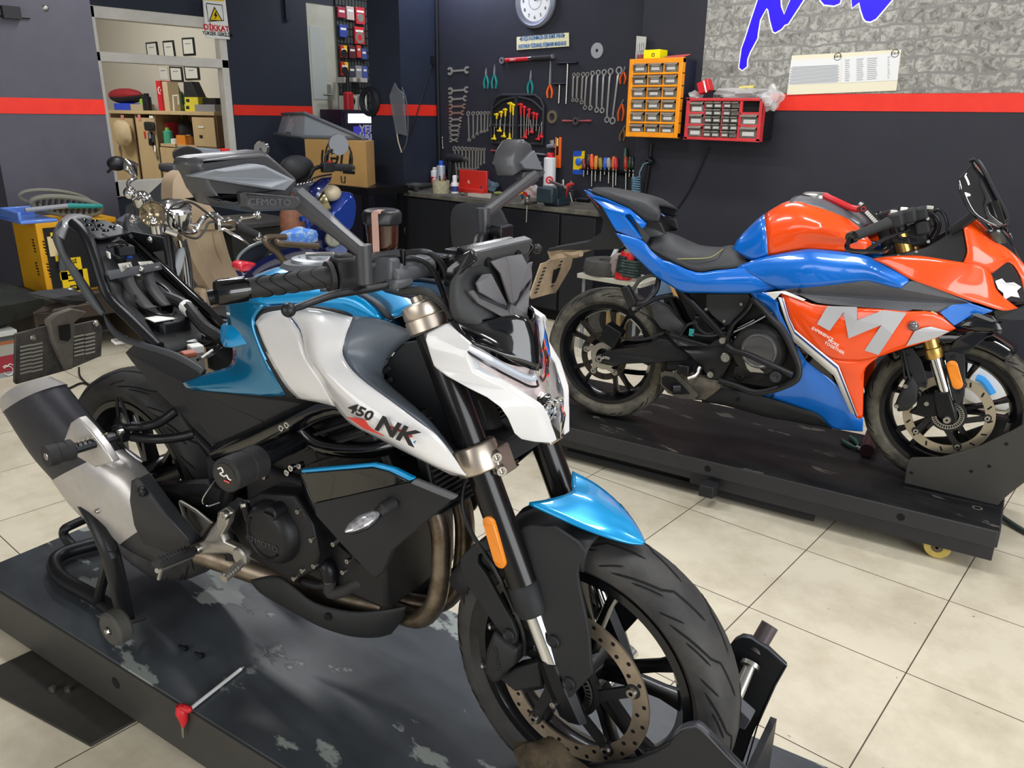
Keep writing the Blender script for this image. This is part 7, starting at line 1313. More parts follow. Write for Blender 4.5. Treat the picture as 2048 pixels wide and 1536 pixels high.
t=thing('phone_stand','small white wire stand on the office cabinet','stand',ony(*zo(1080,680),YO+.1)); q=[ony(*zo(*x),YO+.1) for x in ((1045,640),(1035,470),(1110,460),(1120,600))]; q[0].z=CABT; MB().tube(q,.012,6).build('wire',PAPER,t)
for i,(y0,y1) in enumerate(((585,690),(480,583))):
    a=ony(*zo(1215,y1),YO+.08); b=ony(*zo(1405,y0),YO+.08); z_=CABT if i==0 else CABT+hb_; hb_=(b.z-a.z) if i==0 else hb_
    t=thing('yellow_carton',('lower' if i==0 else 'upper')+' of two stacked yellow cartons on the office cabinet','carton',(a.x,YO+.08,z_)); MB().bx((a.x,YO+.08,z_),(b.x,YO+.2,z_+hb_)).build('carton',mat('lemon_carton','#d9cb3c',.5),t); MB().bx((a.x+.03,YO+.079,z_+hb_*.3),(a.x+.1,YO+.08,z_+hb_*.75)).build('print',BLKD,t)
za=CABT+hb_*2; a=ony(*zo(1210,480),YO+.1); t=thing('laptop_bag','black peaked case lying on the stacked yellow cartons','case',(a.x,YO+.1,za)); MB().plate([V((a.x,YO+.09,za)),V((a.x+.02,YO+.09,za+.16)),V((a.x+.18,YO+.09,za+.16)),V((a.x+.3,YO+.09,za))],V((0,.1,0))).build('case',BLKM,t,bev=.004)
tbox('grey_printer','low grey box with dark top on the office cabinet, beside the yellow cartons','box',1365,1660,600,mat('printer_grey','#8b8d92',.5),.05,.2)
ob,ax0,ax1,az=tbox('black_tray','flat black tray with leaves above it on the office cabinet','tray',1500,1670,500,BLK,.12,.2)
blob('houseplant','spiky green houseplant behind the yellow cartons','plant',ony(*zo(1150,590),YO+.3)*1,(.09,.06,.15),mat('leaf_green','#5c7b4e',.6),31,amp=.5)
# shelf contents
def sbot(name,label,x,w,y0,mt,cap,cat_='bottle'):
    o=ony(*zo(x,1195),YO+.1); o.z=zsh; h=ony(*zo(x,y0),YO+.1).z-zsh; t=thing(name,label,cat_,o); MB().lathe([(0,0),(w,0),(w,h*.75),(w*.5,h*.84),(0,h*.84)],o,(0,0,1),16).build('body',mt,t); MB().lathe([(w*.52,h*.8),(w*.45,h),(0,h)],o,(0,0,1),12).build('cap',cap,t)
for i,(y0,y1) in enumerate(((1070,1195),(970,1065),(880,965))):
    a=ony(*zo(850,y1),YO+.1); b=ony(*zo(940,y0),YO+.1); hh_=(b.z-a.z); zz_=zsh+sum(hs_) if i else zsh; hs_=([] if i==0 else hs_)+[hh_]
    tag(MB().bx((a.x,YO+.1,zz_),(b.x,YO+.25,zz_+hh_-.002)).build('red_carton',mat('shelf_red','#b52a38',.5)),'red carton on the office shelf, %s of the stack of three'%('lowest','middle','topmost')[i],'carton','red cartons on the office shelf')
sbot('spray_bottle','green and blue spray bottle on the office shelf',975,.055,950,mat('green_cyan','#4fae8f',.3),mat('lime'),'spray bottle'); sbot('round_clock','small round white and black clock on the office shelf',1075,.05,1100,PAPER,BLK,'clock'); sbot('amber_bottle','amber bottle with pale neck on the office shelf',1285,.05,1060,mat('amber_liquid','#d99a5f',.3),CREAM)
o=ony(*zo(1080,1195),YO+.28); tag(MB().bx((o.x-.1,YO+.27,zsh),(o.x+.12,YO+.35,zsh+.3)).build('grey_box',mat('warm_grey','#9c8f86',.6)),'grey-brown box standing at the back of the office shelf','box')
blob('black_bag','black bag stuffed on the office shelf','bag',ony(*zo(1240,1040),YO+.17)+V((0,0,.0)),(.13,.09,.16),mat('bag_black'),33,amp=.1)
o=ony(*zo(1195,1190),YO+.06); tag(MB().bx((o.x-.1,YO+.03,zsh),(o.x+.1,YO+.1,zsh+.1)).build('orange_box',mat('box_orange','#e08a2e',.5)),'small orange box under the black bag on the office shelf','box')
blob('paper_bag','bundled beige paper bag hung on the office cabinet door','paper bag',Oz(270,1030,.1),(.21,.07,.15),mat('kraft_beige','#c5b18f',.7,bump=.5,bscale=20),35,amp=.08)
t=thing('hanging_keys','bunch of black keys hanging on the office cabinet door','keys',Oz(690,1120,.04)); MB().tube([Oz(690,1040,.03),Oz(700,1120,.05),Oz(705,1205,.04)],.03,8,2).build('fob',BLK,t); MB().tube([Oz(730,1060,.03),Oz(740,1170,.04)],.02,8).build('key',mat('key_grey','#50525c',.4,metal=.6),t)
tag(MB().box(Oz(675,930,.05),(.22,.04,.1)).build('black_wallet',BLKM,bev=.02),'black wallet-like pouch stuck on the office cabinet door','pouch')
struct(MB().bx((-12.5,YO+.45,0),(XW-.12,YO+.55,ZC)).build('wall_office_end',OFF))
yfm=YO+.45
def zz1(x,y): return (x/2.926,y/2.926)
fr_=[((850,250),(915,243),(928,335),(862,340)),((950,240),(1012,235),(1028,345),(962,345)),((1062,222),(1130,218),(1142,322),(1072,326)),((920,380),(978,390),(995,475),(935,470)),((988,388),(1062,392),(1072,478),(998,476)),((1072,385),(1160,392),(1168,465),(1084,468))]
for i,q in enumerate(fr_):
    P=[ony(*zz1(*p),yfm-.012) for p in q]; c=sum(P,V())/4; t=thing('framed_certificate','framed certificate on the office wall, %s in the %s row from the cabinet side'%(ORD[i%3],'upper' if i<3 else 'lower'),'certificate',c,group='framed certificates on the office wall')
    MB().plate(P,V((0,.013,0))).build('frame',mat('frame_light','#c9c3b2',.5) if i==3 else BLK,t); MB().plate([p.lerp(c,.2)+NY*.002 for p in P],V((0,.001,0))).build('sheet',mat('certificate_paper','#d8dad3',.5),t)
    MB().box(c+NY*.003+V((0,0,.03)),(.12,.001,.01)).build('print_line',INK,t)
# high voltage sign on the window head
XS=XW+.05
def S(x,y,d=0): return onx(x/2.926,y/2.926,XS+d)
t=thing('warning_sign','white and yellow high voltage warning sign at the window corner','sign',S(1270,110))
MB().plate([S(1188,-10),S(1318,-10),S(1345,230),S(1205,222)],V((-.012,0,0))).build('sign_plate',PAPER,t); MB().plate([S(1190,-10,.001),S(1310,-10,.001),S(1313,8,.001),S(1192,2,.001)],V((-.001,0,0))).build('yellow_band',YEL,t)
MB().tube([S(1208,35,.001),S(1207,20,.001),S(1300,30,.001),S(1310,120,.001),S(1220,125,.001)],.004,4,1,closed=True).build('panel_border',BLKD,t)
MB().plate([S(1255,38,.003),S(1304,124,.003),S(1224,120,.003)],V((-.002,0,0))).build('triangle_border',BLKD,t); MB().plate([S(1256,50,.004),S(1296,120,.004),S(1231,116,.004)],V((-.001,0,0))).build('triangle',YEL,t)
MB().plate([S(1262,68,.006),S(1252,92,.006),S(1262,94,.006),S(1257,116,.006),S(1273,86,.006),S(1263,84,.006),S(1268,70,.006)],V((-.001,0,0))).build('lightning_bolt',BLKD,t)
ydir=V((0,1,0)); text('DİKKAT',.062,S(1268,165,.002),ydir,(0,0,1),RED,'lettering',t,bold=.002,sx=1.05); MB().plate([S(1230,178,.002),S(1310,184,.002),S(1310,187,.002),S(1230,181,.002)],V((-.001,0,0))).build('underline',RED,t); text('YÜKSEK GERİLİM',.04,S(1274,200,.002),ydir,(0,0,1),BLKD,'lettering',t,sx=.92,bold=.001)
# electrical bits on the column
t=thing('wall_bracket','dark cable bracket with wires high on the grey column','bracket',onx(18,15,XC+.02)); MB().box(onx(22,25,XC+.02),(.04,.1,.07)).build('body',BLKM,t); MB().tube([onx(0,32,XC+.01),onx(60,36,XC+.01)],.006,6).build('wire',BLK,t)
tag(MB().lathe([(0,.01),(.012,.008),(.02,0)],onx(91,16,XC+.001),(1,0,0),14).build('wall_screw',STL),'bright screw head alone on the grey column','screw')
tag(MB().bx((XW,onx(572,30,XW).y-.02,onx(572,42,XW).z),(XW+.03,onx(572,30,XW).y+.02,3.19)).build('cable_duct',mat('trunk_navy','#141a2a',.5)),'dark vertical cable trunking above the red stripe by the door','trunking')
# ---------------------------------------------------------------- parts shelf in the doorway beyond the pillar
XR=XW+.02
def S2(x,y,d=0): return onx(600+x/4.653,y/4.653,XR+d)
t=thing('wire_rack','black wire display rack hung with red spare part packs, by the door','rack',S2(500,400)); ya,yb_=S2(345,300).y,S2(700,300).y; za_,zb_=S2(400,1010).z,3.0
m=MB()
for i in range(13): m.bx((XR-.004,ya+(yb_-ya)*i/12-.003,za_),(XR,ya+(yb_-ya)*i/12+.003,zb_))
for i in range(22): m.bx((XR-.002,ya,za_+(zb_-za_)*i/21-.003),(XR+.002,yb_,za_+(zb_-za_)*i/21+.003))
m.build('wire_grid',BLK,t); MB().bx((XR-.018,ya,za_),(XR-.006,yb_,zb_)).build('back_panel',mat('rack_back','#3b403f',.6),t)
pk=[((350,60),(425,170),'#a8324a','crimson pack hung topmost on the wire rack, nearest the door'),((430,55),(505,190),'#c9b5b0','clear and pink pack, second in the top row of the wire rack'),((515,62),(605,230),'#c7283c','large red pack hung topmost on the rack by the pillar'),((365,225),(440,350),'#33479c','blue pack hung on the wire rack under the crimson one'),((505,245),(600,415),'#d0242e','red pack with a round window on the wire rack'),((375,420),(440,540),'#c8271f','red pack with yellow corner, upper of the alike pair on the rack'),((455,425),(520,545),'#5b1f2c','dark red pack in the middle of the wire rack'),((525,420),(570,540),'#c33b2f','narrow red and orange pack on the wire rack'),((570,450),(622,555),'#3c4f8d','navy pack at the pillar edge of the wire rack'),((380,575),(450,705),'#cb2a20','red pack with yellow corner, lower of the alike pair on the rack'),((455,610),(515,720),'#3a3a44','black pack low on the wire rack'),((515,610),(580,730),'#8c8d90','grey clear pack low on the wire rack'),((580,615),(630,735),'#4a58a8','blue and red pack lowest at the pillar edge of the rack')]
for i,(a,b,c,l) in enumerate(pk):
    p,q=S2(*a,.02),S2(*b,.02); o=(p+q)/2; t=thing('spare_part_pack',l,'pack',o,group=None); MB().bx((XR-.002,p.y,q.z),(XR+.025,q.y,p.z)).build('card',mat('pack_%d'%i,c,.3,coat=.4),t,bev=.003)
    if i in (2,4,5,9): MB().lathe([(.0,0),(.04,0),(.045,-.004)] if i!=4 else [(.03,0),(.055,0)],V((XR+.027,o.y,o.z-.02)),(1,0,0),18).build('round_window',BLK if i in(5,9) else STL,t)
    if i in (5,9): MB().plate([V((XR+.026,q.y-.05,p.z)),V((XR+.026,q.y,p.z)),V((XR+.026,q.y,p.z-.1))],V((-.001,0,0))).build('yellow_corner',YEL,t)
    MB().bx((XR+.025,p.y+.01,p.z-.05),(XR+.027,q.y-.015,p.z-.03)).build('print_band',PAPER,t)
t=thing('display_cabinet','dark purple lit display cabinet under the wire rack','cabinet',(XW,S2(540,1030).y,0)); y0_,y1_=S2(388,1050,.33).y,S2(780,1050,.33).y; zt_=S2(500,1022,.33).z; XK=XW+.35
CD=mat('plum_black','#241d33',.5); MB().bx((XW+.001,y0_,zt_-.03),(XK,y1_,zt_)).build('top_board',CD,t); MB().bx((XW+.001,y0_,0),(XK-.01,y0_+.03,zt_-.03)).build('side_panel',CD,t); MB().bx((XK-.02,y0_+.03,0),(XK-.005,y1_,zt_-.03)).build('front_panel',CD,t)
P=lambda x,y,d=.0:onx(600+x/4.653,y/4.653,XK+d)
MB().plate([P(452,1058,.004),P(720,1058,.004),P(720,1145,.004),P(452,1145,.004)],V((-.01,0,0))).build('light_box',mat('led_box','#d9d2ff',.4,emis=2.2),t)
po=thing('parts_poster','blue spare parts poster with white lettering in the lit cabinet','poster',P(580,1300))
MB().plate([P(498,1175),P(720,1175),P(720,1425),P(498,1425)],V((-.006,0,0))).build('sheet',mat('poster_blue','#4a49d0',.4,emis=.3),po); MB().plate([P(560,1310,.002),P(720,1310,.002),P(720,1425,.002),P(560,1425,.002)],V((-.001,0,0))).build('pale_block',mat('poster_pale','#b9bbe0',.4),po)
text('YEDEK',.115,P(553,1208,.003),ydir,(0,0,1),PAPER,'lettering',po,align='LEFT',bold=.003); text('PARÇA',.115,P(553,1275,.003),ydir,(0,0,1),PAPER,'lettering',po,align='LEFT',bold=.003); MB().lathe([(.03,0),(.04,0)],P(615,1335,.004),(1,0,0),20).build('emblem',BLKD,po)
m=MB()
for k in range(4): m.plate([P(572,1372+k*13,.003),P(700,1372+k*13,.003),P(700,1378+k*13,.003),P(572,1378+k*13,.003)],V((-.001,0,0)))
m.build('text_lines',BLKD,po,smooth=False)
for i,(a,b,c) in enumerate((((392,770),(425,900),'#b9b5ab'),((470,760),(510,860),'#cbc8c0'),((540,765),(610,850),'#bdbab2'),((400,890),(470,1010),'#d2cfc4'),((480,880),(555,1010),'#d8d6cc'))):
    p,q=S2(*a,.1),S2(*b,.1); zlow=zt_ if i>2 else None; zz_=zt_ if i>2 else S2(*b,.1).z
    if i<3: zz_=max(zz_,zt_+.31)
    o=MB().bx((XR+.03,p.y,zz_ if i>2 else zt_),(XR+.22 if i>2 else XR+.028+.001,q.y,p.z)) if i>2 else MB().bx((XR+.0,p.y,zz_),(XR+.14,q.y,p.z))
    tag(o.build('white_carton',mat('pale_carton_%d'%i,c,.5),bev=.002),'pale carton by the wire rack, %s'%('slim one nearest the door in the upper line','middle one of the upper line','last of the upper line beside the pillar','lower one marked in black nearest the door','lower one under the blue lid')[i],'carton')
for x,y in ((425,950),(500,940)): MB().tube([S2(x-8,y-25,.235),S2(x+5,y,.235),S2(x-4,y+30,.235)],.012,6,2).build('carton_mark',BLKD,[q for q in COL.objects if q.name.startswith('white_carton')][-1 if x>450 else -2])
o=S2(455,1000,.26); o.z=zt_; o.y=max(o.y,y0_+.06); t=thing('fire_extinguisher','slim red extinguisher standing before the pale cartons','extinguisher',o); h=S2(450,850,.3).z-zt_; MB().lathe([(0,0),(.05,0),(.05,h*.9),(.02,h),(0,h)],o,(0,0,1),16).build('cylinder',RED,t); MB().cyl(o+V((0,0,h)),o+V((.0,0,h+.2)),.025,.012).build('nozzle',BLK,t)
# ---------------------------------------------------------------- carton, crate and table
yb2=4.25
def Q(u,v,y=yb2): return ony(u,v,y)
tz=Q(660,368).z
t=thing('steel_table','black steel table carrying the cardboard box','table',(-5.6,yb2+.2,0)); xa_,xb_=Q(560,360).x,Q(738,365).x
MB().bx((xa_,yb2-.02,tz-.06),(xb_,yb2+.42,tz)).build('table_top',MBK,t)
for x in (xa_+.03,xb_-.06,):
    for y in (yb2,yb2+.38): MB().bx((x-.02,y-.02,0),(x+.02,y+.02,tz-.06)).build('leg',MBK,t)
KR=mat('kraft_cardboard','#c39a5e',.75,noise=.25,nscale=8,col2='#b98f54'); KR2=mat('kraft_shaded','#a98450',.75)
A_,B_,C_=Q(605,378),Q(733,358),Q(722,270); D_=Q(612,278)
t=thing('cardboard_box','large brown cardboard box with upside-down printed lettering','cardboard box',((A_.x+B_.x)/2,yb2+.2,tz)); h_=Q(612,278).z-tz; xl_=Q(613,340).x; xr_=Q(728,340).x
dl=V((-.26,.30,0))
b0,b1=V((xl_,yb2,tz)),V((xr_,yb2+.03,tz)); H_=V((0,0,h_))
MB().add([b0,b1,b1+dl,b0+dl,b0+H_,b1+H_,b1+dl+H_,b0+dl+H_],[(0,1,5,4),(1,2,6,5),(2,3,7,6),(3,0,4,7),(4,5,6,7),(3,2,1,0)]).build('carton',KR,t)
ex=(b1-b0).normalized(); nf=ex.cross(V((0,0,1))); c=b0.lerp(b1,.57)+H_*.55
text('Tien',.26,c+nf*.002,-ex,(0,0,-1),BLKD,'lettering',t,shear=.25,bold=.001); text('TOPTAN',.05,c+nf*.002+V((0,0,.13)),-ex,(0,0,-1),BLKD,'lettering',t)
MB().tube([c+nf*.002+ex*(.17*math.cos(a))+V((0,0,.02+.16*math.sin(a))) for a in [R_(x) for x in range(-30,211,15)]],.012,6,1,sq=.3).build('printed_ring',BLKD,t); MB().tube([b0.lerp(b1,.62)+H_*.12+nf*.002+ex*a+V((0,0,b)) for a,b in ((-.025,.03),(-.02,-.02),(.02,-.02),(.025,.03))],.006,6).build('cup_mark',BLKD,t)
el=dl.normalized(); cl_=b0+dl*.5+H_*.6; nl=V((0,0,1)).cross(el)*1; nl=nl if nl.dot(CP-cl_)>0 else -nl
for k,(w_,z_) in enumerate(((.12,.14),(.12,.08),(.3,.03))): MB().box(cl_+nl*.002+V((0,0,z_-.02)),(w_,.012,.001),ax=(el,V((0,0,1)),nl)).build('print_line',BLKD,t)
MB().lathe([(.035,0),(.045,0)],cl_+nl*.002+V((0,0,-.1)),nl,20).build('recycle_mark',BLKD,t)
GC_=mat('crate_grey','#8f969e',.5); t=thing('plastic_crate','tilted grey plastic crate lying on the cardboard box','crate',b0+H_)
zt2=tz+h_+.002; P=lambda u,v,y:ony(u,v,y); y0_=yb2+.02
f0=P(555,274,yb2+.3); 
q=[b0+dl*.95+H_+V((0,0,.0)),b0+dl*.02+H_,b0+dl*.02+H_+V((.03,.02,.0))]
fl=P(553,277,yb2+.31); frr=P(607,276,yb2+.02); flt=P(566,228,yb2+.31); frt=P(610,226,yb2+.02); bk=P(690,270,yb2+.05)
fl.z=frr.z=zt2
dp=V((.5,.22,0)); lo_=[fl,frr,frr+dp,fl+dp]; hi_=[flt,frt,frt+dp*1.0+V((0,0,-.2)),flt+dp+V((0,0,-.2))]
MB().add(lo_+hi_,[(0,1,5,4),(1,2,6,5),(2,3,7,6),(3,0,4,7),(4,5,6,7),(3,2,1,0)]).build('shell',GC_,t,bev=.006)
m=MB(); m.tube([hi_[0]+V((0,-.01,.0)),hi_[1]+V((.01,-.01,0)),hi_[2]+V((.01,0,0))],.014,6); m.build('rim',mat('crate_rim','#5f656c',.5),t); m=MB(); m.tube([fl+V((-.01,-.01,.015)),frr+V((.01,-.012,.015)),frr+dp+V((.01,0,.015))],.016,6); m.build('base_rim',mat('crate_rim'),t)
fx=(frr-fl).normalized(); fn=V((0,0,1)).cross(fx); fn=fn if fn.dot(CP-fl)>0 else -fn; cc_=(fl+frr+flt+frt)/4
MB().box(cc_+fn*.008,(.2,.14,.004),ax=(fx,(flt-fl).normalized(),fn)).build('crate_label',mat('label_grey','#a7adb3',.4),t)
for s in (-.14,.14): MB().box(cc_+fx*s+fn*.006,(.02,.22,.02),ax=(fx,(flt-fl).normalized(),fn)).build('rib',GC_,t)
# ---------------------------------------------------------------- blue scooter with round mirrors
XA=-4.95
def S(u,v,x=XA): return onx(u,v,x)
BS=mat('scooter_blue','#1f3f9a',.15,coat=1,metal=.2); BSD=mat('scooter_navy','#1a2154',.15,coat=1,metal=.2)
t=thing('scooter','glossy blue scooter with round mirrors, parked before the cardboard box','scooter',(S(660,520).x,S(660,520).y,0)); kx=t
def zs(x,y): return (340+x/4.8,280+y/4.8)
def F(x,y,d=0): return onx(*zs(x,y),XA+d)
def wall(pts,d,th,mt,nm,k=2,dome=.02): return MB().plate([F(x,y,d) for x,y in pts],V((-th,0,0)),k,dome,.25).build(nm,mt,t,bev=.006)
wall([(1640,550),(1700,505),(1745,510),(1770,560),(1775,660),(1755,790),(1720,880),(1640,900),(1560,860),(1500,760),(1500,690),(1560,650)],.12,.16,BS,'front_mudguard',2,.05)
wall([(1290,720),(1350,640),(1420,560),(1560,720),(1580,900),(1560,1080),(1450,1080),(1380,980),(1310,860)],.0,.2,BSD,'leg_shield')
MB().tube([F(1545,355,.1),F(1480,395,.12),(F(1400,480,.13)),F(1360,560,.12),F(1345,600,.1)],[.01,.05,.06,.05,.02],10,3,sq=.5).build('headlight_visor',BSD,t)
MB().lathe([(0,.12),(.05,.12),(.085,.08),(.095,.02),(.09,-.01)],F(1500,560,.1),V((.6,.75,.35)).normalized()*-1,24).build('headlight_bucket',mat('brass_chrome','#a99f7c',.2,metal=.9),t)
MB().ell(F(1545,510,.08),(.07,.08,.06)).build('headlight_shell',mat('lamp_cream','#d2c3a5',.3,coat=.5),t)
MB().lathe([(0,.02),(.05,.02),(.06,0),(.05,-.03)],F(1565,950,.15),V((.8,-.6,.1)),20).build('fog_lamp',mat('ribbed_lamp','#b9b6a4',.2,metal=.6,noise=.5,nscale=60,col2='#7b7a70'),t)
wall([(1540,1040),(1640,1000),(1700,1040),(1690,1085),(1560,1085)],.1,.06,mat('pale_blue_guard','#6f7fae',.3,coat=.5),'lower_cowl')
MB().tube([F(1210,400,.0),F(1330,360,.1),F(1380,280,.12),F(1480,250,.12),F(1560,262,.12)],.014,10,3).build('handlebar',MBK,t)
MB().tube([F(1560,262,.12),F(1730,265,.12)],.026,12).build('grip',RUB,t); MB().tube([F(1730,265,.12),F(1765,270,.12)],[.024,.018],12).build('bar_end',STL,t)
MB().box(F(1510,262,.12),(.05,.09,.07)).build('switch_housing',BLKM,t,bev=.008); MB().box(F(1530,215,.13),(.02,.03,.02)).build('red_button',RED,t); MB().tube([F(1330,385,.12),F(1430,350,.15),(F(1550,330,.15))],.007,6,2).build('brake_lever',MBK,t)
MB().tube([F(1490,210,.12),F(1500,140,.12),F(1560,95,.12)],.009,8,3).build('mirror_stem',MBK,t); mc_=F(1622,45,.12)
MB().lathe([(0,.0),(.072,.0),(.076,-.012),(.05,-.03),(0,-.035)],mc_,V((.95,-.3,.1)),28).build('mirror',mat('mirror_bright','#dfdedd',.08,metal=.9),t)
wall([(1215,440),(1400,410),(1380,560),(1290,640),(1250,560),(1215,500)],-.05,.1,mat('dash_grey','#6d737b',.4),'dash_cowl')
MB().ell(F(1220,270,-.02),(.1,.13,.09)).build('instrument_pod',BLKM,t)
for i in range(6): MB().ell(F(1225+30*i,425-6*i,.0),.012,n=8,h=6).build('trim_stud',CHR,t)
m2=F(870,80,-.1); MB().lathe([(0,0),(.045,0),(.055,-.02),(.03,-.05),(0,-.055)],m2,V((.6,-.75,.2)),24).build('mirror',CHR,t); MB().tube([m2,F(900,220,-.05),F(1100,330,-.05)],.008,8,2).build('mirror_stem',CHR,t)
MB().tube([F(1255,760,.05),F(1310,760,.05),(F(1330,860,.05)),F(1400,900,.05)],.02,8,2).build('inner_edge',BS,t)
MB().lathe([(.14,-.05),(.24,-.06),(.25,0),(.24,.06),(.14,.05)],V((XA,S(650,500).y,.25)),V((.75,.66,0)),32,closed=True).build('front_wheel',TYRD,t)
MB().tube([F(1600,700,-.1),V((XA,S(650,500).y,.25))],.04,10).build('fork',MBK,t)
MB().tube([V((XA-.0,S(650,500).y-.1,.35)),V((XA-.5,S(650,500).y-.3,.28)),V((XA-.45,S(650,500).y-.4,.3))],.12,10,3).build('floorboard',BSD,t)
blob('rag','blue camouflage patterned rag lying on the brown guard bar','rag',onx(*zs(1235,930),-4.0),(.085,.12,.055),mat('camo_blue','#4a7ed0',.8,noise=.9,nscale=28,col2='#b9c4a8'),41,amp=.12)
MB().ell(onx(*zs(1235,790),XA-.1),(.1,.15,.22)).build('saddle',mat('tan_leather','#8a5b43',.6,noise=.4,nscale=20,col2='#6b4534'),kx)
# navy bike with brown guard bar, mostly hidden behind the teal tank
XN=-3.55
def G(x,y,d=0): return onx(*zs(x,y),XN+d)
t=thing('motorcycle','dark navy motorcycle with a brown guard bar, hidden behind the teal tank','motorcycle',(XN,G(900,1100).y,0))
MB().loft([[G(700,1330),G(760,1260,.1),G(820,1340,.05)],[G(820,1220),G(880,1150,.1),G(960,1250,.05)],[G(950,1130),G(1060,1060,.1),G(1150,1180,.05)],[G(1130,1060),G(1260,1020,.1),G(1350,1120,.05)],[G(1350,1060),G(1400,1040,.05),G(1450,1110,.05)]],3,3).build('tank',BSD,t)
MB().tube([G(1100,1170,.1),G(1020,1070,.1),G(930,1000,.1),G(915,950,.1),G(960,935,.1),G(1110,930,.1)],.016,10,4).build('guard_bar',mat('olive_bar','#5c5142',.35,metal=.5),t); MB().tube([G(1020,970,.12),G(1060,990,.14),G(1200,1005,.14),G(1420,1020,.14)],.016,10,4).build('guard_bar',mat('olive_bar'),t)
MB().tube([G(640,1220),G(660,1120),(G(760,1030)),G(900,975),G(960,965)],.008,8,4).build('screen_edge',mat('screen_grey','#5d6668',.3),t)
MB().plate([G(640,1240),G(660,1120),G(760,1030),G(900,975),G(980,1000),G(900,1130),G(720,1280)],V((-.01,0,0))).build('wind_screen',mat('smoky_screen','#25292c',.15,coat=.8),t); 
MB().plate([G(650,1190,.06),G(690,1165,.06),G(800,1175,.06),G(850,1200,.06),G(790,1265,.06),G(680,1265,.06),G(650,1230,.06)],V((-.06,0,0)),1,.01).build('red_lamp',mat('lamp_red','#c8283a',.25,coat=.5),t,bev=.006)
MB().bx((XN-.3,G(900,1200).y-.2,.2),(XN-.02,G(1300,1200).y,.52)).build('engine_mass',BLKM,t); MB().lathe([(.18,-.06),(.29,-.06),(.3,0),(.29,.06),(.18,.06)],V((XN-.15,G(1300,1000).y+.2,.3)),V((.8,-.6,0)),32,closed=True).build('wheel',TYR,t)
# beige seat panel standing upright
XE=-4.0
def E_(u,v,d=0): return onx(u,v,XE+d)
BG=mat('beige_vinyl','#a8947a',.55,noise=.25,nscale=5,col2='#9c876c'); t=thing('upholstered_backrest','tall beige upholstered seat backrest standing upright behind the naked bike','seat',(XE-.05,E_(430,520).y,0))
ot=[(345,375),(349,357),(362,345),(374,343),(384,352),(400,385),(415,405),(435,432),(450,480),(462,520),(482,565),(500,600),(440,610),(420,580),(395,540),(372,490),(352,440),(346,410)]
P=[E_(*q) for q in ot]; low=min(p.z for p in P)
MB().plate(P,V((-.12,0,0)),3,.035,.35).build('backrest',BG,t,bev=.012); a,b=E_(350,455,.036),E_(440,458,.036); MB().tube([a,a.lerp(b,.5)+V((.005,0,-.005)),b],.005,6,3).build('seam',mat('seam_beige','#8f7b60',.7),t)
MB().tube([E_(425,465,.036),E_(432,500,.036),E_(450,540,.03),E_(462,548,.02)],.003,6,3).build('seam',mat('seam_beige'),t)
ym=E_(470,600).y; MB().bx((XE-.12,ym-.18,0),(XE-.02,ym+.12,low+.1)).build('base',BG,t,bev=.02)
# dark scooter with a high tail behind it
XD=-5.0
def D_(u,v,d=0): return onx(u,v,XD+d)
t=thing('scooter','dark grey scooter with rounded tail seat and red lamp, behind the beige backrest','scooter',(XD-.3,D_(400,400).y,0))
MB().loft([[D_(345,312),D_(350,298),D_(375,292),D_(398,300),D_(402,315),D_(390,326),D_(360,330)],[D_(345,312,-.4),D_(352,298,-.4),D_(378,294,-.4),D_(420,302,-.4),D_(440,318,-.4),D_(400,330,-.4),D_(360,330,-.4)]],2,2).build('seat_pad',mat('pad_black','#1b1b1d',.45),t,bev=.01)
MB().plate([D_(346,330,.01),D_(368,328,.02),D_(372,335,.02),D_(370,345,.01),D_(352,347,.01),D_(346,340,.01)],V((-.2,0,0))).build('grab_rail',GRYP,t,bev=.01); MB().plate([D_(385,294,-.02),D_(440,298,-.15),D_(452,303,-.15),D_(445,325,-.1),D_(402,322,-.02)],V((-.1,0,0))).build('tail_cowl',mat('tail_silver','#7f858b',.35,coat=.3),t,bev=.01); MB().box(D_(448,300,-.14),(.05,.06,.02)).build('tail_lamp',RED,t,bev=.004)
MB().loft([[V((XD-.05,D_(360,400).y-.1,.15)),V((XD-.05,D_(360,400).y+.35,.15)),V((XD-.5,D_(360,400).y+.4,.15)),V((XD-.5,D_(360,400).y,.15))],[D_(250,440),D_(380,440),D_(400,440,-.5),D_(280,440,-.5)],[D_(290,395),D_(345,380),D_(380,380,-.5),D_(300,395,-.5)],[D_(344,345),D_(380,340),D_(390,345,-.4),D_(350,345,-.4)]],3).build('body',mat('scooter_black','#2b2d31',.4,coat=.3),t)
MB().lathe([(.12,-.05),(.2,-.055),(.21,0),(.2,.055),(.12,.05)],V((XD-.25,D_(360,400).y+.1,.21)),V((.5,-.85,0)),28,closed=True).build('wheel',TYR,t)
tag(MB().ell(D_(234,327,-.2),(.05,.06,.045)).tube([D_(234,327,-.2),D_(215,345,-.25)],.008,8).build('mirror_head',BLK),'small black mirror head peeking beside the window frame','mirror')
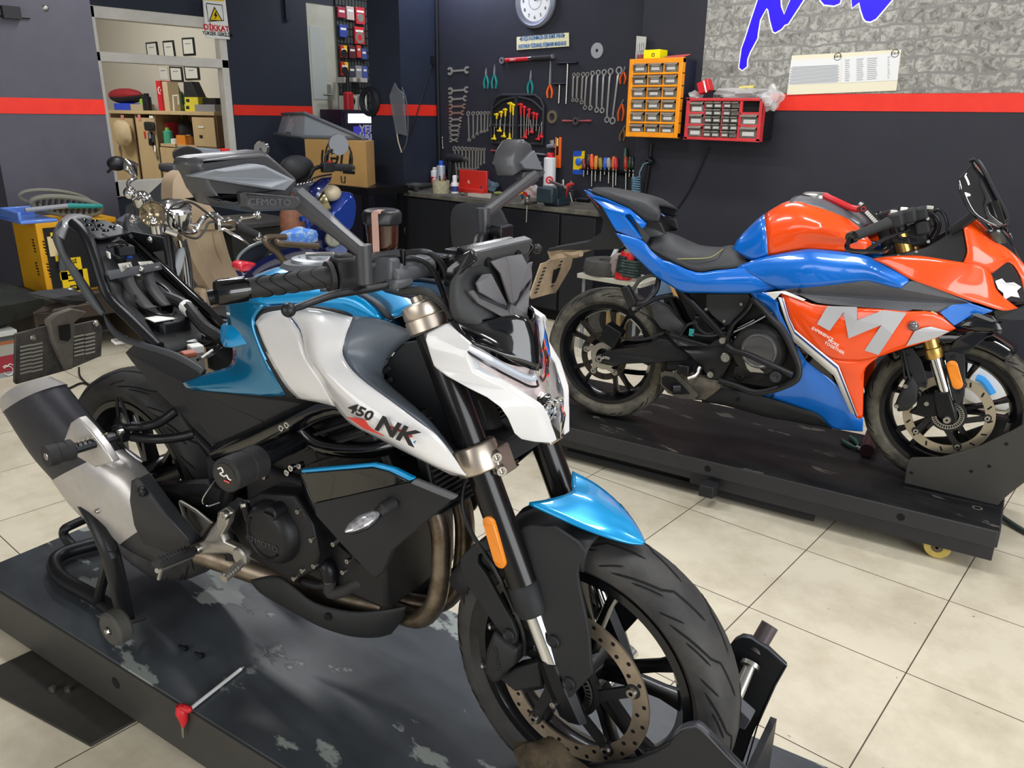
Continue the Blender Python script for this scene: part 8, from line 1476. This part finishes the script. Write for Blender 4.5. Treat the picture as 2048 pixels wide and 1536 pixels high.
# chrome cruiser front end
XH=-3.75
def C_(x,y,d=0): return onx(220+x/5.487,280+y/5.487,XH+d)
t=thing('cruiser','chrome cruiser front end with round headlamp, beside the yellow charger','motorcycle',(XH,C_(600,900).y,0))
hc=C_(470,815,.05); hd=V((.85,-.45,.12)).normalized(); r_=(C_(330,780)-C_(600,850)).length/2*.95
MB().lathe([(r_*.4,-.14),(r_*.8,-.09),(r_,-.03),(r_*1.06,.0),(r_*.98,.012),(r_*.93,.0)],hc,hd,36).build('headlamp_bucket',CHR,t); MB().lathe([(0,-.03),(r_*.5,-.022),(r_*.95,.0)],hc,hd,32).build('headlamp_lens',mat('warm_lens','#8d7f66',.12,metal=.7,coat=.5),t); MB().ell(hc+V((0,0,-r_*.5))+hd*.0,(.02,.02,.02)).build('bulb_shield',CHR,t)
MB().cyl(C_(500,900,.03),C_(520,1010,.02),.03).build('lamp_mount',CHR,t)
MB().lathe([(0,-.06),(.05,-.06),(.06,-.02),(.06,.05),(.052,.06),(0,.055)],C_(755,830,0),V((.5,-.2,.85)),24).build('speedometer',CHR,t); MB().lathe([(0,-.05),(.045,-.05),(.05,.04),(0,.05)],C_(660,780,-.05),V((.4,-.2,.9)),20).build('gauge',CHR,t)
MB().tube([C_(770,1000),C_(840,1010),C_(930,1000),C_(980,920),C_(1050,840),C_(1150,820),C_(1260,900)],.014,10,5).build('handlebar',CHR,t); MB().tube([C_(720,920,.02),C_(850,920,.03),(C_(960,940,.02))],.008,8,3).build('riser_bar',CHR,t)
MB().box(C_(1265,930,.02),(.05,.1,.06)).build('switch_housing',CHR,t,bev=.01); MB().tube([C_(1290,880,.02),C_(1420,940,.02)],.02,12).build('throttle_collar',CHR,t); MB().tube([C_(1400,950,.03),C_(1610,1050,.05)],.024,14).build('grip',RUB,t); MB().ell(C_(1615,1060,.05),.026,n=10,h=8).build('grip_end',CHR,t)
MB().tube([C_(1260,980,.05),C_(1340,1030,.08),C_(1450,1090,.1),C_(1520,1150,.11),C_(1570,1205,.12)],[.012,.014,.012,.009,.012],10,4,sq=.6).build('brake_lever',mat('polished_lever','#cfc6c0',.18,metal=.9),t)
MB().tube([C_(1280,900,-.05),C_(1390,920,-.05),C_(1440,860,-.05),C_(1560,840,-.05),C_(1625,800,-.05)],.008,8,4).build('clutch_lever',CHR,t); MB().ell(C_(1620,820,-.05),.022,n=10,h=6).build('lever_tip',CHR,t)
for P in ([C_(640,880,.03),C_(650,760,.03),C_(760,685,.03),C_(900,690,.03),C_(1050,790,.03),C_(1200,920,.03)],[C_(780,1010,.02),C_(850,1060,.03),C_(960,1075,.03),C_(1040,990,.03),C_(1080,910,.03),C_(1150,900,.03),C_(1220,960,.03)],[C_(690,990,.04),C_(770,1080,.04),C_(840,1200,.04),C_(880,1350,.04),C_(900,1536,.04)]): MB().tube(P,.006,6,5).build('control_cable',mat('cable_grey','#35332f',.4),t)
MB().tube([C_(590,985,.03),C_(720,1030,.03)],.02,10).build('fork_clamp',CHR,t); MB().tube([C_(620,1040),C_(660,1300),V((XH+.12,C_(640,1300).y-.05,.3))],.024,12).build('fork_leg',MBK,t); MB().tube([C_(780,1090,.0),C_(820,1250,0),V((XH+.05,C_(800,1300).y-.02,.3))],.026,12).build('fork_leg',CHR,t)
MB().plate([C_(790,1170,.02),C_(830,1190,.02),C_(800,1360,.02),C_(740,1530,.02),C_(690,1520,.02),C_(700,1380,.02),C_(745,1260,.02)],V((-.02,0,0)),2,.01).build('fork_cover',mat('white_cover','#a7adb2',.3,metal=.3),t)
MB().lathe([(.17,-.055),(.29,-.06),(.31,0),(.29,.06),(.17,.055)],V((XH+.1,C_(720,1400).y-.03,.31)),V((.45,.89,0)),32,closed=True).build('front_wheel',TYR,t)
MB().lathe([(0,-.03),(.035,-.03),(.042,.015),(.03,.03),(0,.03)],C_(345,650,-.12),V((.3,-.2,.9)),20).build('spot_lamp',CHR,t); MB().tube([C_(250,650,-.08),C_(330,590,-.05),C_(430,620,-.05),C_(470,690,-.03)],.008,8,4).build('lamp_bar',CHR,t)
m_=C_(215,320,-.12); MB().tube([C_(175,215,-.12),C_(230,290,-.1),C_(290,400,-.1)],[.012,.05,.012],12,3,sq=.45).build('mirror_shell',CHR,t); MB().tube([C_(290,410,-.1),C_(230,440,-.1),C_(200,480,-.1),C_(225,560,-.08),C_(250,640,-.08)],.01,8,4).build('mirror_stem',CHR,t); MB().ell(C_(220,580,-.08),.03,n=10,h=8).build('bar_mount',CHR,t)
MB().tube([C_(250,700,-.02),C_(280,800,-.02),C_(240,860,-.02)],.004,6,3).build('dangling_wire',BLK,t); MB().ell(C_(245,862,-.02),.02,n=8,h=6).build('connector',CHR,t)
MB().plate([C_(190,920,-.15),C_(330,830,-.15),C_(480,960,-.15),C_(620,1060,-.15),C_(560,1200,-.15),C_(350,1100,-.15)],V((-.15,0,0)),1,.02).build('side_cowl',mat('cowl_grey','#55585e',.35,coat=.4),t,bev=.01)
# dark shelf edge seen behind the levers
t=thing('low_cupboard','low dark green-grey cupboard behind the chrome levers','cupboard',(-5.9,3.3,0)); a,b=onx(462,460,-5.7),onx(575,445,-5.7); MB().bx((-6.3,a.y,0),(-5.7,b.y+.1,a.z)).build('carcass',mat('cupboard_olive','#33342f',.6),t); MB().bx((-6.32,a.y-.02,a.z),(-5.68,b.y+.12,a.z+.03)).build('top_board',mat('cupboard_top','#4a4a48',.5),t)
# ---------------------------------------------------------------- charger on its side table, boxes on the floor
XT=-5.3
def H(x,y,d=0): return onx(x/5.12,340+y/5.12,XT+d)
tz2=H(560,1290).z
t=thing('side_table','dark brown side table under the yellow battery charger','table',(XT-.25,H(500,1250).y,0)); ya_=H(255,1190).y; BRW=mat('brown_laminate','#4a3f33',.5,noise=.3,nscale=9,col2='#3a3028')
MB().bx((XT-.48,ya_,tz2-.02),(XT+.04,ya_+.66,tz2)).build('table_top',BRW,t,bev=.004); MB().bx((XT-.46,ya_+.01,0),(XT+.02,ya_+.03,tz2-.02)).build('side_panel',BRW,t); MB().bx((XT-.46,ya_+.63,0),(XT+.02,ya_+.65,tz2-.02)).build('side_panel',BRW,t); MB().bx((XT-.44,ya_+.03,.06),(XT-.42,ya_+.63,tz2-.02)).build('back_panel',BRW,t); MB().bx((XT-.46,ya_+.03,tz2-.16),(XT+.02,ya_+.63,tz2-.02)).build('drawer',mat('drawer_brown','#3a3028',.5),t)
CY=mat('charger_yellow','#e0a51a',.5,noise=.15,nscale=6,col2='#d2940f')
p0,p1=H(480,1230,-.03),H(890,1185,-.03); zc_=H(480,540,-.03).z; t=thing('battery_charger','yellow cased battery charger with black front and yellow labels','battery charger',(XT-.2,p0.y,tz2))
yc0=p0.y; MB().bx((XT-.42,yc0,tz2),(XT-.03,yc0+.48,zc_)).build('case',CY,t,bev=.004); MB().bx((XT-.03,yc0+.035,tz2+.015),(XT-.022,yc0+.465,zc_-.03)).build('front_panel',BLK,t)
for x,y,w,h,mt in ((560,780,.07,.12,mat('dial_cream','#d8c696',.5)),(545,670,.03,.035,YEL),(595,905,.03,.035,YEL),(655,1085,.045,.05,YEL),(665,905,.03,.03,YEL)): MB().box(H(x,y,-.02),(.004,w,h)).build('panel_label',mt,t)
bp_=H(740,1080,-.02); MB().box(bp_,(.004,.13,.22)).build('instruction_label',YEL,t); text('BİLGİ',.03,bp_+V((.0025,0,.085)),ydir,(0,0,1),BLKD,'lettering',t,bold=.001)
for k in range(4): MB().box(bp_+V((.0025,0,.04-.035*k)),(.0005,.08-.01*k,.008)).build('label_line',BLKD,t)
MB().box(H(840,1120,-.02),(.004,.08,.13)).build('instruction_label',YEL,t); MB().tube([H(635,810,.0),H(640,1030,.0)],.022,10).build('cable_handle',GRYP,t)
for k,(x,y) in enumerate(((340,745),(355,805),(375,980),(392,1040),(450,765),(470,830),(490,995),(510,1065))):
    p=onp(x/5.12,340+y/5.12,(0,yc0-.001,0),(0,1,0)); 
    for j in range(3): MB().box(p+V((0,0,.018*(j-1))),(.03,.002,.008)).build('vent_slot',GRV,t)
t=thing('blue_tray','translucent blue plastic tray lying on the yellow charger','tray',(XT-.2,yc0+.1,zc_)); a,b=onx(190/5.12,340+500/5.12,XT-.05),onx(575/5.12,340+500/5.12,XT-.05)
MB().bx((XT-.4,a.y,zc_),(XT-.03,b.y,zc_+.02)).bx((XT-.4,a.y,zc_+.018),(XT-.38,b.y,zc_+.07)).bx((XT-.4,a.y,zc_+.018),(XT-.05,a.y+.02,zc_+.07)).build('tray',mat('tray_blue','#5f86d6',.35,coat=.4),t,bev=.006)
tag(MB().tube([V((XT-.1,a.y+.06,zc_+.075)),V((XT-.09,a.y+.3,zc_+.085))],.015,10).build('caulk_handle',mat('grey_handle','#8f9298',.4)),'grey tool shaft lying across the blue tray','tool'); tag(MB().tube([V((XT-.09,a.y+.3,zc_+.085)),V((XT-.07,a.y+.5,zc_+.07))],[.018,.014],10).build('green_grip',GRN),'teal green tool grip lying across the blue tray','tool')
t=thing('air_filter','used oval engine air filter lying on top of the charger tray','air filter',(XT-.2,yc0+.4,zc_+.05)); cf=H(690,370,-.12); e1=V((.1,.97,-.18)).normalized(); e2=V((.4,.15,.9)).normalized(); e3=e1.cross(e2)
MB().tube([cf+e1*(.2*math.cos(q))+e2*(.06*math.sin(q)) for q in [2*PI*i/24 for i in range(24)]],.016,8,1,closed=True).build('filter_frame',mat('filter_frame','#76766a',.6),t); MB().tube([cf-V((.08,0,-.03))+e1*(.2*math.cos(q)-.03)+e2*(.06*math.sin(q)) for q in [2*PI*i/24 for i in range(24)]],.012,8,1,closed=True).build('filter_back',mat('filter_frame'),t)
for k in range(11):
    x=-.165+.033*k; hgt=.055*math.sqrt(max(.05,1-(x/.2)**2)); MB().box(cf+e1*x,(.012,hgt*2,.02),ax=(e1,e2,e3)).build('filter_pleat',mat('filter_pleat','#3a3833',.8),t)
for p in (H(720,1215,.02),): tag(MB().ell(V((XT-.0,p.y,tz2+.022)),(.03,.05,.02),n=10,h=6).build('clamp_clip',STL),'shiny battery clip lying in front of the charger','clip')
XF=-4.95; p=onz(0,757,0)
t=thing('red_crate_box','red box with a white printed badge on the floor under the side table','box',(p.x,p.y,0)); 
def K_(x,y,d=0): return onx(x/5.12,500+y/5.12,p.x+d)
zr=K_(100,1075).z; zg=K_(100,960).z; y0_=K_(-200,1200).y; y1_=K_(235,1200).y
MB().bx((p.x-.3,y0_,.03),(p.x,y1_,zr)).build('red_body',mat('maroon_box','#8e2430',.5),t); MB().bx((p.x-.3,y0_,0),(p.x,y1_,.03)).build('grey_foot',mat('foot_grey','#8c908f',.5),t); MB().bx((p.x-.3,y0_,zr),(p.x-.002,y1_,zg)).build('grey_band',mat('band_grey','#9a978c',.5),t); MB().bx((p.x-.3,y0_,zg),(p.x,y1_,zg+.02)).build('orange_trim',mat('rust_trim','#9a5a34',.5),t)
MB().tube([K_(85+50*math.cos(a),1235+45*math.sin(a),.002) for a in [R_(q) for q in range(-150,151,20)]],.006,6,1,sq=.4).build('badge_ring',PAPER,t); MB().tube([K_(30,1200,.002),K_(60,1180,.002),K_(80,1185,.002),K_(100,1165,.002),K_(140,1180,.002)],.006,6,1,sq=.4).build('badge_crown',PAPER,t)
t2=thing('grey_lid_box','flat grey and white lidded box stacked on the red box','box',(p.x,p.y,zg+.02)); MB().bx((p.x-.3,y0_,zg+.02),(p.x+.0,y1_-.02,K_(100,870).z)).build('body',mat('lid_box_dark','#4a4d4e',.5),t2); zl_=K_(100,870).z; MB().bx((p.x-.32,y0_,zl_),(p.x+.02,y1_,zl_+.03)).build('lid',mat('lid_white','#b9bab6',.5),t2,bev=.004)
blob('helmet_bag','dark green and black crumpled bag on the grey lidded box','bag',V((p.x-.15,(K_(40,700)).y-.03,zl_+.03+.115)),(.17,.3,.12),mat('bag_green_black','#20241f',.8,noise=.5,nscale=14,col2='#0e0f10'),51,amp=.12)
tag(MB().bx((p.x-.25,K_(600,1250).y,0),(p.x-.22,K_(720,1250).y,.2)).build('tan_board',mat('tan_board','#b7ad94',.6)),'tan board standing on the floor behind the plate carrier','board')
# ---------------------------------------------------------------- on and around the lifts
def D1(u,v,z=.185): return onz(u,v,z)
# rubber mat
P=[onz(0,1332,.004),onz(92,1290,.004),onz(295,1425,.004),onz(180,1492,.004)]; q=onz(-140,1400,.004)
pm=[onz(-60,1360,.004),onz(92,1289,.004),onz(300,1425,.004),onz(181,1492,.004)]
tag(MB().plate([V((p.x,p.y,.008)) for p in pm],V((0,0,-.008))).build('rubber_mat',mat('mat_black','#2b2a26',.7,noise=.4,nscale=20,col2='#35332c'),bev=.002),'black rubber mat on the tiles beside the near lift','mat')
for u,v,l in ((105,1378,'small pale nut lying on the rubber mat, closest to the lift edge'),(136,1378,'small bolt head lying on the rubber mat near the side hole')): o=onz(u,v,.014); tag(MB().lathe([(.0,.006),(.009,.006),(.01,-.005),(0,-.005)],o,(0,0,1),8).build('loose_nut',STL),l,'nut')
# paddock stand
PS=mat('stand_black','#1f2022',.4,metal=.3); t=thing('paddock_stand','black tubular rear paddock stand with small rubber wheels','paddock stand',B1.L(-1.4,.2,0))
fr=B1
def PF(u,v,l): return B1.U(u,v,l)
wl=.29
zw=.03
def D(u,v,z=.215): return onz(u,v,z)
A1=D(255,1243,.22); A2=D(230,1140,.235); 
lo=[D(240,1232),D(190,1195),D(128,1160),D(108,1130),D(118,1112),D(150,1098),D(210,1082)]
loL=[fr.mir(p) for p in lo]; 
MB().tube(lo+[lo[-1].lerp(loL[-1],.5)]+loL[::-1],.021,12,3).build('base_tube',PS,t)
h0=D(190,1100); MB().tube([D(152,1098),D(130,1075,.24),D(128,1062,.26),D(140,1052,.27),fr.mir(D(140,1052,.27)),fr.mir(D(130,1075,.24)),fr.mir(D(152,1098))],.014,10,3).build('lever_handle',PS,t)
top=fr.L(-1.38,.19,.3); 
for s in (0,1):
    f=(lambda p:fr.mir(p)) if s else (lambda p:p)
    w_=U0=D(250,1235,.23)
    MB().tube([f(D(252,1240,.24)),f(B1.U(222,1110,.27)),f(B1.U(186,1030,.255)),f(B1.U(160,985,.24))],.022,12,2).build('upright_tube',PS,t)
    MB().tube([f(D(195,1205)),f(B1.U(222,1095,.27))],.013,10).build('brace_tube',PS,t)
    MB().box(f(B1.U(160,985,.24)),(.05,.03,.05),ax=(B1.X,B1.R,V((0,0,1)))).cyl(f(B1.U(160,985,.24)),f(B1.L(-1.37,.13,.345)),.012).build('lift_hook',PS,t,bev=.004)
    c=onp(233,1253,B1.o+B1.R*.30,B1.R); c.z=max(c.z,.185+.044); c=f(c)
    wh=MB().lathe([(.012,-.02),(.038,-.02),(.044,-.013),(.044,.013),(.038,.02),(.012,.02)],c,B1.R,28,closed=True).build('wheel',mat('grey_rubber','#45443f',.7),t); MB().lathe([(0,.024),(.008,.024),(.01,.02),(.034,.017),(.036,.0)],c,B1.R*(-1 if s else 1),24).build('wheel_hub',BLKM,wh); MB().lathe([(0,.028),(.007,.028),(.009,.022)],c,B1.R*(-1 if s else 1),8).build('hub_nut',STL,wh)
    MB().cyl(c,f(D(288,1236,.225)),.006).build('axle_bolt',STL,t)
MB().box(D(160,1040,.27),(.16,.03,.02),rot=.14).build('wood_pad',mat('wood_pad','#6d4a3c',.7),t) if 0 else None
# T-handle screwdriver with red plastic, half over the edge
t=thing('hex_driver','silver T-handle hex driver with red grip lying over the lift edge','hex driver',D1(430,1380))
p0,p1=D1(482,1338,.192),D1(383,1416,.192); MB().cyl(p0,p1,.0045).build('long_shaft',mat('bright_steel','#e6e6e4',.3,metal=.2),t); MB().cyl(p0,p0+(p0-p1)*.05,.003).build('hex_tip',STL,t)
ed=P1((p1-n0).dot(X1),-.012,.185); g0=D1(378,1419,.195); MB().ell(g0,.008,n=10,h=6).build('red_collar',RED,t)
gp=lambda u,v:onp(u,v,P1(0,-.016,.185),Y1)
MB().tube([gp(360,1411),gp(363,1424),gp(367,1440),gp(366,1452)],[.009,.0145,.010,.005],12,3).build('red_grip',RED,t); MB().tube([gp(366,1452),gp(366,1463),gp(367,1474)],[.004,.004,.003],8).build('short_shaft',STL,t); MB().tube([gp(362,1414),gp(370,1416),g0],.008,8).build('grip_neck',RED,t)
# small bolts on the deck
for u,v,l in ((358,1292,'small black bolt on the near lift deck, closer to the stand wheel'),(390,1306,'small black bolt on the near lift deck, nearer the silver driver')):
    o=D1(u,v,.192); b=tag(MB().cyl(o,o+V((.02,.006,0)),.004).lathe([(0,.004),(.007,.004),(.007,-.004),(0,-.004)],o+V((.022,.007,0)),(1,.3,0),8).build('loose_bolt',MBK),l,'bolt')
# front wheel chock on the near lift
CHK=mat('chock_paint','#26272a',.45,metal=.2); CHE=mat('chock_edge','#55565c',.45,metal=.4)
pl=thing('wheel_chock','black steel wheel clamp holding the front wheel of the naked bike','wheel chock',B1.L(.1,0,0))
def ch(lat,th,pts,nm):
    P=[B1.U(u,v,lat) for u,v in pts]; return MB().plate(P,-B1.R*th,1).build(nm,CHK,pl,bev=.003)
ch(.14,.012,[(1130,1600),(1175,1532),(1260,1525),(1310,1505),(1335,1490),(1352,1465),(1372,1454),(1398,1456),(1440,1490),(1490,1545),(1520,1640),(1200,1700)],'clamp_plate')
a=[B1.U(u,v,.14) for u,v in ((1345,1474),(1360,1460),(1385,1454),(1402,1460),(1452,1512),(1500,1560))]; MB().loft([[p+B1.R*.002+V((0,0,.003)),p-B1.R*.014+V((0,0,.003))] for p in a],2,1,closed=False).build('plate_edge',CHE,pl,thick=.003)
ch(-.13,.014,[(1452,1300),(1468,1280),(1482,1273),(1500,1276),(1535,1298),(1572,1333),(1540,1390),(1500,1480),(1470,1570),(1420,1560),(1450,1440)],'clamp_plate')
MB().loft([[B1.U(u,v,-.128)+B1.X*.002+V((0,0,.002)),B1.U(u,v,-.146)+B1.X*.002+V((0,0,.002))] for u,v in ((1466,1281),(1482,1273),(1500,1276),(1535,1298),(1573,1332),(1550,1372),(1515,1450),(1490,1536))],1,1,closed=False).build('plate_edge',CHE,pl,thick=.003)
MB().cyl(B1.U(1540,1250,-.17),B1.U(1510,1302,-.14),.0165,n=20).build('clamp_tube',mat('worn_tube','#51484a',.45,metal=.4),pl); sp_=MB().cyl(B1.U(1502,1327,-.12),B1.U(1474,1392,-.066),.011,n=16).lathe([(.011,-.004),(.018,-.004),(.018,.004),(.011,.004)],B1.U(1500,1330,-.118),(B1.U(1502,1327,-.12)-B1.U(1470,1400,-.06)),16).build('clamp_screw',STL,pl)
MB().plate([B1.U(u,v,-.04) for u,v in ((1478,1390),(1512,1420),(1500,1440),(1490,1436),(1478,1450),(1470,1420))],B1.R*.03).build('clamp_pad',CHE,pl,bev=.002)
MB().box(B1.L(.33,0,.12),(.012,.26,.24),ax=(B1.X,B1.R,V((0,0,1)))).build('cross_plate',CHK,pl)
MB().cyl(B1.L(.0,-.28,.20),B1.L(.0,-.13,.20),.018).build('side_rod',CHR,pl) if 0 else None
MB().cyl(B1.U(1262,1300,-.24),B1.U(1200,1380,-.13),.02,n=20).build('chrome_rod',CHR,pl)
blob('rag','crumpled brown cloth lying against the front wheel of the naked bike','rag',B1.U(1112,1548,.185),(.085,.045,.045),mat('brown_cloth','#544836',.9,noise=.8,nscale=16,col2='#2b241b',bump=.8,bscale=60),61,amp=.16)
# chock on the far lift
pl=thing('wheel_chock','black steel wheel clamp around the front wheel of the orange bike','wheel chock',B2.L(0,.14,0))
def cz(x,y): return (1348+x/2.926,700+y/2.926)
P=[onp(*cz(x,y),B2.L(0,.12,0),B2.R) for x,y in ((1345,780),(1360,680),(1370,645),(1395,630),(1560,628),(1680,600),(1800,560),(1900,510),(1985,470),(2060,425),(2120,430),(2080,640),(2060,770),(1980,830),(1910,890),(1895,912))]
MB().plate(P,-B2.R*.01,1).build('clamp_plate',mat('chock_grey','#33322f',.5,noise=.2,nscale=10,col2='#3b3a36'),pl,bev=.003)
MB().plate([B2.mir(p) for p in P],B2.R*.01,1).build('clamp_plate',mat('chock_grey'),pl,bev=.003)
a,b=onz(*cz(1345,790),.186),onz(*cz(1890,910),.186); MB().plate([a+V((0,0,.006)),b+V((0,0,.006)),b+B2.R*.03+V((0,0,.006)),a+B2.R*.03+V((0,0,.006))],V((0,0,-.006))).build('base_flange',CHK,pl)
for x,y in ((1430,790),(1835,880)): MB().lathe([(0,.008),(.008,.008),(.01,0)],onz(*cz(x,y),.192),(0,0,1),8).build('flange_bolt',STL,pl)
for x,y in ((1845,680),(1740,710),(1945,550),(1390,718)): MB().lathe([(0,.001),(.006,.001)],onp(*cz(x,y),B2.L(0,.121,0),B2.R),B2.R,12).build('plate_hole',GRV,pl)
MB().lathe([(.012,.001),(.017,.001)],onz(*cz(1775,925),.1855),(0,0,1),18).build('ring_mark',mat('ring_pale','#6d6a60',.5),pl)
t=thing('pliers','dark green handled pliers lying on the far lift beside the front wheel','pliers',onz(1715,890,.19)); q=lambda x,y:onz(*cz(x,y),.197)
for p in ([(985,530),(1020,555),(1070,575)],[(1030,510),(1060,530),(1080,560)]): MB().tube([q(*x) for x in p],[.009,.011,.006],8,2).build('handle',mat('dark_green_grip','#1f4a40',.5),t)
MB().tube([q(1070,568),q(1110,590),q(1160,610)],[.009,.01,.004],8).build('jaws',WSD,t)
tag(MB().cyl(onz(*cz(1130,590),.215),onz(*cz(1150,500),.225)+V((0,.03,0)),.028).build('maroon_can',mat('maroon','#3d1a20',.5)),'dark maroon can lying behind the front tyre on the far lift','can')
tag(MB().tube([onz(1998,1030,.02),onz(2030,1052,.012),onz(2070,1075,.012)],.011,8,3).build('floor_hose',mat('green_grey_hose','#36413e',.5)),'dark hose lying on the tiles beyond the far lift end','hose')
# items behind the orange bike
o=onz(1990,790,0); blob('white_bag','white plastic bag standing on the floor behind the orange front wheel','bag',ony(1985,757,4.86)+V((0,0,0)),(.17,.12,.17),mat('bag_white','#d5d8da',.5,bump=.5,bscale=30),71,amp=.1)
tag(MB().tube([onp(u,v,(0,4.73,0),(0,1,0)) for u,v in ((1953,755),(1965,760),(1975,772),(1985,788))],.02,8,3).build('blue_strap',mat('cyan_band','#2f8fd6',.4)),'bright blue strap over the white plastic bag','strap')
# low shelf with dampers behind the orange bike's tail
YS=4.25
def Sx(x,y,d=0): return ony(1140+x/6.4,480+y/6.4,YS-d)
t=thing('low_shelf','pale low shelf board on thin legs behind the rear tyre of the orange bike','shelf',(Sx(380,520).x,YS,0)); a,b=Sx(110,490),Sx(660,570)
MB().bx((a.x,YS-.02,b.z),(b.x+.15,YS+.25,b.z+.03)).build('shelf_board',mat('pale_board','#b8b5a5',.6),t,bev=.003)
for p in (a.x+.03,b.x+.1): MB().cyl(V((p,YS+.02,0)),V((p,YS+.02,b.z)),.012).build('leg',mat('leg_grey','#8a8f96',.4,metal=.5),t)
zz_=b.z+.03
tag(MB().cyl(V((Sx(225,350).x,YS+.22,zz_)),V((Sx(345,100).x,YS+.26,Sx(345,100).z)),.015).build('white_rod',mat('rod_white','#c9ccd0',.4)),'white rod leaning up from the low shelf','rod')
c=Sx(345,420); MB1=MB().lathe([(.06,0),(.15,0),(.16,.03),(.15,.09),(.06,.09)],V((c.x,YS+.12,zz_)),(0,0,1),28,closed=True); tag(MB1.build('small_tyre',mat('old_tyre','#3c3b39',.8,noise=.4,nscale=14,col2='#55534d')),'small old tyre lying flat on the low shelf','tyre')
t=thing('shock_absorber','red and black coil shock absorber standing on the low shelf','shock absorber',(Sx(660,500).x,YS+.03,zz_)); c0=V((Sx(645,510).x,YS+.03,zz_)); c1=V((Sx(690,170).x,YS+.05,Sx(690,170).z)); MB().cyl(c0,c0.lerp(c1,.35),.055).cyl(c0.lerp(c1,.62),c1,.045).build('body',mat('damper_red','#d3252b',.35,coat=.4),t)
d=(c1-c0); bx_,by_=basis(d); MB().tube([c0.lerp(c1,.2+.6*i/60)+(bx_*math.cos(i*.63)+by_*math.sin(i*.63))*.075+V((.03,0,0)) for i in range(61)],.012,8).build('coil_spring',mat('spring_dark','#2d3a38',.4,metal=.5),t); MB().cyl(c1,c1+d*.08,.03).build('top_eye',mat('tan_eye','#8c7a63',.5),t)
tag(MB().tube([Sx(460,495,.0)+V((0,.05,.03)),Sx(520,390)+V((0,.05,0)),Sx(545,260)+V((0,.05,0)),Sx(610,240)+V((0,.05,0))],[.05,.045,.04,.03],10,3).build('worn_lever',mat('worn_pinkish','#8f807a',.6)),'worn pinkish metal lever propped on the low shelf','lever')
o=Sx(530,1100); tag(MB().bx((Sx(440,1000).x,YS+.02,0),(Sx(620,1000).x,YS+.1,Sx(520,880).z)).build('wooden_block',mat('old_wood','#8f7a4f',.8,noise=.5,nscale=20,col2='#6d5a36',stretch=(4,4,.4))),'old wooden block standing on the floor under the low shelf','block')
tag(MB().lathe([(.1,0),(.18,-.02),(.2,.04),(.18,.1),(.1,.08)],V((Sx(420,700).x,YS+.12,.2)),(0,1,0),32,closed=True).build('spare_tyre',mat('old_tyre')),'old tyre standing on the floor under the low shelf','tyre')
MBs=MB()
tag(MB().bx((Sx(1060,800).x,YS+.1,0),(Sx(1560,800).x,YS+.28,Sx(1200,520).z)).build('cardboard_box',KR),'tan cardboard box on the floor behind the orange bike\'s engine','cardboard box')
tag(MB().ell(V((Sx(990,640).x+.05,YS+.1,.27)),(.1,.1,.27)).build('blue_grey_bag',mat('bag_slate','#41566b',.7)),'slate blue bag standing on the floor beside the tan cardboard box','bag')
tag(MB().bx((Sx(1490,900).x,YS-.03,0),(Sx(1570,900).x,YS+.07,Sx(1530,850).z)).build('blue_container',mat('blue_jug','#1f66c4',.4)),'bright blue container on the floor in front of the tan cardboard box','container')
tag(MB().tube([onz(u,v,.008) for u,v in ((108,790),(140,776),(168,766),(200,782),(245,787),(300,770))],.006,6,5).tube([onz(u,v,.008) for u,v in ((158,735),(160,752),(175,768),(182,775))],.005,6,3).build('floor_cable',BLK),'thin black cable curling over the tiles behind the near rear tyre','cable')
# ---------------------------------------------------------------- light
def area(n,loc,tgt,sx,sy,e,c=(1,1,1)):
    l=bpy.data.lights.new(n,'AREA'); l.shape='RECTANGLE'; l.size=sx; l.size_y=sy; l.energy=e; l.color=c
    o=bpy.data.objects.new(n,l); COL.objects.link(o); o.location=loc; o.rotation_euler=(V(tgt)-V(loc)).to_track_quat('-Z','Y').to_euler(); return o
area('daylight_door',(4.2,.6,1.7),(-3,2,.9),4.2,2.6,235,(.95,.98,1))
area('daylight_front',(-1.2,-3.2,1.9),(-1.2,3,.7),3.6,2.2,95,(1,.98,.95))
for i,(x,y) in enumerate(((-.6,1.9),(-2.9,1.3),(-2.2,4.0),(.8,3.7),(-4.6,2.6))): area('tube_and_fill_lamp',(x,y,3.1),(x,y,0),1.3,.22,40,(.97,.98,1))  # ceiling tubes; the last one is added to brighten the left side
area('wall_lamp',(-5.0,YW-.3,2.75),(-4.85,YW-.02,1.9),.9,.08,17,(.66,.72,1))
area('office_lamp',(-9.3,3.2,3.1),(-9.6,4.2,0),1.8,1.0,75,(1,.97,.9))
area('shop_lamp',(-6.2,5.7,3.0),(-6.4,5.8,0),.5,.4,18,(.9,.93,1))
w=bpy.data.worlds.new('world'); SC.world=w; w.use_nodes=True; w.node_tree.nodes['Background'].inputs[0].default_value=(.75,.82,.95,1); w.node_tree.nodes['Background'].inputs[1].default_value=.35
SC.view_settings.view_transform='Standard'; SC.view_settings.look='None'; SC.view_settings.exposure=-0.18
